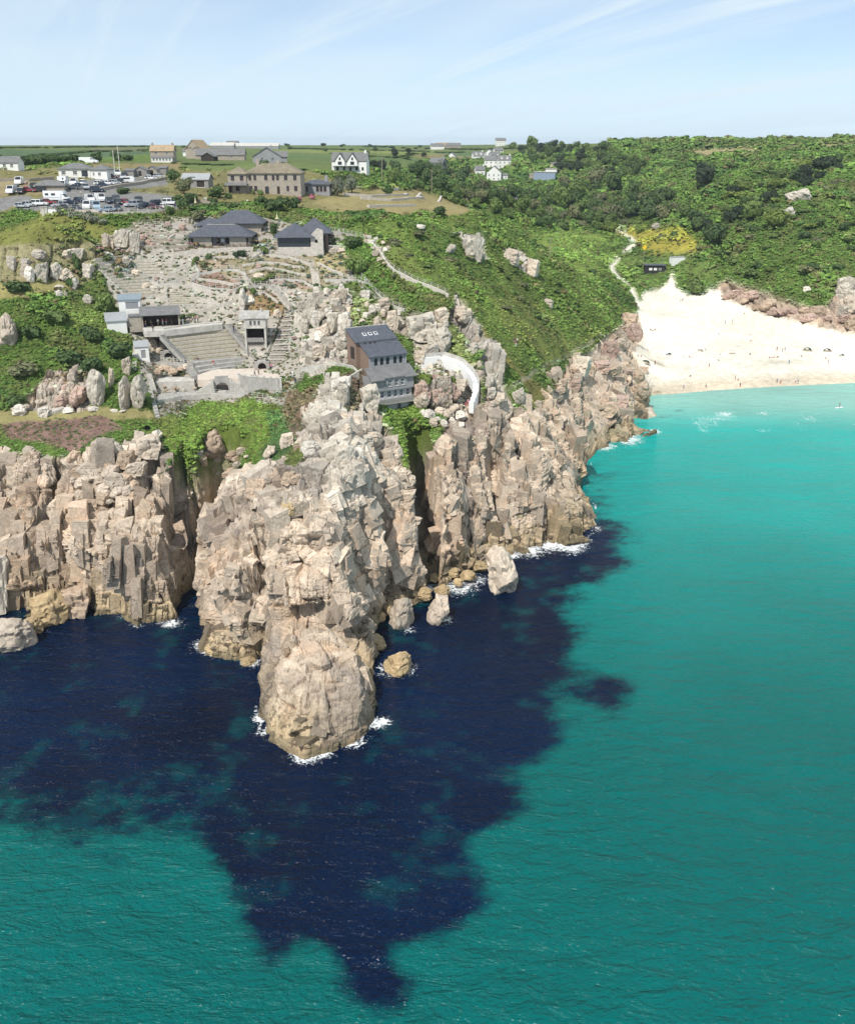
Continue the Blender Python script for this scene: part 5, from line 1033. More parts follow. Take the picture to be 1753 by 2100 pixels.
# two-storey box overlooking the seats
def theatre_box():
    p = at(*Z6(1500, 592), 33.3); root = thing('theatre_box', 'two-storey stone theatre box with pediment, three windows and dark balcony', 'theatre box', p, R(4))
    W = 4.8
    r = .55; arc = [(-.9+r*math.cos(math.pi*k/10), .7+r*math.sin(math.pi*k/10)) for k in range(11)]
    MB().prism([(-W/2, -.5), (-W/2, 2.9), (W/2-.3, 2.9), (W/2-.3, -.5), (-.9+r, -.5)]+arc+[(-.9-r, -.5)], 'y', 0, .4).build('lower_wall', 'granite_pale', root)
    MB().box(-W/2, W/2, .8, 1.1, -.5, 2.9).build('recess', 'dark_timber', root)
    MB().box(-W/2, W/2-.3, .4, 4.5, 2.5, 3.0).build('balcony_floor', 'concrete', root)
    MB().box(-W/2+.4, W/2-.6, -.35, -.15, 3.0, 4.0).build('balcony_front', 'grey_timber', root)
    for x in (-W/2-.1, W/2-.35): MB().box(x, x+.42, -.45, -.03, -.4, 6.6).build('pillar', 'concrete_pale', root)
    MB().box(-W/2+.3, W/2-.3, 2.6, 2.8, 3.0, 6.4).build('back_wall', 'dark_timber', root)
    MB().box(-W/2, -W/2+.3, .2, 4.5, 3, 6.4).build('side_wall', 'concrete', root); MB().box(W/2-.3, W/2, .2, 4.5, 3, 6.4).build('side_wall', 'concrete', root)
    for k in range(9): x = -1.7+k*.4; MB().box(x-.1, x+.1, -.32, -.18, 2.35, 2.95).build('bracket', 'dark_timber', root)
    ops = [(1.55, 6.95, .55, .95), (2.5, 6.95, .55, .95), (3.45, 6.95, .55, .95)]
    u = wall_open(W+.2, 6.4, 8.5, .3, ops).build('upper_wall', 'concrete_pale', root); u.location = (-W/2-.1, -.2, 0)
    for o in ops: w_ = window_part(root, o[0]-W/2-.1, o[1], o[2], o[3], .3, False, 'concrete', 0, yoff=-.2)
    MB().box(-W/2-.1, -W/2+.2, .1, 4.6, 6.4, 8.5).build('side_wall', 'concrete_pale', root); MB().box(W/2-.2, W/2+.1, .1, 4.6, 6.4, 8.5).build('side_wall', 'concrete_pale', root)
    rf = gable_roof(W+1.6, 4.8, 8.5, 1.3, .25, x0=-W/2-.9, y0=-.2).build('roof', 'concrete', root)
    MB().prism([(-1.6, 8.5), (1.6, 8.5), (0, 9.75)], 'y', -.55, 2).build('pediment', 'concrete_pale', rf)
    MB().box(1.2, 1.6, 1.6, 2.0, 9.5, 10.5).build('chimney', 'concrete_pale', rf)
    MB().box(-W/2-.2, W/2, -.5, -.18, 6.2, 6.42).build('cornice', 'concrete_pale', root)
theatre_box()
# sheds round the theatre
def open_shed():
    p = at(*Z6(672, 352), 39.3); root = thing('open_shed', 'long open-fronted shed with grey sloping roof and dark interior', 'shed', p, R(16))
    W = 8.6
    MB().box(-W/2, W/2, 3.2, 3.5, -1, 3.4).build('back_wall', 'dark_timber', root); MB().box(-W/2, -W/2+.3, 0, 3.2, -1, 3.0).build('side_wall', 'granite', root); MB().box(W/2-.3, W/2, 0, 3.2, -1, 3.0).build('side_wall', 'granite', root)
    for x in (-2.2, 0.2, 2.4): MB().box(x-.08, x+.08, .1, .26, 0, 2.8).build('post', 'dark_timber', root)
    MB().box(1.0, 4.0, 1.8, 1.9, .02, 2.5).build('door_panel', 'dark_timber', root)
    MB().prism([(-.6, 2.75), (4.2, 4.1), (4.2, 4.25), (-.6, 2.9)], 'x', -W/2-.4, W/2+.3).build('roof', 'slate_old', root)
    MB().box(-W/2-2.9, -W/2-.05, .4, 3.2, -1, 2.6).build('annex', 'granite', root); MB().box(-W/2-3.0, -W/2-.42, .2, 3.4, 2.6, 2.8).build('annex_roof', 'slate_old', root)
open_shed()
p = at(*Z6(400, 205), 42.6); house('blue_roofed_hut', 'small hut with blue-grey mono-pitch roof above the open shed', p, R(14), 4.9, 3.4, 2.4, 'shed', .7, 'render_white', 'tin_blue', [], [(.6, .1, 3.0, 1.8, 'render_grey')], oh=.3, cat='hut')
p = at(*Z6(292, 388), 38.9); house('white_shed', 'white boarded shed with grey pitched roof, left of the long open shed', p, R(20), 4.4, 5.0, 2.3, 'shed', 1.1, 'render_white', 'tin', [], [], oh=.3, cat='shed')
p = on(*Z6(512, 640)); house('white_hut', 'little white hut with grey door panel beside the side stair', p, R(18), 3.0, 2.8, 3.0, 'shed', .8, 'render_white', 'tin', [], [(.3, .3, 1.1, 2.0, 'render_grey')], oh=.2, cat='hut')
# stairs
def flight(name, label, a, b_, n, w, m_='concrete_pale', z0=None, z1=None, side=None):
    A_ = at(*a, z0) if z0 is not None else on(*a); B_ = at(*b_, z1) if z1 is not None else on(*b_)
    d = B_-A_; d2 = Vector((d.x, d.y, 0)); run = d2.length/n; ang = math.atan2(d2.y, d2.x)-math.pi/2
    root = thing(name, label, 'steps', A_, ang)
    for k in range(n):
        q = (k+.5)/n; h = d.z*(k+1)/n
        if z0 is None:
            pm = A_.lerp(B_, q); h = max(min(h, 99), ground(pm.x, pm.y)-A_.z+.12)
        MB().box(-w/2, w/2, k*run, (k+1)*run+.02, h-1.2, h).build('step', m_, root)
    if side:
        for s in side:
            for k in range(0, n+1, 3): 
                zz = d.z*k/n; MB().box(s*w/2-.05, s*w/2+.05, k*run-.05, k*run+.05, zz-.3, zz+1.1).build('post', 'post', root)
            MB().tube([(s*w/2, 0, 1.0), (s*w/2, n*run, d.z+1.0)], .03, 5).build('handrail', 'post', root)
    return root
flight('aisle_steps', 'grey aisle steps down the right edge of the turf bank', Z6(1480,600), Z6(1255,325), 24, 1.7, 'concrete', 33.2, 39.2)
flight('aisle_steps', 'grey aisle steps down the left edge of the turf bank', Z6(885,645), Z6(672,420), 22, 1.5, 'concrete', 33.0, 38.6)
flight('side_stair', 'narrow white stair dropping past the white hut', Z6(432,725), Z6(452,480), 24, 1.1, 'concrete_pale')
flight('side_stair', 'pale stair beside the tall rock pillars below the white hut', Z6(600,905), Z6(555,760), 14, 1.5, 'concrete_pale')
flight('concrete_ramp', 'bare grey ramp running down from the walkway into the bracken', Z6(640,1140), Z6(575,905), 12, .9, 'concrete')
flight('seating_steps', 'pale steps between the front bench rows and the stage', Z6(965,780), Z6(915,690), 9, 1.6, 'concrete', 30.8, 32.3)
for lb, a, b_, n, w in (('garden steps from the forecourt down towards the turf rows', Z5(690,500), Z5(800,430), 12, 1.8), ('long flight of grey steps descending beside the brown mound', Z5(1080,900), Z5(900,720), 26, 2.2), ('garden steps left of the pink flower bed', Z5(780,740), Z5(690,640), 12, 1.8), ('stone steps curving down right of the pink flower bed', Z5(1290,770), Z5(1265,600), 18, 1.8), ('upper garden steps meeting the cafe path', Z5(1265,600), Z5(1230,500), 10, 1.7), ('rough granite steps from the car park to the gardens', Z4(1215,500), Z4(1245,280), 18, 1.5), ('stone steps beside the small turf bank', Z6(700,180), Z6(690,10), 14, 1.6), ('diagonal stone steps below the small turf bank', Z6(880,235), Z6(1300,120), 16, 1.3), ('pale steps winding down the crag right of the gardens', (742,585), (775,612), 12, 1.6), ('grass path steps by the white boulders on the left ledge', (78,850), (125,832), 8, 4.5)):
    flight('garden_steps', lb, a, b_, n, w, 'granite_pale', side=(1,) if n > 11 and 'grass' not in lb else None)
# white stair curling down the crag right of the tall house
WS = [(862,742),(905,738),(940,750),(962,770),(975,795),(975,815),(966,838)]
wp = [on(*q) for q in WS]
root = thing('white_stair', 'white concrete stair curling down the crag beside the tall slate house', 'steps', wp[0]); k_ = 0
fine = []
for a, b_ in zip(wp[:-1], wp[1:]):
    n = max(2, int((b_-a).length/.7))
    fine += [a.lerp(b_, k/n) for k in range(n)]
fine.append(wp[-1]); zt = np.interp(np.linspace(0, 1, len(fine)), [0, .45, 1], [wp[0].z+.6, wp[0].z-.1, wp[-1].z+.6])
for k in range(len(fine)-1):
    a, b_ = fine[k].copy(), fine[k+1].copy(); gk = max(ground(a.x, a.y), ground(b_.x, b_.y))+.9
    zz = gk; a.z = b_.z = zz
    MB().ribbon([a-wp[0], b_-wp[0]+(b_-a)*.05], 1.2, 0, -2.6).build('step', 'white_paint', root)
MB().ribbon([Vector((f.x, f.y, ground(f.x, f.y)+.9))-wp[0]+Vector((.75, .2, 0)) for f in fine], .12, .9, -.5).build('balustrade', 'concrete_pale', root)
# terrace walls and railings through the gardens
TW = [('drystone terrace wall below the brown forecourt railing', [Z5(40,470),(*Z5(250,440),),Z5(500,425),Z5(740,420)], .5, .9, 'granite_pale', 0), ('curved pale kerb wall below the agave bed', [Z5(200,520),Z5(280,640),Z5(200,700)], .4, .5, 'concrete_pale', 1.6), ('long garden wall with white posts above the brown bed', [Z5(210,640),Z5(430,600),Z5(600,600),Z5(680,640)], .35, .5, 'concrete_pale', 1.8),
      ('garden wall with white posts round the brown bed', [Z5(200,710),Z5(380,760),Z5(560,775),Z5(640,740)], .35, .5, 'concrete_pale', 1.8), ('pale wall with posts above the pink flower bed', [Z5(880,690),Z5(1000,680),Z5(1160,690),Z5(1260,745)], .35, .5, 'concrete_pale', 1.6), ('wall with posts along the blue agave bed', [Z5(700,740),Z5(870,740),Z5(960,790),Z5(1010,870),Z5(1015,910)], .3, .6, 'concrete', 1.5), ('pale path wall right of the flower beds', [Z5(1350,690),Z5(1480,690),Z5(1640,690),Z5(1753,730)], .35, .6, 'concrete_pale', 1.6),
      ('path wall below the cafe', [Z5(880,470),Z5(1050,490),Z5(1180,530),Z5(1240,560)], .35, .6, 'granite_pale', 1.8), ('wooden fence line above the top terraces', [Z4(1260,210),Z4(1400,225),Z4(1600,245),Z4(1740,240)], .1, .1, 'grey_timber', 1.6), ('stone kerb through the rock garden by the pavilion', [Z4(1250,310),Z4(1400,330),Z4(1600,330)], .4, .4, 'granite', 0), ('white railing down the left side of the fan terraces', [Z4(800,500),Z4(890,620),Z4(980,700),Z4(1100,830)], .25, .2, 'concrete_pale', 1.5), ('white railing through the middle of the fan terraces', [Z4(1140,560),Z4(1250,650),Z4(1380,720),Z4(1550,700)], .25, .2, 'concrete_pale', 1.5),
      ('drystone wall along the crag top path', [(760,500),(790,540),(810,560),(850,580),(920,610)], .5, .8, 'granite_pale', 2.0), ('white post fence on the crag above the tall house', [(742,570),(770,600),(800,625),(830,635)], .2, .3, 'concrete_pale', 1.8), ('pale wall of the path from the stage to the tall house', [(620,760),(660,755),(700,752),(735,770)], .4, .8, 'concrete_pale', 0), ('low pale wall below the path to the tall house', [(640,800),(680,790),(720,775),(742,762)], .4, .6, 'concrete_pale', 0),
      ('stone wall under the car park', [(85,437),(140,436),(220,440),(300,438),(340,430)], .5, .6, 'granite_pale', 2.6), ('grey roadside wall above the pavilions', [(395,412),(440,420),(480,430),(530,450),(570,462)], .5, .8, 'granite', 0), ('mossy stone wall between the two car parks', [(205,392),(240,385),(300,375),(340,368)], 1.2, .9, 'granite', 0), ('drystone field wall beside the lower car park', [(0,372),(60,372),(110,368)], .8, .9, 'granite', 0), ('cafe terrace wall with glass rail', [(668,476),(700,480),(745,490),(752,505)], .3, .6, 'concrete', 1.4)]
TW += [('low stone kerb '+w_, [Z5(*q) for q in pts], .45, .5, 'granite_pale', 0) for w_, pts in (('across the brown mound bed', [(720,800),(840,800),(960,880)]), ('under the agave slope', [(1300,540),(1400,590),(1520,640)]), ('along the middle flower bed', [(700,610),(850,580),(1000,600),(1200,640)]), ('above the middle flower bed', [(640,560),(800,530),(1000,545),(1180,580)]), ('below the forecourt wall', [(230,500),(400,490),(560,480),(680,500)]), ('beside the rounded brown bed', [(250,670),(400,690),(560,720),(640,710)]), ('above the small turf bank', [(20,740),(200,730),(380,790),(560,850)]), ('below the small turf bank path', [(150,930),(330,900),(480,900),(590,860)]), ('left of the kerbed bed', [(0,620),(100,600),(200,560)]), ('on the rocky bank beside the pavilion', [(0,330),(60,290),(140,300)]))]
TW += [('rubble terrace edge '+w_, [Z4(*q) for q in pts], .5, .5, 'granite', 0) for w_, pts in (('high on the car park bank', [(1060,250),(1200,240),(1400,260)]), ('in the rock garden', [(1280,270),(1450,285),(1650,290)]), ('beside the granite steps', [(1260,400),(1450,395),(1650,390)]), ('under the rock garden', [(1250,350),(1500,360),(1700,350)]))]
for lb, pts, w, h, m_, po in TW: wall_line('terrace_wall', lb, pts, w, h, m_, None, -1.0, 'wall', posts=po)
# brown railing of the forecourt
wall_line('forecourt_railing', 'brown timber railing along the forecourt of the left pavilion', [Z5(50,430),Z5(230,402),Z5(270,392),Z5(500,398),Z5(745,395)], .16, .12, 'brown_timber', None, -.5, 'railing', posts=1.9)
for o in bpy.data.objects:
    if o.parent and o.parent.name.startswith('forecourt_railing'): o.data.materials[0] = M['brown_timber']
# gate pillars at the car park
for i, (zx, zy) in enumerate(((330, 603), (352, 600))):
    p = on(*zone1(zx, zy)); o = MB().box(-.35, .35, -.35, .35, -1, 2.2).box(-.45, .45, -.45, .45, 2.2, 2.4).build('gate_pillar', 'concrete_pale'); o.location = p; tag(o, 'white concrete gate pillar at the corner of the car park', 'pillar', 'gate pillars')
p0, p1 = on(*zone1(362, 598)), on(*zone1(455, 590)); root = thing('white_gate', 'white panel fence beside the car park gate pillars', 'fence', p0, math.atan2(p1.y-p0.y, p1.x-p0.x))
Lg = (p1-p0).length
for k in range(4): MB().box(k*Lg/4+.08, (k+1)*Lg/4-.08, -.04, .04, .05, 1.5).build('panel', 'white_paint', root)
for k in range(5): MB().box(k*Lg/4-.08, k*Lg/4+.08, -.06, .06, -.5, 1.7).build('post', 'white_paint', root)
# field terraces: rough stone banks
for lb, pts in (('pale stone bank along the top of the dry field', [(705,400),(760,404),(830,402),(862,398)]), ('thick rubble bank across the middle of the dry field', [(740,408),(800,412),(860,408),(905,402)]), ('low rubble bank near the front of the dry field', [(755,425),(800,424),(850,423)]), ('drystone wall behind the dry field', [(700,388),(760,386),(840,386)])):
    wall_line('stone_bank', lb, pts, 1.1, .7, 'granite_pale')
# telegraph poles
for (x, y, h, lb) in ((784, 376, 11, 'tall wooden telegraph pole beside the twin-gabled villa'), (885, 397, 11, 'wooden telegraph pole rising from the valley hedge'), (1127, 532, 9, 'thin wooden pole on the grassy slope above the beach'), (1229, 312, 12, 'white mast with small cabin on the right hilltop'), (247, 352, 9, 'wooden pole behind the white van field'), (237, 356, 8, 'short wooden pole behind the white van field'), (1405, 376, 7, 'thin pole beside the blue-grey building')):
    p = on(x, y); root = thing('telegraph_pole', lb, 'pole', p)
    MB().tube([(0,0,-1), (0,0,h)], .2, 7, .14).build('mast', 'post' if 'white' in lb else 'pole_wood', root); MB().box(-.9, .9, -.06, .06, h-.7, h-.55).build('crossarm', 'pole_wood', root)
# folded parasols by the pavilion
for x, y in ((402, 423), (569, 456)):
    p = on(x, y); root = thing('folded_parasol', 'folded yellow parasol standing '+('beside the car park hedge' if x < 500 else 'on the bank just behind the left pavilion'), 'parasol', p, 0, 'folded parasols')
    MB().tube([(0,0,-.2), (0,0,2.6)], .04).build('pole', 'pole_wood', root); MB().tube([(0,0,.9), (0,0,1.5), (0,0,2.5)], .42, 8, .05).build('canopy', 'canvas', root)

# ------------------------------------------------------------------ vegetation
rng = np.random.default_rng(5)
def leaf_mat(name, base, var=.35, use_attr=False, rough=.75):
    m, nt, b = mat(name)
    if use_attr: src = N_(nt, 'ShaderNodeAttribute', attribute_type='INSTANCER', attribute_name='tone').outputs['Color']
    else:
        r_ = N_(nt, 'ShaderNodeRGB'); r_.outputs[0].default_value = (*base, 1); src = r_.outputs[0]
    f = noise(nt, 1.1, 2, .6); k = ramp(nt, f, [(.3, (1-var,)*3), (.7, (1+var,)*3)])
    oi = N_(nt, 'ShaderNodeObjectInfo'); k2 = ramp(nt, oi.outputs['Random'], [(0, (.78,.80,.8)), (1, (1.22,1.18,1.1))])
    nt.links.new(mulc(nt, mulc(nt, src, k), k2), b.inputs['Base Color']); b.inputs['Roughness'].default_value = rough; b.inputs['Specular IOR Level'].default_value = .2
    return m
for nm, c_ in (('leaf_dark', (.065,.105,.036)), ('leaf_mid', (.105,.155,.045)), ('leaf_bright', (.13,.175,.04)), ('leaf_olive', (.14,.15,.075)), ('leaf_grey', (.17,.185,.13)), ('leaf_black', (.030,.045,.024)), ('leaf_rust', (.17,.10,.05)), ('leaf_agave', (.19,.25,.20)), ('leaf_pink', (.32,.12,.16))): M[nm] = leaf_mat(nm, c_)
M['leaf_scrub'] = leaf_mat('leaf_scrub', (.1,.15,.04), .3, True)
def leaf_blob(seed, nleaf, size, lobes, flat=.75, core=True, jag=.35, up=.35):
    """foliage: lobed volume covered by small leaf faces over a thin inner mass; radius 1, base at z=0"""
    r_ = np.random.default_rng(seed); mb = MB()
    L = []
    for k in range(lobes):
        a = r_.uniform(0, 6.28); d = r_.uniform(.15, .62) if k else 0
        L.append((math.cos(a)*d, math.sin(a)*d, r_.uniform(.35, .95)*flat if k else .55*flat, r_.uniform(.32, .55) if k else .62))
    vs, fs = [], []
    for k in range(nleaf):
        l = L[r_.integers(len(L))]
        n = r_.normal(size=3); n /= np.linalg.norm(n)
        if n[2] < -.35: n[2] *= -1
        rr = l[3]*(1+r_.uniform(-.22, .16))
        c_ = np.array([l[0]+n[0]*rr, l[1]+n[1]*rr, max(.02, l[2]+n[2]*rr*flat)])
        nn = n+r_.normal(size=3)*jag; nn[2] += up; nn /= np.linalg.norm(nn)
        t = np.cross(nn, r_.normal(size=3)); t /= np.linalg.norm(t)+1e-9; b_ = np.cross(nn, t)
        s = size*r_.uniform(.6, 1.4); o = len(vs)
        vs += [tuple(c_-t*s), tuple(c_+b_*s*.7), tuple(c_+t*s), tuple(c_-b_*s*.7)]; fs.append((o, o+1, o+2, o+3))
    mb.add(vs, fs)
    if core:
        for l in L:
            rr = l[3]*.80; vv = []; ff = []
            nu, nv_ = 7, 4
            for j in range(nv_+1):
                for i in range(nu):
                    th = math.pi*j/nv_; ph = 2*math.pi*i/nu; q = rr*(1+r_.uniform(-.12, .12))
                    vv.append((l[0]+q*math.sin(th)*math.cos(ph), l[1]+q*math.sin(th)*math.sin(ph), max(0, l[2]+q*math.cos(th)*flat)))
            for j in range(nv_):
                for i in range(nu): ff.append((j*nu+i, j*nu+(i+1) % nu, (j+1)*nu+(i+1) % nu, (j+1)*nu+i))
            mb.add(vv, ff)
    me = bpy.data.meshes.new('foliage'); me.from_pydata(mb.v, [], mb.f); return me
BLOB = [leaf_blob(11+k, 420, .10, 6+k % 3, .8) for k in range(4)]
SHRUB = [leaf_blob(31+k, 190, .15, 4, .8) for k in range(3)]
CLUMP = [leaf_blob(51+k, 54, .24, 3, .42, core=False, jag=.45, up=.9) for k in range(2)]
TUFT = [leaf_blob(61, 30, .30, 2, .5, core=False, jag=.6)]
def veg_obj(name, me, m_, parent=None):
    o = bpy.data.objects.new(name, me); col.objects.link(o)
    if not me.materials: me.materials.append(M[m_])
    o.material_slots[0].link = 'OBJECT'; o.material_slots[0].material = M[m_]
    if parent: o.parent = parent
    return o
# low scrub, bracken and heath: uncountable, one scattered cover over the green ground
cellA = np.linalg.norm(np.cross(Q[1:, :-1]-Q[:-1, :-1], Q[:-1, 1:]-Q[:-1, :-1]), axis=-1)
SCR = rs(SCRUB)[:-1, :-1]; YY = LY[:-1, :-1]; TT = (LX/LY)[:-1, :-1]
size = np.clip(YY/330, .5, 3.2)
wt = cellA*SCR/size**2*((YY < 1150) & (np.abs(TT) < .66) & (LZ[:-1, :-1] > 2))*sstep(.22, .5, N[:-1, :-1, 2])
# leave out ground hidden behind crests
wt = np.where(np.isfinite(wt), wt, 0).ravel(); NS = 125000
cs = np.cumsum(wt); pick = np.unique(np.searchsorted(cs, rng.uniform(0, cs[-1], NS)))
pi, pj = np.unravel_index(pick, SCR.shape)
u_, v_ = rng.random(len(pick)), rng.random(len(pick))
PP = (Q[pi, pj]*((1-u_)*(1-v_))[:, None]+Q[pi+1, pj]*(u_*(1-v_))[:, None]+Q[pi+1, pj+1]*(u_*v_)[:, None]+Q[pi, pj+1]*((1-u_)*v_)[:, None])
tone = rcol[pi, pj]*1.7*np.array([.92,1.08,1.0]); nn_ = fbm(PP[:, 0]*.06, PP[:, 1]*.06, None, 3, 401); n3 = fbm(PP[:, 0]*.17, PP[:, 1]*.17, None, 2, 403)
dk = sstep(.05, .4, nn_)[:, None]; br_ = sstep(.12, .5, n3)[:, None]
tone = tone*(1-dk)+tone*np.array([.62,.70,.80])*dk
tone = tone*(1-br_*.5)+np.array([.19,.155,.075])*br_*.5
gard = (sstep(.06, .10, rcol[pi, pj, 0]-rcol[pi, pj, 1]*.75)*(PP[:, 1] < 300)*(PP[:, 0] < 5))[:, None]*(rng.random((len(tone), 1)) < .75)
gt = np.array([[.10,.15,.05],[.16,.17,.07],[.20,.15,.08],[.09,.12,.05],[.24,.14,.14]])[rng.choice(5, len(tone), p=[.33,.27,.2,.14,.06])]
tone = tone*(1-gard)+gt*gard
dead = (rng.random((len(tone), 1)) < .05); tone = np.where(dead, np.array([.16,.14,.065]), tone)
tone *= rng.uniform(.7, 1.3, (len(tone), 1))
big = 1+1.3*sstep(.15, .5, fbm(PP[:, 0]*.09+40, PP[:, 1]*.09, None, 2, 409))
scl = size[pi, pj]*rng.uniform(.6, 1.2, len(pick))*big*(.7+.3*SCR[pi, pj])
me = bpy.data.meshes.new('scrub'); me.vertices.add(len(PP)); me.vertices.foreach_set('co', (PP-np.array([0, 0, .12])).astype(np.float32).ravel())
a_ = me.attributes.new('tone', 'FLOAT_COLOR', 'POINT'); a_.data.foreach_set('color', np.concatenate([tone, np.ones((len(tone), 1))], 1).astype(np.float32).ravel())
a_ = me.attributes.new('size', 'FLOAT', 'POINT'); a_.data.foreach_set('value', scl.astype(np.float32))
a_ = me.attributes.new('turn', 'FLOAT_VECTOR', 'POINT'); tr = np.stack([rng.uniform(-.25, .25, len(PP)), rng.uniform(-.25, .25, len(PP)), rng.uniform(0, 6.28, len(PP))], 1); a_.data.foreach_set('vector', tr.astype(np.float32).ravel())
scrub = bpy.data.objects.new('scrub', me); col.objects.link(scrub); kind(scrub, 'stuff'); tag(scrub, 'low green scrub and bracken covering the headland slopes', 'scrub')
clump_src = []
for k, cme in enumerate(CLUMP):
    cme.materials.append(M['leaf_scrub']); clump_src.append(cme)
ng = bpy.data.node_groups.new('scatter', 'GeometryNodeTree')
ng.interface.new_socket('Geometry', in_out='INPUT', socket_type='NodeSocketGeometry'); ng.interface.new_socket('Geometry', in_out='OUTPUT', socket_type='NodeSocketGeometry')
gi, go = ng.nodes.new('NodeGroupInput'), ng.nodes.new('NodeGroupOutput')
iop = ng.nodes.new('GeometryNodeInstanceOnPoints'); m2p = ng.nodes.new('GeometryNodeMeshToPoints')
ng.links.new(gi.outputs[0], m2p.inputs[0]); ng.links.new(m2p.outputs[0], iop.inputs['Points'])
sz = ng.nodes.new('GeometryNodeInputNamedAttribute'); sz.data_type = 'FLOAT'; sz.inputs[0].default_value = 'size'; ng.links.new(sz.outputs[0], iop.inputs['Scale'])
tn = ng.nodes.new('GeometryNodeInputNamedAttribute'); tn.data_type = 'FLOAT_VECTOR'; tn.inputs[0].default_value = 'turn'; ng.links.new(tn.outputs[0], iop.inputs['Rotation'])
# the scattered clump: a real shrub standing on the slope
src = bpy.data.objects.new('bracken_clump', CLUMP[0]); col.objects.link(src); src.location = on(300, 880); tag(src, 'small bracken clump on the ledge beside the grey ramp', 'bracken')
oi = ng.nodes.new('GeometryNodeObjectInfo'); oi.inputs['Object'].default_value = src; oi.transform_space = 'ORIGINAL'
ng.links.new(oi.outputs['Geometry'], iop.inputs['Instance']); ng.links.new(iop.outputs[0], go.inputs[0])
md = scrub.modifiers.new('scatter', 'NODES'); md.node_group = ng

def tree(x, y, w, h, m_, label, group, name='broadleaf_tree', blob=None):
    """w, h: crown width and height on the sheet; y: foot of the tree"""
    p = on(x, y); s = px(w, p)/2; hh = px(h, p)
    root = thing(name, label, 'tree', p-Vector((0, 0, .2)), random.uniform(0, 6.28), group)
    k = random.randrange(4) if blob is None else blob
    tr_ = bpy.data.objects.new('trunk', TRUNK); col.objects.link(tr_); tr_.parent = root; tr_.scale = (hh*.5, hh*.5, hh*.55)
    c_ = veg_obj('crown', BLOB[k], m_, root); c_.location = (0, 0, hh*.14); c_.scale = (s, s*random.uniform(.85, 1.1), hh*.80)
    return root
TR = MB(); TR.tube([(0,0,-.25), (.02,.01,.3), (.0,.02,.62), (.03,.0,.95)], .085, 7, .04)
for a in (.3, 2.3, 4.4): TR.tube([(0,0,.45), (.18*math.cos(a), .18*math.sin(a), .68), (.33*math.cos(a), .33*math.sin(a), .98)], .04, 5, .015)
TRUNK = bpy.data.meshes.new('trunk'); TRUNK.from_pydata(TR.v, [], TR.f); TRUNK.materials.append(M['bark'])
def bush(x, y, w, h, m_, label, name='bush', group=None, p=None):
    p = p or on(x, y); s = px(w, p)/2; root = thing(name, label, 'bush', p-Vector((0, 0, .1)), random.uniform(0, 6.28), group)
    c_ = veg_obj('foliage', SHRUB[random.randrange(3)], m_, root); c_.scale = (s, s*random.uniform(.8, 1.1), px(h, p)*.9)
    st_ = bpy.data.objects.new('stem', TRUNK); col.objects.link(st_); st_.parent = root; st_.scale = (s*.4, s*.4, px(h, p)*.5)
    return root
# woods of the valley
def wood(poly, n, wr, hr, mats, label, group, name='broadleaf_tree', mind=.5):
    xs = [p[0] for p in poly]; ys = [p[1] for p in poly]; got = []; tries = 0
    while len(got) < n and tries < n*60:
        tries += 1; x, y = random.uniform(min(xs), max(xs)), random.uniform(min(ys), max(ys))
        if not inpoly(np.array([x]), np.array([y]), poly)[0]: continue
        w = random.uniform(*wr)
        if any(abs(x-a) < (w+c)*.5*mind and abs(y-b_) < (w+c)*.28*mind for a, b_, c in got): continue
        got.append((x, y, w))
    for x, y, w in sorted(got, key=lambda t: t[1]):
        m_ = random.choice(mats); tone_ = {'leaf_dark': 'dark green', 'leaf_mid': 'mid green', 'leaf_bright': 'light green', 'leaf_olive': 'olive', 'leaf_black': 'blackish green', 'leaf_grey': 'silvery'}[m_]
        tree(x, y, w, w*random.uniform(*hr), m_, tone_+' '+label, group, name)
wood([(960,396),(1040,400),(1150,412),(1290,440),(1240,470),(1100,470),(1010,440),(940,410)], 34, (26,48), (.75,1.0), ['leaf_dark','leaf_mid','leaf_mid','leaf_olive'], 'broadleaf tree in the wooded valley floor below the village', 'valley floor trees')
wood([(800,352),(900,352),(950,360),(960,390),(1040,404),(960,415),(900,395),(800,385)], 24, (24,42), (.75,1.0), ['leaf_dark','leaf_dark','leaf_mid'], 'broadleaf tree on the near valley bank below the hedge', 'near bank trees')
wood([(1110,385),(1200,375),(1320,400),(1420,440),(1440,470),(1330,455),(1200,440),(1130,420)], 30, (28,50), (.7,.95), ['leaf_dark','leaf_dark','leaf_mid','leaf_olive'], 'broadleaf tree in the wood across the valley', 'far bank trees')
wood([(1040,305),(1150,300),(1250,312),(1330,345),(1280,372),(1160,355),(1080,330)], 64, (16,32), (.7,.9), ['leaf_dark','leaf_black','leaf_mid'], 'round tree on the hillside above the village', 'hillside trees')
wood([(1420,460),(1500,400),(1590,370),(1680,340),(1753,330),(1753,350),(1620,400),(1520,470),(1450,505)], 26, (22,46), (.55,.8), ['leaf_dark','leaf_black','leaf_mid','leaf_bright'], 'wind-bent tree in the strip up the right hillside', 'right hillside trees')
wood([(1180,432),(1300,455),(1330,480),(1250,480),(1130,455)], 14, (24,40), (.6,.8), ['leaf_bright','leaf_mid','leaf_olive'], 'rounded willow bush beside the sandy path', 'path-side trees')
wood([(560,306),(700,306),(900,316),(1040,322),(1000,330),(760,322)], 8, (10,18), (.6,.8), ['leaf_dark','leaf_black'], 'lone tree in the far plateau hedges', 'plateau trees')
wood([(560,300),(760,302),(1000,306),(1000,303),(760,299)], 9, (10,18), (.35,.5), ['leaf_dark','leaf_black'], 'tree in the far plateau windbreak', 'windbreak trees')
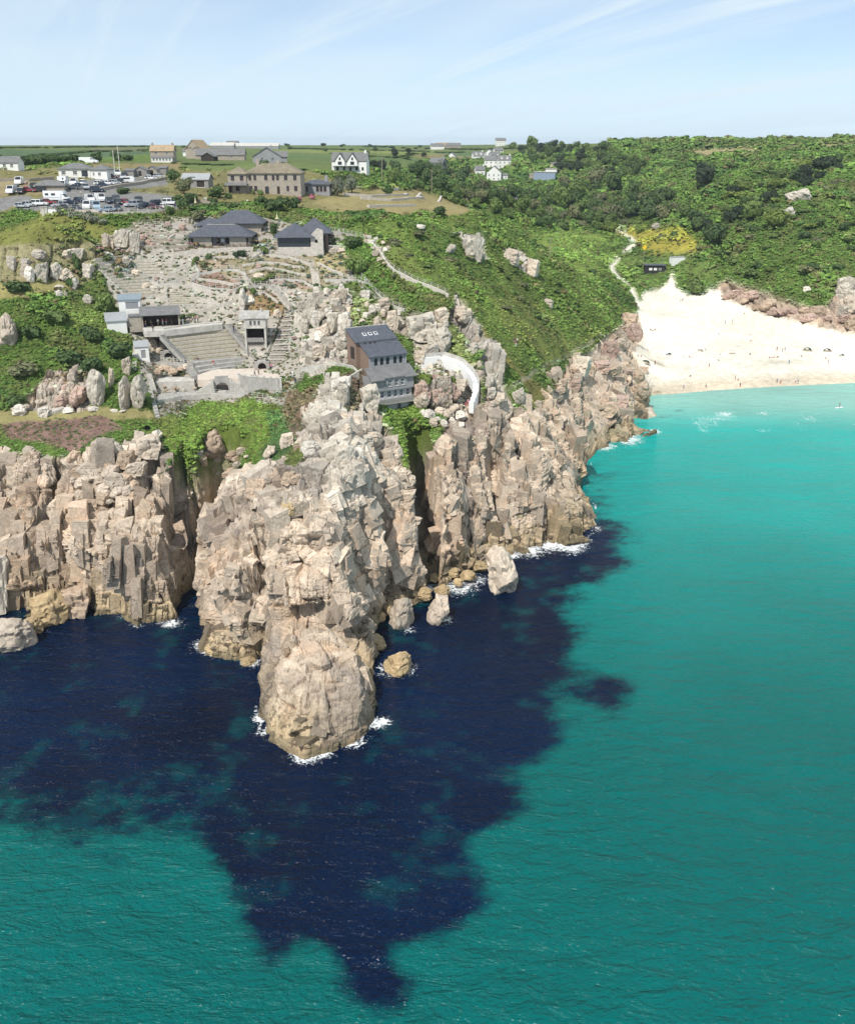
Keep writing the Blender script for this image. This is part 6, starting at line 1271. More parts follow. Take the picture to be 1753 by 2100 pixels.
for x, y, w, h, m_, lb in ((1445,384,62,52,'leaf_black','broad blackish pine standing alone on the right hillside'), (1640,372,56,34,'leaf_black','low black pine beside the diagonal hedge on the right hill'), (1690,350,60,30,'leaf_black','spreading dark pine high on the right hill'), (692,402,34,42,'leaf_grey','silvery tamarisk beside the hotel annex'), (722,396,36,40,'leaf_grey','taller silvery tamarisk next to the dry field'), (378,398,44,36,'leaf_olive','rounded olive tree before the solar shed'), (358,372,32,26,'leaf_dark','dark round tree at the end of the shed row'),
    (812,322,22,18,'leaf_black','flat-topped black tree on the far valley brow'), (768,352,28,26,'leaf_black','dark cypress clump right of the twin-gabled villa'), (785,350,24,24,'leaf_black','second dark cypress beside the twin-gabled villa'), (900,442,38,20,'leaf_dark','dark bush alone on the dry field edge'), (795,398,32,16,'leaf_dark','low dark bush behind the dry field wall'),
    (540,356,42,28,'leaf_dark','dark tree rising between the barns and the hotel'), (1180,398,34,30,'leaf_bright','bright green tree in front of the white gabled house'), (1590,470,60,44,'leaf_bright','bright green tree at the foot of the diagonal wood'), (1460,505,56,50,'leaf_dark','dark tree at the right of the yellow meadow'), (1545,455,70,56,'leaf_mid','large green tree above the yellow meadow')):
    tree(x, y, w, h, m_, lb, None, 'pine_tree' if 'pine' in lb else 'cypress_tree' if 'cypress' in lb else 'broadleaf_tree')
# garden and slope bushes
GB = [((250,398),40,16,'leaf_dark','dark bush on the wall between the two car parks'), ((445,405),44,22,'leaf_dark','clipped bush below the solar shed'), ((560,432),60,22,'leaf_dark','wide dark shrub bed before the stone hotel'), ((600,428),36,22,'leaf_dark','dark shrub beside the hotel lawn'), ((520,398),14,12,'leaf_mid','potted shrub at the hotel door'), ((535,400),16,12,'leaf_mid','round shrub beside the hotel door'), ((470,408),16,14,'leaf_dark','dark bush at the hotel left corner'), ((640,408),18,10,'leaf_pink','pink flowering bush below the hotel annex'), ((612,412),18,9,'leaf_pink','pink flowering bush on the hotel terrace'),
    ((497,528),38,18,'leaf_black','dark rounded shrub under the forecourt railing'), ((405,535),14,12,'leaf_dark','small dark shrub on the left of the agave bed'), ((428,532),16,12,'leaf_dark','dark shrub beside the agave bed'), ((398,545),14,16,'leaf_mid','green shrub above the white kerb wall'), ((420,552),24,18,'leaf_olive','olive shrub inside the white kerb wall'), ((545,520),22,16,'leaf_mid','green shrub at the cafe corner'), ((530,580),34,14,'leaf_mid','low green shrub beside the garden steps'), ((560,570),30,12,'leaf_bright','bright ground shrub in the middle bed'), ((500,600),24,16,'leaf_mid','shrub near the standing white sculpture'), ((520,605),22,18,'leaf_mid','second shrub above the brown mound'),
    ((560,480),26,28,'leaf_dark','tall shrub between the two pavilions'), ((380,430),34,28,'leaf_dark','shrub against the car park bank'), ((350,440),30,20,'leaf_mid','shrub below the car park wall'), ((410,452),44,24,'leaf_olive','broad shrub above the left pavilion'), ((455,455),40,22,'leaf_olive','wide garden shrub behind the left pavilion'), ((480,430),46,16,'leaf_dark','hedge shrub behind the lane wall'), ((440,418),36,14,'leaf_dark','dark hedge shrub beside the lane'), ((650,590),16,12,'leaf_dark','lone dark shrub on the cafe slope'),
    ((720,510),60,30,'leaf_dark','dense bank shrub right of the cafe'), ((735,560),56,34,'leaf_mid','dense green shrub on the bank below the cafe terrace'), ((750,690),40,30,'leaf_dark','green shrub tucked behind the tall slate house'), ((870,790),40,34,'leaf_bright','bright shrub beside the white stair'), ((930,790),22,20,'leaf_bright','bright shrub inside the curl of the white stair'), ((375,655),20,12,'leaf_dark','small shrub right of the open shed'), ((395,652),26,12,'leaf_mid','low shrub behind the turf bank wall'), ((325,800),0,0,'',''),
    ((60,690),64,30,'leaf_dark','dark heath bush on the left slope'), ((190,700),60,34,'leaf_dark','rounded bush left of the white shed'), ((115,660),66,32,'leaf_mid','green bush below the left boulders'), ((30,600),70,30,'leaf_dark','dark bush under the left path'), ((150,590),30,26,'leaf_dark','bush between the pale boulders'), ((98,560),26,26,'leaf_dark','bush growing against the cracked boulder'), ((160,555),20,34,'leaf_dark','upright bush right of the split boulder'), ((220,640),50,40,'leaf_mid','green bush on the slope beside the fan terraces'), ((150,745),90,30,'leaf_dark','wide heath bush on the lower left slope'), ((60,770),80,34,'leaf_olive','olive heath bush low on the left slope'), ((240,735),70,40,'leaf_dark','dense bush above the rock pillars'), ((195,765),60,36,'leaf_dark','dark bush left of the rock pillars'), ((40,830),60,26,'leaf_dark','dark bush by the white boulders'),
    ((1150,470),40,20,'leaf_mid','bracken bush above the sandy path'), ((1425,604),52,34,'leaf_mid','round green dune hummock bush on the beach head'), ((1445,470),0,0,'',''), ((1215,560),26,10,'leaf_dark','low thorn bush on the dune slope'), ((1310,545),20,8,'leaf_mid','dune bush beside the sandy path'), ((1355,490),30,10,'leaf_olive','scrub beside the grey beach boulder'), ((1380,487),26,14,'leaf_mid','cabbage-like bush at the yellow meadow edge')]
for (x, y), w, h, m_, lb in GB:
    if w: bush(x, y, w, h, m_, lb)
for i in range(60):      # right hillside scrub thickets
    x, y = random.uniform(1480, 1753), random.uniform(330, 570)
    bush(x, y, random.uniform(20, 48), random.uniform(8, 16), random.choice(['leaf_dark','leaf_mid','leaf_mid','leaf_bright','leaf_olive']), 'low thorn thicket on the steep right hillside above the beach', 'thorn_thicket', 'right hillside thickets')
for i in range(46):
    x, y = random.uniform(740, 1180), random.uniform(450, 640)
    if not inpoly(np.array([x]), np.array([y]), [(720,470),(960,445),(1100,480),(1180,570),(1100,640),(960,640),(860,600),(750,540)])[0]: continue
    bush(x, y, random.uniform(16, 40), random.uniform(7, 15), random.choice(['leaf_dark','leaf_mid','leaf_olive','leaf_bright']), 'low gorse thicket on the grassy slope between cafe and beach', 'gorse_thicket', 'slope thickets')
# agaves: rosettes of stiff leaves
AG = MB()
for k in range(22):
    a = k*2.4; el = .35+.9*(k/22); L_ = 1.0*(1-.25*k/22); c1_, s1_ = math.cos(a), math.sin(a)
    t = Vector((c1_*math.cos(el), s1_*math.cos(el), math.sin(el))); w = Vector((-s1_, c1_, 0))*.09
    AG.add([(0,0,.05), tuple(t*.45*L_+w), tuple(t*L_), tuple(t*.45*L_-w), tuple(t*.45*L_-Vector((0,0,.05)))], [(0,1,2,3), (0,4,1), (1,4,2), (2,4,3), (3,4,0)])
AGM = bpy.data.meshes.new('rosette'); AGM.from_pydata(AG.v, [], AG.f); AGM.materials.append(M['leaf_agave'])
for zx, zy, s in ((1320,480,1.5),(1400,530,1.2),(1490,545,1.4),(1490,480,1.1),(1380,650,1.5),(1430,640,1.4),(1340,610,1.1),(1215,660,1.2),(1070,740,1.8),(1010,730,1.5),(640,700,1.3),(340,500,1.3),(800,510,1.2),(905,410,1.5),(820,520,1.0)):
    p = on(*Z5(zx, zy)); root = thing('agave', 'spiky grey-green agave rosette in the terraced gardens', 'agave', p, random.uniform(0, 6), 'garden agaves')
    o = bpy.data.objects.new('rosette', AGM); col.objects.link(o); o.parent = root; o.scale = (s, s, s)
# hedges
def hedge(label, pts, w, h, m_='leaf_dark', name='hedgerow', k=1.0):
    """a run of overlapping leafy lumps, one object with its lumps as parts"""
    P_ = [on(*q) for q in pts]; root = thing(name, label, 'hedge', P_[0]); o0 = P_[0]; n_ = 0
    for a, b_ in zip(P_[:-1], P_[1:]):
        n = max(1, int((b_-a).length/(w*.75*k)))
        for i in range(n):
            q = a.lerp(b_, (i+random.uniform(-.1, .1))/n); q.z = ground(q.x, q.y)
            c_ = veg_obj('hedge_section', SHRUB[(i+n_) % 3], m_, root); c_.location = q-o0-Vector((0, 0, .15)); c_.rotation_euler = (0, 0, random.uniform(0, 6.28)); s = w*random.uniform(.6, .85); c_.scale = (s*k, s, h*random.uniform(.75, 1.1))
        n_ += n
hedge('grey-leaved clipped hedge sloping down from the car park gate', [zone1(460,600),zone1(560,625),zone1(700,650),zone1(820,690)], 2.4, 2.2, 'leaf_grey')
hedge('dark hedge behind the white van field', [zone1(40,232),zone1(250,222),zone1(400,208),zone1(600,200)], 3.4, 3.2)
hedge('dark hedge right of the white van', [zone1(690,205),zone1(790,203)], 3.4, 4)
hedge('clipped green hedge along the valley side of the dry field', [(862,388),(890,398),(925,412),(960,425)], 3.4, 3.4, 'leaf_mid')
hedge('lower hedge run behind the pavilion lane', [zone1(1320,505),zone1(1400,505),zone1(1500,500)], 3.0, 2.6)
hedge('green bank hedge before the hotel terrace', [(530,420),(570,418),(610,416)], 2.6, 2.2, 'leaf_dark')
hedge('tall hedge beside the farmhouse', [zone1(870,195),zone1(960,192),zone1(1010,190)], 5, 3.4)
for lb, pts, w in (('thin field hedge across the green plateau field', [(0,327),(60,324),(130,316),(180,312)], 8), ('field hedge along the plateau skyline', [(0,304),(120,303),(290,301),(400,303)], 12), ('hedge between the two plateau pastures', [(180,312),(300,310),(400,308)], 9), ('hedge below the long pale barn', [(560,313),(700,319),(830,324),(930,326)], 8), ('long hedge on the far plateau brow', [(600,305),(740,308),(860,311),(960,312)], 12), ('skyline hedge right of the long barn', [(760,301),(900,305),(1000,307)], 14), ('hedge on the brow above the village', [(1010,306),(1100,303),(1160,304)], 12), ('hedge along the right hill crest', [(1300,291),(1400,288),(1500,286),(1600,284)], 9), ('hedge line on the right hill above the dry patch', [(1340,312),(1420,306),(1500,300),(1560,296)], 6), ('far right hilltop hedge', [(1560,300),(1650,297),(1753,294)], 6), ('bank hedge behind the hotel', [(615,350),(660,356),(700,362),(740,372)], 6), ('hedge beside the stone barns', [(360,335),(420,338),(480,340)], 5)):
    hedge(lb, pts, w*.55, w*.15, 'leaf_dark', k=2.6)

# ------------------------------------------------------------------ boulders
def rock_mat(name, c_, c2):
    m, nt, b = mat(name)
    f = noise(nt, .9, 4, .62); k = ramp(nt, f, [(.25, c2), (.55, c_), (.8, tuple(min(1, v*1.18) for v in c_))])
    oi = N_(nt, 'ShaderNodeObjectInfo'); k2 = ramp(nt, oi.outputs['Random'], [(0, (.80,.79,.78)), (1, (1.12,1.1,1.08))])
    f2 = noise(nt, 5, 3, .7); k3 = ramp(nt, f2, [(.3, (.78,)*3), (.7, (1.15,)*3)])
    nt.links.new(mulc(nt, mulc(nt, k, k2), k3), b.inputs['Base Color']); b.inputs['Roughness'].default_value = .93; b.inputs['Specular IOR Level'].default_value = .15
    bump(nt, b, f, .5, .25); return m
M['rock_pale'] = rock_mat('rock_pale', (.57,.49,.395), (.41,.345,.275)); M['rock_warm'] = rock_mat('rock_warm', (.50,.39,.29), (.33,.25,.19)); M['rock_ochre'] = rock_mat('rock_ochre', (.47,.36,.21), (.30,.22,.12)); M['rock_grey'] = rock_mat('rock_grey', (.52,.475,.40), (.34,.31,.26)); M['rock_white'] = rock_mat('rock_white', (.66,.615,.54), (.48,.44,.38)); M['rock_pink'] = rock_mat('rock_pink', (.46,.34,.28), (.30,.22,.18))
def rock_mesh(seed, kindr):
    r_ = np.random.default_rng(seed); bm = bmesh.new(); bmesh.ops.create_icosphere(bm, subdivisions=4, radius=1.0)
    co = np.array([v.co[:] for v in bm.verts])
    if kindr == 'block': pl = [((s*(a == 0)+r_.normal()*.16, s*(a == 1)+r_.normal()*.16, s*(a == 2)+r_.normal()*.16), r_.uniform(.52, .68)) for a in range(3) for s in (-1, 1)]+[(tuple(r_.normal(size=3)), r_.uniform(.7, .85)) for _ in range(5)]
    elif kindr == 'round': pl = [(tuple(r_.normal(size=3)), r_.uniform(.66, .86)) for _ in range(9)]
    else: pl = [(tuple(r_.normal(size=3)), r_.uniform(.5, .8)) for _ in range(13)]
    for n, d in pl:
        n = np.array(n); n /= np.linalg.norm(n); t = co@n; ex = np.maximum(t-d, 0); co -= n[None]*(ex*.96)[:, None]
    co /= np.abs(co).max(axis=0)
    nn = np.stack([fbm(co[:, 0]*2+seed, co[:, 1]*2, co[:, 2]*2, 3, 500+k) for k in range(3)], 1)
    # joints across the block
    for j in range(2):
        n = r_.normal(size=3); n[r_.integers(2)] *= .2; n /= np.linalg.norm(n); dd = np.abs(co@n-r_.uniform(-.35, .35)+.08*nn[:, 0])
        co *= (1-.10*np.exp(-(dd/.045)**2))[:, None]
    co += nn*.04
    off, da_, db_, dc_, tl, _q = blocks(co[:, 0]+.1*nn[:, 0], co[:, 1]+.1*nn[:, 1], co[:, 2]+.1*nn[:, 2], .62, .7, .66, seed, .2, .1)
    nrm = co/np.linalg.norm(co, axis=1, keepdims=True); ed_ = np.minimum(np.minimum(da_, db_), dc_)
    co += nrm*(.20*(off-.5)+.16*tl-.10*np.exp(-(ed_/.035)**2))[:, None]
    for v, c_ in zip(bm.verts, co): v.co = c_
    me = bpy.data.meshes.new('boulder'); bm.to_mesh(me); bm.free(); me.materials.append(M['rock_pale']); return me
RK = {k: [rock_mesh(900+i*7+j*101, k) for i in range(4)] for j, k in enumerate(('block', 'round', 'shard'))}
def rock(x, y, w, h, k, m_, label, group=None, p=None, lean=0.0, deep=None, sink=.30, name='boulder', rz=None):
    """y: foot of the rock on the sheet; w, h its size there"""
    p = p or on(x, y); sx = px(w, p)/2; sz = px(h, p)/2/(1-sink/2)
    o = bpy.data.objects.new(name, random.choice(RK[k])); col.objects.link(o)
    o.material_slots[0].link = 'OBJECT'; o.material_slots[0].material = M[m_]
    sy = (deep or random.uniform(.75, 1.05))*(sx+sz*.4)/1.2
    o.scale = (sx*1.05, sy, sz); o.location = p+Vector((0, sy*.55, sz*(1-sink)))
    o.rotation_euler = (random.uniform(-.1, .1), lean, random.uniform(-.25, .25) if rz is None else rz)
    tag(o, label, 'rock' if name != 'boulder' else 'boulder', group); return o
def sea_pt(x, y): return at(x, y, -.3)
for x, y, w, h, k, m_, lb, ln in ((1026,1222,62,100,'round','rock_pale','tall blocky sea stack leaning out at the foot of the right cliff',-.12), (824,1293,48,76,'shard','rock_pale','upright black-stained rock standing in the water before the cleft',.06), (900,1283,50,66,'shard','rock_pale','square rock in the surf right of the upright stained rock',0), (818,1388,56,52,'shard','rock_ochre','small jagged islet ringed by foam',0), (22,1338,84,76,'shard','rock_pale','pale wedge of rock in the water at the left cliff foot',.1), (62,1306,44,40,'round','rock_ochre','low weedy ochre rock behind the pale wedge',0),
    (-8,1262,62,130,'block','rock_grey','grey rock face rising behind the pale wedge',0), (92,1284,92,72,'round','rock_ochre','broad ochre boulder at the foot of the left cliff',0), (150,1268,70,60,'block','rock_warm','square boulder beside the broad ochre one',0), (768,1340,42,36,'round','rock_ochre','rounded ochre boulder behind the front rock',0), (442,1346,44,24,'round','rock_ochre','half-submerged ochre rock left of the buttress foot',0), (505,1366,36,16,'round','rock_ochre','wave-washed rock between buttress and front rock',0), (745,1322,22,40,'shard','rock_white','white splinter of rock beside the front rock',0)):
    rock(x, y, w, h, k, m_, lb, p=sea_pt(x, y), lean=ln, sink=.35, name='sea_rock')
for x, y, w, h in ((960,1192,34,20),(985,1172,30,18),(972,1162,20,12),(940,1203,22,16),(905,1222,36,20),(872,1232,32,24),(850,1222,30,22),(795,1262,26,22),(832,1250,24,20),(860,1205,30,24),(890,1195,24,18),(930,1185,28,20),(1000,1150,24,16),(845,1180,34,30),(780,1275,22,18)):
    rock(x, y, w, h, 'round', 'rock_ochre', 'rounded ochre boulder on the wave-washed cove below the right cleft', 'cove boulders', p=at(x, y, .6), sink=.3)
for x, y, w, h, k, m_, lb in ((430,936,66,58,'round','rock_warm','huge pinkish boulder perched on the bracken slope'), (524,1024,48,42,'block','rock_warm','square pink block lodged above the left cleft'), (592,1058,42,30,'round','rock_ochre','rounded boulder with orange lichen on the buttress'), (232,1010,60,40,'shard','rock_pale','long pale slab leaning on the left tumble'), (180,985,70,36,'shard','rock_pale','tilted slab at the head of the left tumble'), (150,952,30,28,'shard','rock_warm','pointed rock at the edge of the heather'), (238,940,26,34,'shard','rock_grey','upright notched stone above the left tumble'), (300,940,56,44,'block','rock_pale','square rock tower at the lip of the left cliff'), (320,905,26,24,'shard','rock_white','whitewashed stone at the foot of the grey ramp'), (480,945,26,22,'block','rock_warm','flat boulder right of the huge pinkish one'), (410,950,26,16,'shard','rock_warm','broken slab left of the huge pinkish boulder'),
    (860,700,66,54,'block','rock_grey','massive grey crag block above the tall house'), (905,720,50,50,'shard','rock_grey','angular crag right of the massive grey block'), (975,540,36,52,'block','rock_grey','tall outcrop on the grassy slope'), (1050,546,36,34,'round','rock_pale','rounded outcrop right of the tall one'), (1092,566,26,34,'block','rock_pale','split outcrop lowest on the grassy slope'), (925,520,24,20,'shard','rock_grey','small outcrop left of the tall one'), (1124,634,24,20,'round','rock_pale','pale stone above the coast path'), (862,470,22,9,'round','rock_white','flat white stone below the dry field'), (1636,418,50,30,'shard','rock_grey','jagged outcrop high on the right hillside'), (1612,452,32,26,'shard','rock_white','pale outcrop below the jagged one'), (1346,472,26,14,'shard','rock_grey','grey beach boulder in the yellow meadow edge'), (1655,600,18,12,'round','rock_white','white stone on the right hillside above the beach rocks'), (1190,770,44,40,'block','rock_pale','big square block among the rocks by the beach')):
    rock(x, y, w, h, k, m_, lb)
ZL = lambda zx, zy: (zx/3.8956/1.4478, (750+zy/3.8956)/1.4478)
for zx, zy, w, h, k, m_, lb in ((350,345,118,180,'round','rock_white','white rounded boulder left of the ivy-covered one'), (482,332,150,205,'block','rock_grey','square boulder half covered by ivy'), (640,318,150,215,'round','rock_grey','large split boulder in the left crag'), (740,330,150,150,'round','rock_pale','right half of the split boulder'), (780,332,140,90,'round','rock_pale','low boulder under the split one'), (1010,285,130,160,'block','rock_grey','upright boulder beside the fan terraces'), (860,425,100,130,'shard','rock_white','white tapering stone on the left slope'), (670,522,110,90,'round','rock_white','white stone low on the left slope'), (758,530,50,90,'shard','rock_pale','thin upright stone beside the white one'), (665,416,120,40,'round','rock_white','flat white stone on the left slope'), (1000,598,130,110,'shard','rock_grey','dark leaning rock on the left slope'), (1125,602,60,50,'shard','rock_pale','small pale stone near the blue-roofed hut'),
    (290,160,110,95,'block','rock_grey','top block of the stacked left crag'), (285,262,115,115,'block','rock_pale','lower block of the stacked left crag'), (445,80,160,110,'round','rock_grey','big rounded boulder on the mound edge'), (150,200,70,160,'block','rock_grey','narrow standing rock at the crag end'), (110,160,60,120,'block','rock_grey','second narrow standing rock at the crag end'), (880,70,190,120,'block','rock_grey','layered block topping the mound crag'), (760,60,120,90,'shard','rock_pale','angular block beside the layered one'),
    (1122,1770,205,400,'round','rock_grey','tall bulging rock pillar with dark foot'), (1436,1818,135,400,'round','rock_grey','slim rock pillar beside the stair'), (1592,1818,220,410,'shard','rock_grey','broad rock pillar next to the white stair'), (1462,1405,112,190,'block','rock_pale','square rock above the slim pillar'), (1292,1565,72,250,'shard','rock_pale','narrow pale fin between two pillars'), (80,1095,190,380,'round','rock_pale','pale cliff block at the far left slope'), (215,1895,160,135,'round','rock_white','white boulder by the grass steps'), (497,1905,142,112,'block','rock_white','square white boulder by the grass steps'), (780,1862,125,62,'round','rock_white','low white stone on the grass ledge'), (1062,1842,145,65,'round','rock_white','flat white stone under the bulging pillar'), (1310,1852,110,40,'shard','rock_white','white slab under the slim pillar'), (1420,1852,90,36,'shard','rock_white','white slab at the stair foot'), (905,1770,225,240,'shard','rock_pink','pink broken crag on the grass ledge'), (690,1790,180,150,'shard','rock_pink','low pink broken crag beside the steps')):
    q = ZL(zx, zy); rock(q[0], q[1], w/5.64, h/5.64, k, m_, lb, rz=random.uniform(-.15, .15))
for zx, zy, w, h, k, m_, lb in ((1065,405,120,160,'block','rock_grey','big grey crag at the head of the fan terraces'), (1178,455,85,190,'block','rock_grey','tall crag fin beside the granite steps'), (928,405,50,130,'block','rock_pale','pale column left of the grey crag'), (975,400,60,110,'block','rock_pale','column between the pale one and the crag'), (1085,560,110,90,'shard','rock_grey','leaning crag slab on the fan terraces'), (1180,640,90,50,'round','rock_pale','boulder used as a terrace seat'), (1260,770,90,70,'round','rock_pale','boulder among the middle terraces'), (1340,790,110,70,'shard','rock_grey','broken rocks beside the middle terraces'), (1380,560,60,40,'round','rock_grey','boulder in the kerbed bed')):
    q = Z4(zx, zy); rock(q[0], q[1], w/4.23, h/4.23, k, m_, lb)
for zx, zy, w, h, k, m_, lb in ((640,960,80,210,'shard','rock_white','white crag rising left of the theatre box'), (690,900,110,90,'round','rock_white','white boulder crowning the crag by the theatre box'), (940,1010,80,90,'round','rock_pale','round boulder right of the theatre box'), (790,680,110,60,'round','rock_pale','boulder beside the garden steps'), (830,690,60,40,'shard','rock_grey','dark stone beside the garden steps'), (780,590,50,60,'round','rock_pink','pink stone in the garden bed'), (1500,440,70,40,'round','rock_pale','pale rock under the cafe terrace'), (1420,460,90,60,'shard','rock_pale','rocky ledge under the cafe corner')):
    q = Z5(zx, zy); rock(q[0], q[1], w/4.23, h/4.23, k, m_, lb)
def heap(poly, n, wr, hr, kinds, mats, label, group, mind=.45):
    nm_ = 'stone' if 'stone' in group or 'rubble' in group else 'granite_block' if 'block' in group or 'slab' in group else 'boulder'
    xs = [p[0] for p in poly]; ys = [p[1] for p in poly]; got = []; t = 0
    while len(got) < n and t < n*50:
        t += 1; x, y = random.uniform(min(xs), max(xs)), random.uniform(min(ys), max(ys))
        if not inpoly(np.array([x]), np.array([y]), poly)[0]: continue
        w = random.uniform(*wr)
        if any(math.hypot(x-a, y-b_) < (w+c)*.5*mind for a, b_, c in got): continue
        got.append((x, y, w)); rock(x, y, w, w*random.uniform(*hr), random.choice(kinds), random.choice(mats), label, group, name=nm_)
heap([(140,960),(230,940),(300,960),(280,1040),(200,1060),(140,1020)], 28, (14,40), (.5,.9), ['round','shard','block'], ['rock_pale','rock_warm'], 'pale granite boulder in the tumbled heap above the left sea cliff', 'left tumble boulders')
heap([(400,930),(500,925),(520,960),(450,985),(410,960)], 16, (10,26), (.5,.9), ['shard','block'], ['rock_warm','rock_pale'], 'broken granite block on the bracken above the left cleft', 'cleft boulders')
heap([(520,960),(600,900),(625,930),(620,1000),(530,1010)], 8, (14,34), (.7,1.2), ['block','shard'], ['rock_pale','rock_warm'], 'upright granite block at the green edge of the buttress', 'buttress edge blocks')
heap([(640,830),(700,800),(780,860),(800,960),(700,980),(620,940)], 12, (18,46), (.7,1.3), ['block','shard'], ['rock_pale','rock_grey','rock_white'], 'weathered pale slab on the rocky ridge below the stage', 'ridge slabs')
heap([(860,850),(930,845),(960,880),(900,890)], 12, (14,30), (.6,.9), ['round','shard'], ['rock_white','rock_pale'], 'pale boulder on the heather right of the tall house', 'heather boulders')
heap([(1130,820),(1200,740),(1290,670),(1320,760),(1330,820),(1230,860)], 22, (14,44), (.5,.95), ['shard','block'], ['rock_pink','rock_pale','rock_warm'], 'fallen granite block on the shore slope beside the beach', 'shore slope blocks')
heap([(615,640),(650,600),(715,600),(715,690),(700,740),(640,755)], 26, (12,34), (.7,1.5), ['block','shard','round'], ['rock_grey','rock_pale','rock_white'], 'weathered grey block in the crag between bench rows and tall house', 'crag blocks')
heap([(715,600),(800,630),(850,660),(800,690),(740,680)], 18, (10,26), (.7,1.4), ['block','round'], ['rock_grey','rock_pale','rock_white'], 'pale stone among the bushes above the tall house', 'bush stones')
heap([(850,660),(920,660),(930,720),(900,750),(850,745)], 12, (18,40), (.8,1.3), ['block','shard'], ['rock_grey','rock_pale'], 'jointed grey block in the crag right of the tall house', 'right crag blocks')
heap([(855,770),(960,775),(965,835),(860,840)], 10, (16,40), (.7,1.2), ['block','shard'], ['rock_pale','rock_pink'], 'pinkish block in the hollow circled by the white stair', 'hollow blocks')
heap([(930,620),(965,640),(1050,800),(1080,850),(1010,850),(980,760)], 14, (12,32), (.8,1.5), ['block','shard'], ['rock_pale','rock_grey'], 'narrow upright slab in the rock rib running down to the right cliff', 'rib slabs')
heap([(1480,612),(1600,650),(1753,688),(1753,660),(1690,650),(1600,630),(1490,595)], 16, (16,40), (.45,.75), ['block','shard'], ['rock_pink','rock_warm'], 'pink granite block in the low cliff behind the beach', 'beach cliff blocks')
heap([(1715,600),(1753,595),(1753,650),(1725,650)], 8, (22,44), (.8,1.2), ['block','round'], ['rock_grey','rock_pale'], 'grey crag block at the right end of the beach', 'end crag blocks')
heap([(220,470),(290,455),(390,460),(380,500),(260,520)], 20, (7,18), (.5,.9), ['round','shard'], ['rock_pale','rock_pink'], 'garden stone on the rocky bank below the car park', 'bank stones')
heap([(300,520),(640,530),(700,580),(620,620),(420,630),(320,600)], 30, (5,12), (.5,.9), ['round','shard'], ['rock_pale','rock_white','rock_pink'], 'small stone edging the terraced garden beds', 'garden stones')
heap([(10,840),(140,780),(180,830),(60,848)], 12, (8,22), (.5,.9), ['shard','round'], ['rock_pink','rock_pale'], 'pinkish stone scattered above the grass ledge', 'ledge stones')
heap([(745,490),(770,480),(800,520),(790,545),(760,530)], 14, (8,20), (.6,1.1), ['block','round'], ['rock_white','rock_pale'], 'pale stone beside the cliff-top viewpoint wall', 'viewpoint stones')

heap([Z6(570,470),Z6(690,520),Z6(680,590),Z6(580,600)], 8, (8,18), (.6,1.0), ['round','shard'], ['rock_pale','rock_warm'], 'boulder on the bank between the white hut and the turf rows', 'hut bank boulders')
heap([Z6(600,700),Z6(740,690),Z6(880,700),Z6(900,770),Z6(620,770)], 12, (9,24), (.5,.8), ['round','shard'], ['rock_warm','rock_pale'], 'brown boulder below the gangway beside the apron', 'gangway boulders')
heap([Z6(620,860),Z6(980,850),Z6(960,920),Z6(640,930)], 16, (5,11), (.5,.8), ['round','shard'], ['rock_warm','rock_pale'], 'rubble stone on the bank under the apron wall', 'apron rubble')
heap([Z6(1400,850),Z6(1680,860),Z6(1660,920),Z6(1460,900)], 14, (5,11), (.5,.8), ['round','shard'], ['rock_warm','rock_pale'], 'rubble stone on the bank under the main stage', 'stage rubble')

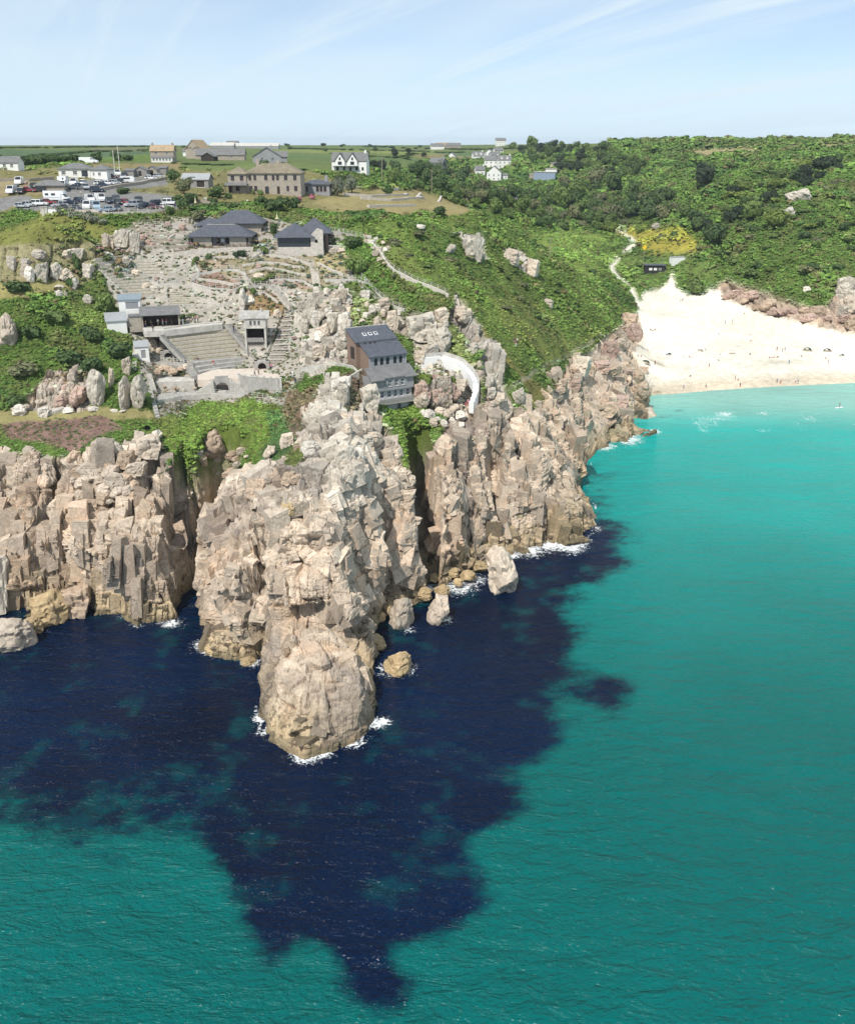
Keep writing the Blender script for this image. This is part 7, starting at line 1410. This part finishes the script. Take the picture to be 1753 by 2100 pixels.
# ------------------------------------------------------------------ vehicles
def car_proto(kindv):
    """x forward, y left; returns list of (name, mesh, material or None for body paint, loc)"""
    spec = {'hatch': (4.0, 1.74, 1.46), 'suv': (4.5, 1.86, 1.68), 'van': (5.2, 1.98, 2.2), 'mpv': (4.5, 1.84, 1.7)}[kindv]
    L, Wd, Hh = spec; h = Hh; parts = []
    bel = .52*h if kindv != 'van' else .50*h; g = .2
    if kindv == 'van': prof = [(-L/2, g+.1), (-L/2, h-.12), (-L/2+.12, h), (L/2-1.75, h), (L/2-1.05, bel+.25), (L/2-.15, bel-.1), (L/2, bel-.3), (L/2, g+.05)]
    elif kindv == 'hatch': prof = [(-L/2, g+.12), (-L/2, bel-.05), (-L/2+.15, bel+.02), (L/2-1.15, bel+.04), (L/2-.2, bel-.13), (L/2, bel-.3), (L/2, g+.05)]
    else: prof = [(-L/2, g+.14), (-L/2, bel), (-L/2+.1, bel+.04), (L/2-1.2, bel+.06), (L/2-.15, bel-.1), (L/2, bel-.3), (L/2, g+.08)]
    def skin(pr, w0, w1, zt):
        mb = MB(); n = len(pr); zmin = min(p[1] for p in pr); 
        def wy(z): return (w0+(w1-w0)*max(0, (z-zmin)/(zt-zmin)))/2
        vs = [(x, -wy(z), z) for x, z in pr]+[(x, wy(z), z) for x, z in pr]
        mb.add(vs, [tuple(range(n)), tuple(range(n, 2*n))[::-1]]+[(i, n+i, n+(i+1) % n, (i+1) % n) for i in range(n)]); return mb
    body = skin(prof, Wd, Wd*(.90 if kindv == 'van' else .97), h if kindv == 'van' else bel)
    parts.append(('body', body, None))
    if kindv != 'van':
        r0, r1 = (-L/2+.18, -L/2+.55) if kindv == 'hatch' else (-L/2+.1, -L/2+.35)
        f0, f1 = (L/2-1.2, L/2-1.95)
        glass = skin([(r0, bel), (r1, h-.09), (f1, h-.09), (f0, bel+.03)], Wd*.95, Wd*.76, h-.09); parts.append(('windows', glass, 'glass'))
        parts.append(('roof', skin([(r1-.06, h-.12), (r1, h), (f1-.05, h), (f1+.03, h-.12)], Wd*.785, Wd*.74, h), None))
        for s in (-1, 1):
            for xx in (f1+.0, (r1+f1)/2-.1): parts.append(('pillar', MB().add([(xx-.05, s*Wd*.46, bel), (xx+.07, s*Wd*.46, bel), (xx+.05, s*Wd*.385, h-.08), (xx-.05, s*Wd*.385, h-.08), (xx-.05, s*Wd*.49, bel), (xx+.07, s*Wd*.49, bel), (xx+.05, s*Wd*.405, h-.08), (xx-.05, s*Wd*.405, h-.08)], [(0,1,2,3), (4,5,6,7), (0,4,7,3), (1,5,6,2), (0,1,5,4), (3,2,6,7)]), None))
    else:
        parts.append(('windscreen', MB().add([(L/2-1.70, -.72, h-.06), (L/2-1.70, .72, h-.06), (L/2-1.06, .84, bel+.30), (L/2-1.06, -.84, bel+.30), (L/2-1.66, -.72, h-.04), (L/2-1.66, .72, h-.04), (L/2-1.0, .84, bel+.32), (L/2-1.0, -.84, bel+.32)], [(0,1,2,3), (4,5,6,7), (0,1,5,4), (2,3,7,6), (0,3,7,4), (1,2,6,5)]), 'glass'))
        for s in (-1, 1): parts.append(('side_window', MB().prism([(L/2-1.85, bel+.3), (L/2-1.2, bel+.3), (L/2-1.75, h-.25), (L/2-1.85, h-.25)], 'y', s*Wd*.462, s*Wd*.485), 'glass'))
    rw = .33
    for xx in (L/2-.82, -L/2+.78):
        for s in (-1, 1):
            y0 = s*(Wd/2-.2); y1 = s*(Wd/2+.015)
            mb = MB(); ring = [(xx+rw*math.cos(k*math.pi/6), rw+rw*math.sin(k*math.pi/6)) for k in range(12)]
            mb.prism(ring, 'y', y0, y1); rim = MB().prism([(xx+rw*.62*math.cos(k*math.pi/4), rw+rw*.62*math.sin(k*math.pi/4)) for k in range(8)], 'y', y1, y1+s*.02)
            parts.append(('wheel', mb, 'tyre', ('rim', rim, 'alloy')))
    for s in (-1, 1):
        parts.append(('headlight', MB().box(L/2-.10, L/2+.015, s*Wd*.36-.17, s*Wd*.36+.17, bel-.36, bel-.2), 'lamp_white'))
        parts.append(('tail_light', MB().box(-L/2-.015, -L/2+.05, s*Wd*.42-.1, s*Wd*.42+.1, bel-.25, bel+.0), 'lamp_red'))
    return parts
CARM = {}
for kv in ('hatch', 'suv', 'van', 'mpv'):
    L_ = []
    for pt in car_proto(kv):
        def mk(mb, mt):
            me = bpy.data.meshes.new('part'); me.from_pydata(mb.v, [], mb.f); bm = bmesh.new(); bm.from_mesh(me); bmesh.ops.recalc_face_normals(bm, faces=bm.faces); bm.to_mesh(me); bm.free(); me.materials.append(M[mt or 'car_white']); return me
        L_.append((pt[0], mk(pt[1], pt[2]), pt[2], (pt[3][0], mk(pt[3][1], pt[3][2])) if len(pt) > 3 else None))
    CARM[kv] = L_
def car(x, y, kv, colr, ang, label, group='cars in the clifftop car park', p=None):
    p = p or on(x, y); root = thing({'hatch': 'hatchback', 'suv': 'sport_utility_car', 'van': 'van', 'mpv': 'people_carrier'}[kv], label, 'van' if kv == 'van' else 'car', p+Vector((0, 0, .03)), R(ang), group)
    for nm, me, mt, sub in CARM[kv]:
        o = bpy.data.objects.new(nm, me); col.objects.link(o); o.parent = root
        if mt is None: o.material_slots[0].link = 'OBJECT'; o.material_slots[0].material = M['car_'+colr]
        if sub: s_ = bpy.data.objects.new(sub[0], sub[1]); col.objects.link(s_); s_.parent = o
    return root
# (zoom x, zoom y of the wheels, kind, colour, heading, where)
A1, A2 = 'on the dry grass left of the horsebox', 'in the upper row of the car park'
F1, F2 = 'in the front row of the car park', 'in the middle of the car park'
CARS = [(148,368,'van','white',-80,A1),(92,436,'van','white',-85,A1),(128,408,'hatch','dark_green',-70,A1),(162,437,'suv','black',-85,A1),(252,398,'suv','black',-80,A1),(222,424,'hatch','red',10,A1),(293,422,'hatch','black',200,A1),(372,390,'suv','dark_grey',-100,A1),(430,396,'hatch','black',-90,A1),
 (555,377,'van','white',-80,A2),(618,370,'hatch','white',-90,A2),(545,404,'hatch','dark_grey',190,A2),(600,394,'hatch','navy',15,A2),(638,404,'mpv','silver',-60,A2),(725,424,'mpv','navy',15,A2),(750,374,'hatch','white',10,A2),(808,372,'hatch','white',8,A2),(778,388,'hatch','navy',12,A2),(858,368,'hatch','silver',10,A2),(900,362,'suv','black',-70,A2),(872,306,'van','white',-60,'beside the row of grey sheds'),(925,316,'suv','dark_grey',-80,'beside the row of grey sheds'),(1125,332,'hatch','white',8,A2),(1186,318,'hatch','silver',5,A2),(840,322,'hatch','maroon',0,'beside the row of grey sheds'),
 (300,526,'suv','white',8,F1),(170,542,'hatch','silver',5,F1),(225,532,'hatch','silver',10,F1),(368,514,'hatch','red',20,F2),(450,538,'mpv','silver',200,F1),(495,558,'hatch','black',15,F1),(528,516,'hatch','navy',10,F2),(585,562,'hatch','navy',20,F1),(600,502,'hatch','navy',-30,F2),(655,552,'van','white',-80,F1),(672,502,'van','white',-60,F2),(722,556,'van','sky_blue',-70,F1),(752,496,'van','white',-55,F2),(790,572,'hatch','sky_blue',-150,F1),(818,510,'suv','navy',-60,F2),(878,563,'hatch','navy',-75,F1),(872,488,'hatch','dark_grey',-50,F2),(882,518,'hatch','black',-60,F2),(700,478,'hatch','navy',0,F2),(938,516,'hatch','red',-50,F2),(988,534,'mpv','silver',-140,F1),(1040,504,'suv','dark_grey',-60,F2),(1065,543,'hatch','navy',-130,F1),(1146,530,'suv','navy',-125,F1),(1272,520,'suv','white',5,'at the end of the car park beside the hedge'),(1238,549,'hatch','white',8,'at the end of the car park beside the hedge'),(1362,541,'mpv','dark_grey',-8,'at the end of the car park beside the hedge'),(1160,552,'hatch','maroon',5,F1)]
KN = {'hatch': 'hatchback', 'suv': 'tall car', 'van': 'van', 'mpv': 'people carrier'}
for zx, zy, kv, cl, ang, wh in CARS: car(*zone1(zx, zy), kv, cl, ang, cl.replace('_', ' ')+' '+KN[kv]+' parked '+wh)
car(*zone1(665, 212), 'van', 'white', -2, 'long white van parked by the hedge above the bungalows')
for o in bpy.data.objects:
    if o.get('label') == 'long white van parked by the hedge above the bungalows': o.scale = (1.5, 1.15, 1.1)
# motorhome and horsebox
p = on(*zone1(432, 496)); root = thing('motorhome', 'white motorhome with overcab bed parked at the car park entrance', 'motorhome', p, R(-4), None)
MB().box(-3.6, 1.6, -1.15, 1.15, .5, 2.95).prism([(1.6, 1.9), (2.5, 2.1), (2.4, 2.85), (1.6, 2.95)], 'y', -1.1, 1.1).build('coachwork', 'car_white', root)
MB().prism([(1.6, .4), (3.4, .4), (3.4, 1.05), (2.7, 1.25), (2.2, 1.92), (1.6, 1.9)], 'y', -1.0, 1.0).build('cab', 'car_white', root); MB().prism([(2.26, 1.92), (2.74, 1.28), (2.80, 1.3), (2.33, 1.95)], 'y', -.9, .9).build('windscreen', 'glass', root)
for a, b_ in ((-3.0, -2.0), (-1.2, 0)): MB().box(a, b_, -1.17, -1.14, 1.7, 2.3).build('side_window', 'glass', root)
MB().box(-3.6, 1.6, -1.165, -1.152, 1.1, 1.25).build('stripe', 'car_sky_blue', root)
for xx in (-2.4, 2.4):
    for s in (-1, 1): MB().prism([(xx+.36*math.cos(k*math.pi/6), .36+.36*math.sin(k*math.pi/6)) for k in range(12)], 'y', s*.85, s*1.1).build('wheel', 'tyre', root)
p = on(*zone1(476, 402)); root = thing('horsebox_lorry', 'tall white box lorry standing among the parked cars', 'lorry', p, R(-82), None)
MB().box(-3.2, 1.3, -1.25, 1.25, .7, 3.6).build('box_body', 'car_white', root); MB().prism([(1.35, .5), (3.0, .5), (3.0, 1.5), (2.6, 2.6), (1.35, 2.7)], 'y', -1.15, 1.15).build('cab', 'car_white', root); MB().box(2.78, 2.9, -1.0, 1.0, 1.6, 2.4).build('windscreen', 'glass', root); MB().box(1.30, 1.36, .1, .6, 2.75, 3.2).build('hatch', 'glass', root)
for xx in (-1.9, 2.2):
    for s in (-1, 1): MB().prism([(xx+.45*math.cos(k*math.pi/6), .45+.45*math.sin(k*math.pi/6)) for k in range(12)], 'y', s*.9, s*1.2).build('wheel', 'tyre', root)
p = on(*zone1(952, 360)); root = thing('caravan', 'low white trailer parked behind the dark wall', 'caravan', p, R(6), None)
MB().prism([(-2.3, .5), (2.3, .5), (2.3, 1.4), (1.6, 2.2), (-2.0, 2.2), (-2.3, 1.6)], 'y', -1, 1).build('body', 'car_white', root); MB().box(-1.2, 1.0, -1.03, -.99, 1.3, 1.8).build('side_window', 'glass', root)
for s in (-1, 1): MB().prism([(.33*math.cos(k*math.pi/6), .33+.33*math.sin(k*math.pi/6)) for k in range(12)], 'y', s*.8, s*1.0).build('wheel', 'tyre', root)
p = on(*zone1(375, 420)); root = thing('ticket_hut', 'low grey-roofed hut beside the motorhome', 'hut', p, R(6)); MB().box(-4.2, 4.2, 0, 4, -1, 1.5).build('wall', 'granite', root); hip_roof(8.4, 4, 1.5, 1.6, .5, x0=-4.2).build('roof', 'slate_old', root)
# cars and vans in the valley
for zx, zy, kv, cl, a in ((1140,490,'van','white',10),(1230,485,'van','white',-30),(1330,490,'van','white',-70),(1335,535,'hatch','white',-60),(1050,515,'hatch','dark_grey',20)):
    car(*Z3(zx, zy), kv, cl, a, cl.replace('_', ' ')+' '+KN[kv]+' parked among the valley trees', 'vehicles in the valley')

# ------------------------------------------------------------------ people
def person_mesh(pose):
    """one continuous figure about 1.72 m tall, grown over a skeleton"""
    bm = bmesh.new(); J = {}; E = []
    if pose == 'stand': pts = {'pel': (0,0,.95), 'bel': (0,0,1.12), 'che': (0,-.01,1.32), 'nec': (0,0,1.47), 'hea': (0,-.02,1.62), 'top': (0,-.01,1.70), 'hl': (.09,0,.90), 'kl': (.10,-.02,.50), 'al': (.11,.03,.09), 'fl': (.12,-.12,.04), 'hr': (-.09,0,.90), 'kr': (-.10,.03,.50), 'ar': (-.11,.06,.09), 'fr': (-.12,-.09,.04), 'sl': (.18,0,1.40), 'el': (.24,.02,1.13), 'wl': (.25,-.08,.90), 'gl': (.25,-.10,.80), 'sr': (-.18,0,1.40), 'er': (-.24,.03,1.13), 'wr': (-.25,-.06,.90), 'gr': (-.25,-.08,.80)}
    elif pose == 'walk': pts = {'pel': (0,0,.94), 'bel': (0,0,1.11), 'che': (0,-.03,1.31), 'nec': (0,-.03,1.46), 'hea': (0,-.06,1.61), 'top': (0,-.05,1.69), 'hl': (.09,0,.89), 'kl': (.10,-.20,.52), 'al': (.10,-.28,.10), 'fl': (.11,-.42,.05), 'hr': (-.09,0,.89), 'kr': (-.10,.10,.50), 'ar': (-.10,.38,.16), 'fr': (-.11,.30,.04), 'sl': (.18,0,1.39), 'el': (.23,.14,1.15), 'wl': (.24,.16,.92), 'gl': (.24,.14,.83), 'sr': (-.18,0,1.39), 'er': (-.23,-.10,1.14), 'wr': (-.24,-.24,.96), 'gr': (-.24,-.30,.89)}
    elif pose == 'sit': pts = {'pel': (0,0,.12), 'bel': (0,.04,.30), 'che': (0,.05,.50), 'nec': (0,.03,.65), 'hea': (0,0,.79), 'top': (0,.01,.87), 'hl': (.10,-.05,.11), 'kl': (.14,-.42,.42), 'al': (.12,-.70,.09), 'fl': (.12,-.83,.05), 'hr': (-.10,-.05,.11), 'kr': (-.14,-.42,.40), 'ar': (-.12,-.72,.09), 'fr': (-.12,-.85,.05), 'sl': (.18,.05,.58), 'el': (.24,-.08,.36), 'wl': (.18,-.30,.40), 'gl': (.16,-.38,.42), 'sr': (-.18,.05,.58), 'er': (-.24,-.08,.36), 'wr': (-.18,-.30,.40), 'gr': (-.16,-.38,.42)}
    else: pts = {'pel': (0,0,.12), 'bel': (0,.20,.13), 'che': (0,.40,.15), 'nec': (0,.55,.16), 'hea': (0,.69,.16), 'top': (0,.77,.15), 'hl': (.09,-.06,.12), 'kl': (.11,-.46,.16), 'al': (.11,-.86,.07), 'fl': (.13,-.92,.14), 'hr': (-.09,-.06,.12), 'kr': (-.12,-.44,.13), 'ar': (-.13,-.85,.07), 'fr': (-.15,-.91,.14), 'sl': (.18,.46,.14), 'el': (.27,.22,.10), 'wl': (.28,0,.09), 'gl': (.28,-.08,.08), 'sr': (-.18,.46,.14), 'er': (-.27,.24,.10), 'wr': (-.28,.02,.09), 'gr': (-.28,-.06,.08)}
    rad = {'pel': .145, 'bel': .125, 'che': .155, 'nec': .055, 'hea': .095, 'top': .06, 'hl': .095, 'kl': .062, 'al': .042, 'fl': .04, 'sl': .065, 'el': .043, 'wl': .032, 'gl': .036}
    ed = [('pel','bel'),('bel','che'),('che','nec'),('nec','hea'),('hea','top'),('pel','hl'),('hl','kl'),('kl','al'),('al','fl'),('pel','hr'),('hr','kr'),('kr','ar'),('ar','fr'),('che','sl'),('sl','el'),('el','wl'),('wl','gl'),('che','sr'),('sr','er'),('er','wr'),('wr','gr')]
    nm = list(pts); me = bpy.data.meshes.new('skeleton'); me.from_pydata([pts[n] for n in nm], [(nm.index(a), nm.index(b_)) for a, b_ in ed], [])
    o = bpy.data.objects.new('skeleton', me); col.objects.link(o); sk = o.modifiers.new('s', 'SKIN')
    bpy.context.view_layer.update()
    if not me.skin_vertices: 
        bm = bmesh.new(); bm.from_mesh(me); bm.verts.layers.skin.verify(); bm.to_mesh(me); bm.free()
    for i, n in enumerate(nm):
        r = rad.get(n, rad.get(n[0]+'l' if n[-1] == 'r' else n, .05)); k = 1.0 if n not in ('pel', 'bel', 'che') else 1.0
        me.skin_vertices[0].data[i].radius = (r, r*(.78 if n in ('pel', 'bel', 'che') else 1)); me.skin_vertices[0].data[i].use_root = (n == 'pel')
    sb = o.modifiers.new('d', 'SUBSURF'); sb.levels = 1
    dg = bpy.context.evaluated_depsgraph_get(); out = bpy.data.meshes.new_from_object(o.evaluated_get(dg)); bpy.data.objects.remove(o)
    out.name = 'body'
    for mt in ('skin', 'cl_white', 'cl_navy', 'hair'): out.materials.append(M[mt])
    # clothes by body region: hair, skin, shirt, trousers
    P_ = {n: Vector(v) for n, v in pts.items()}
    seg = [(P_[a], P_[b_], a, b_) for a, b_ in ed]
    for f in out.polygons:
        c_ = f.center; best = None
        for a, b_, na, nb in seg:
            t = max(0, min(1, (c_-a).dot(b_-a)/max((b_-a).length_squared, 1e-9))); d_ = (c_-a-(b_-a)*t).length
            if best is None or d_ < best[0]: best = (d_, na, nb, t)
        na, nb = best[1], best[2]
        if nb == 'top' or (nb == 'hea' and best[3] > .6 and c_.y > P_['hea'].y): mi = 3
        elif nb == 'hea' or na in ('wl', 'wr', 'al', 'ar') or (na in ('el', 'er') and best[3] > .2) or (na == 'che' and nb == 'nec' and best[3] > .6): mi = 0
        elif na in ('pel', 'hl', 'hr') and nb != 'bel': mi = 2
        elif na in ('kl', 'kr'): mi = 0 if pose in ('lie', 'sit') else 2
        else: mi = 1
        f.material_index = mi; f.use_smooth = True
    return out
PM = {k: person_mesh(k) for k in ('stand', 'walk', 'sit', 'lie')}
def person(x, y, pose, top, leg, label, ang=None, p=None, group=None, z=None):
    p = p or (at(x, y, z) if z is not None else on(x, y))
    o = bpy.data.objects.new('person', PM[pose]); col.objects.link(o); o.location = p+Vector((0, 0, .02)); o.rotation_euler = (0, 0, random.uniform(-3.1, 3.1) if ang is None else R(ang))
    for i, mt in ((1, top), (2, leg)): o.material_slots[i].link = 'OBJECT'; o.material_slots[i].material = M[mt]
    s = random.uniform(.95, 1.06); o.scale = (s, s, s)
    return tag(o, label, 'person', group)
CN = {'cl_white': 'white', 'cl_navy': 'navy', 'cl_red': 'red', 'cl_black': 'black', 'cl_blue': 'blue', 'cl_pink': 'pink', 'cl_tan': 'tan', 'cl_green': 'green', 'skin': 'bare-chested'}
def ptext(pose, top, leg, where):
    t = 'bare-chested' if top == 'skin' else 'in '+CN[top]+' top'
    return 'person '+t+' and '+CN[leg]+' '+('shorts' if pose in ('sit', 'lie') else 'trousers')+' '+{'stand': 'standing', 'walk': 'walking', 'sit': 'sitting', 'lie': 'lying'}[pose]+' '+where
TP = [(Z6(540,362),'stand','cl_black','cl_navy','before the long open shed',39.3),(Z6(585,352),'walk','cl_tan','cl_black','before the long open shed',39.3),(Z6(645,345),'stand','cl_white','cl_tan','before the long open shed',39.3),(Z6(685,340),'stand','cl_pink','cl_white','before the long open shed',39.3),(Z6(716,338),'walk','cl_red','cl_white','before the long open shed',39.3),(Z6(860,338),'stand','cl_white','cl_white','behind the turf bank',39.3),(Z6(920,318),'stand','cl_navy','cl_tan','behind the turf bank',39.3),(Z6(945,315),'walk','cl_white','cl_navy','behind the turf bank',39.3),(Z6(965,314),'stand','cl_tan','cl_navy','behind the turf bank',39.3),(Z6(990,316),'stand','cl_pink','cl_black','behind the turf bank',39.3),
 (Z6(603,400),'walk','cl_black','cl_black','on the shed terrace corner',39.3),(Z6(1300,398),'walk','cl_black','cl_navy','on the aisle steps',37.6),(Z6(958,632),'sit','cl_white','cl_tan','on the front turf row',32.9),(Z6(980,636),'sit','cl_tan','cl_navy','on the front turf row',32.9),(Z6(1122,672),'sit','cl_red','cl_white','on the grey bench row',32.2),(Z6(992,704),'stand','cl_white','cl_black','beside the grey bench rows',31.6),(Z6(1475,608),'stand','cl_white','cl_tan','below the theatre box',33.0),(Z6(1525,575),'stand','cl_blue','cl_white','below the theatre box',33.4),(Z6(1548,595),'walk','cl_black','cl_black','below the theatre box',33.3),(Z6(1612,575),'stand','cl_white','cl_white','at the foot of the bench rows',33.3),(Z6(1482,788),'walk','cl_navy','cl_navy','on the main stage',31.25),(Z6(1515,768),'stand','cl_tan','cl_black','on the main stage',31.25),(Z6(1625,730),'stand','cl_pink','cl_navy','on the main stage',31.25),(Z6(1645,728),'stand','cl_white','cl_blue','on the main stage',31.25),(Z6(1665,735),'sit','cl_tan','cl_tan','on the main stage',31.25),
 (Z7(300,680),'stand','cl_white','cl_white','right of the stage',None),(Z7(320,735),'stand','cl_navy','cl_black','right of the stage',None),(Z5(430,375),'stand','cl_tan','cl_navy','at the door of the left pavilion',None),(Z5(540,596),'stand','cl_white','cl_white','on the garden path beside the brown bed',None),(Z5(820,465),'stand','cl_pink','cl_blue','at the top of the garden steps',None),(Z5(880,462),'stand','cl_navy','cl_tan','at the top of the garden steps',None),(Z5(690,385),'stand','cl_white','cl_navy','by the forecourt railing end',None),(Z5(1705,720),'stand','cl_white','cl_white','on the crag path',None),(Z5(1722,716),'stand','cl_white','cl_navy','on the crag path',None),(Z5(1708,295),'sit','cl_red','cl_navy','on the viewpoint rocks',None),(Z5(1725,340),'sit','cl_pink','cl_navy','on the viewpoint rocks',None),
 (Z5(1480,262),'sit','cl_white','cl_navy','on the cafe terrace',None),(Z5(1500,258),'sit','cl_black','cl_navy','on the cafe terrace',None),(Z5(1520,255),'sit','cl_white','cl_tan','on the cafe terrace',None),(Z5(1450,265),'sit','cl_red','cl_tan','on the cafe terrace',None),(Z7(1580,890),'sit','cl_red','cl_pink','at the foot of the white stair',None),(Z7(1600,895),'stand','cl_pink','cl_red','at the foot of the white stair',None),((1057,712),'walk','cl_red','cl_white','on the coast path',None),((1060,706),'walk','cl_white','cl_navy','on the coast path',None),((1054,706),'walk','cl_navy','cl_tan','on the coast path',None),
 ((508,420),'stand','cl_white','cl_navy','on the lane by the hotel',None),((420,415),'stand','cl_white','cl_blue','beside the car park hedge',None),((424,416),'walk','cl_white','cl_tan','beside the car park hedge',None),((167,403),'walk','cl_white','cl_tan','between the two car parks',None),((54,382),'stand','cl_white','cl_pink','beside the white van on the grass',None),((57,380),'stand','cl_white','cl_navy','beside the white van on the grass',None)]
seen = {}
for (q, pose, t, l, wh, z) in TP: person(q[0], q[1], pose, t, l, ptext(pose, t, l, wh), z=z, group='visitors to the theatre')
# the beach
Z8 = lambda zx, zy: ((1700+zx/2.0919)/1.4478, (550+zy/2.0919)/1.4478)
BP = [(944,862,'stand'),(988,855,'stand'),(905,925,'lie'),(1098,930,'lie'),(1105,968,'lie'),(480,900,'sit'),(495,903,'lie'),(512,900,'sit'),(822,1028,'stand'),(688,1075,'stand'),(720,1070,'sit'),(738,1072,'lie'),(915,1052,'lie'),(980,1045,'lie'),(998,1045,'lie'),(1098,1055,'sit'),(1265,1028,'stand'),(1300,1035,'stand'),(1315,1030,'stand'),(1216,1075,'sit'),(1232,1072,'lie'),(1250,1072,'sit'),(1272,1072,'sit'),(1420,1065,'sit'),(1565,1075,'sit'),(1340,1110,'stand'),(1582,1112,'stand'),(508,1115,'stand'),(405,1065,'sit'),(425,1068,'sit'),(1022,1110,'lie'),(845,1130,'stand'),(730,1190,'sit'),(1007,1205,'stand'),(1028,1212,'sit'),(686,1268,'stand'),(825,1258,'walk'),(1037,1255,'stand'),(1265,1228,'stand'),(1288,1235,'stand'),(1380,1230,'stand'),(1395,1235,'walk'),(668,725,'stand'),(680,722,'stand'),(460,1028,'sit'),(904,1088,'lie'),(1060,800,'sit'),(1700,915,'sit')]
for zx, zy, pose in BP:
    t = random.choice(['skin','cl_navy','cl_black','cl_white','cl_red','cl_blue','cl_tan']); l = random.choice(['cl_navy','cl_black','cl_red','cl_blue','cl_tan'])
    person(*Z8(zx, zy), pose, t, l, ptext(pose, t, l, 'on the sand of the beach'), group='people on the beach')
for zx, zy, w, m_, lb in ((595,1055,2.6,'cl_blue','blue pop-up beach shelter on the sand beside the rocks'),(1455,1025,3.2,'cl_green','grey-green beach tent with open side'),(1578,1030,3.0,'cl_navy','navy striped windbreak camp on the sand'),(1668,1060,2.2,'cl_blue','small domed blue beach tent'),(450,1105,3.2,'cl_green','green beach tent beside the shore rocks'),(790,1030,2.2,'cl_tan','low tan windbreak on the sand'),(1440,860,0,'','')):
    if not w: continue
    p = on(*Z8(zx, zy)); root = thing('beach_tent', lb, 'beach tent', p, random.uniform(-.5, .5), None); mb = MB(); n = 7
    vs = []; 
    for j in range(5):
        for i in range(n+1):
            a = math.pi*i/n; t = j/4; r = w/2*math.sqrt(max(.02, 1-(t*.98)**2*.8)); vs.append((r*math.cos(a), t*w*.45, r*math.sin(a)*.75))
    mb.add(vs, [(j*(n+1)+i, j*(n+1)+i+1, (j+1)*(n+1)+i+1, (j+1)*(n+1)+i) for j in range(4) for i in range(n)]); mb.build('canopy', m_, root, True)
    MB().tube([(w/2*math.cos(math.pi*k/8)*.99, 0, w/2*math.sin(math.pi*k/8)*.74) for k in range(9)], .03, 5).build('hoop', 'cl_white', root); MB().box(-w*.6, w*.6, -w*.35, 0, .0, .03).build('ground_sheet', 'cl_tan', root)
p = on(*Z8(508, 535)); root = thing('lifeguard_hut', 'low black timber lifeguard hut with flat dark roof above the sand', 'hut', p, R(-4)); MB().box(-5.2, 5.2, 0, 5, -1.5, 2.9).build('wall', 'black_hut', root); MB().box(-5.6, 5.6, -.5, 5.4, 2.9, 3.3).build('roof', 'slate', root)
for x in (-3, -.6, 1.8): MB().box(x, x+1.6, -.06, 0, .5, 1.7).build('shutter', 'render_white' if x < 0 else 'grey_timber', root)
MB().tube([(4, 2, 3.2), (4, 2, 6.5)], .06).build('flagpole', 'post', root); MB().box(5.2, 8, -.5, 3, -1, .25).build('deck', 'grey_timber', root)
p = on(*Z8(656, 490)); root = thing('white_container', 'white box container on the dunes above the beach', 'container', p, R(18)); MB().box(-3.6, 3.6, 0, 3.4, -.8, 3.4).build('box_body', 'white_paint', root)
for k in range(9): MB().box(-3.4+k*.8, -3.1+k*.8, -.05, 0, .1, 3.2).build('rib', 'white_paint', root)
MB().box(-3.7, 3.7, -.1, 3.5, 3.4, 3.55).build('roof', 'tin', root)
p = on(*Z8(438, 472)); root = thing('warning_sign', 'yellow diamond cable marker board on a tall pole above the beach', 'sign', p, R(-12)); MB().tube([(0,0,-1), (0,0,8)], .14).build('pole', 'pole_wood', root); MB().prism([(0, 5.6), (1.15, 7.1), (0, 8.6), (-1.15, 7.1)], 'y', -.3, -.13).build('board', 'yellow_sign', root)
# paddler standing on a board
p = at(1720, 836, .05); root = thing('paddle_board', 'white paddle board floating in the turquoise bay', 'paddle board', p, R(20))
MB().prism([(-1.7, 0), (-1.4, .32), (0, .42), (1.2, .34), (1.7, 0), (1.2, -.34), (0, -.42), (-1.4, -.32)], 'z', -.02, .12).build('deck', 'cl_white', root)
person(0, 0, 'stand', 'cl_red', 'cl_black', 'person in red top standing on the paddle board', p=p+Vector((0, 0, .1)))
# swimmers' buoys / gulls are left to the sea's own flecks

# ------------------------------------------------------------------ the air
hz = MB().box(-7750, 7750, -400, 8100, -12, 104).build('haze', 'land'); hz.data.materials.clear(); kind(hz, 'stuff')
hm = bpy.data.materials.new('haze'); hm.use_nodes = True; hm.node_tree.nodes.clear()
ho = hm.node_tree.nodes.new('ShaderNodeOutputMaterial'); hv = hm.node_tree.nodes.new('ShaderNodeVolumePrincipled')
hv.inputs['Color'].default_value = (.80, .90, 1.0, 1); hv.inputs['Density'].default_value = 6.0e-5; hv.inputs['Anisotropy'].default_value = 0.0
hm.node_tree.links.new(hv.outputs[0], ho.inputs['Volume']); hz.data.materials.append(hm)
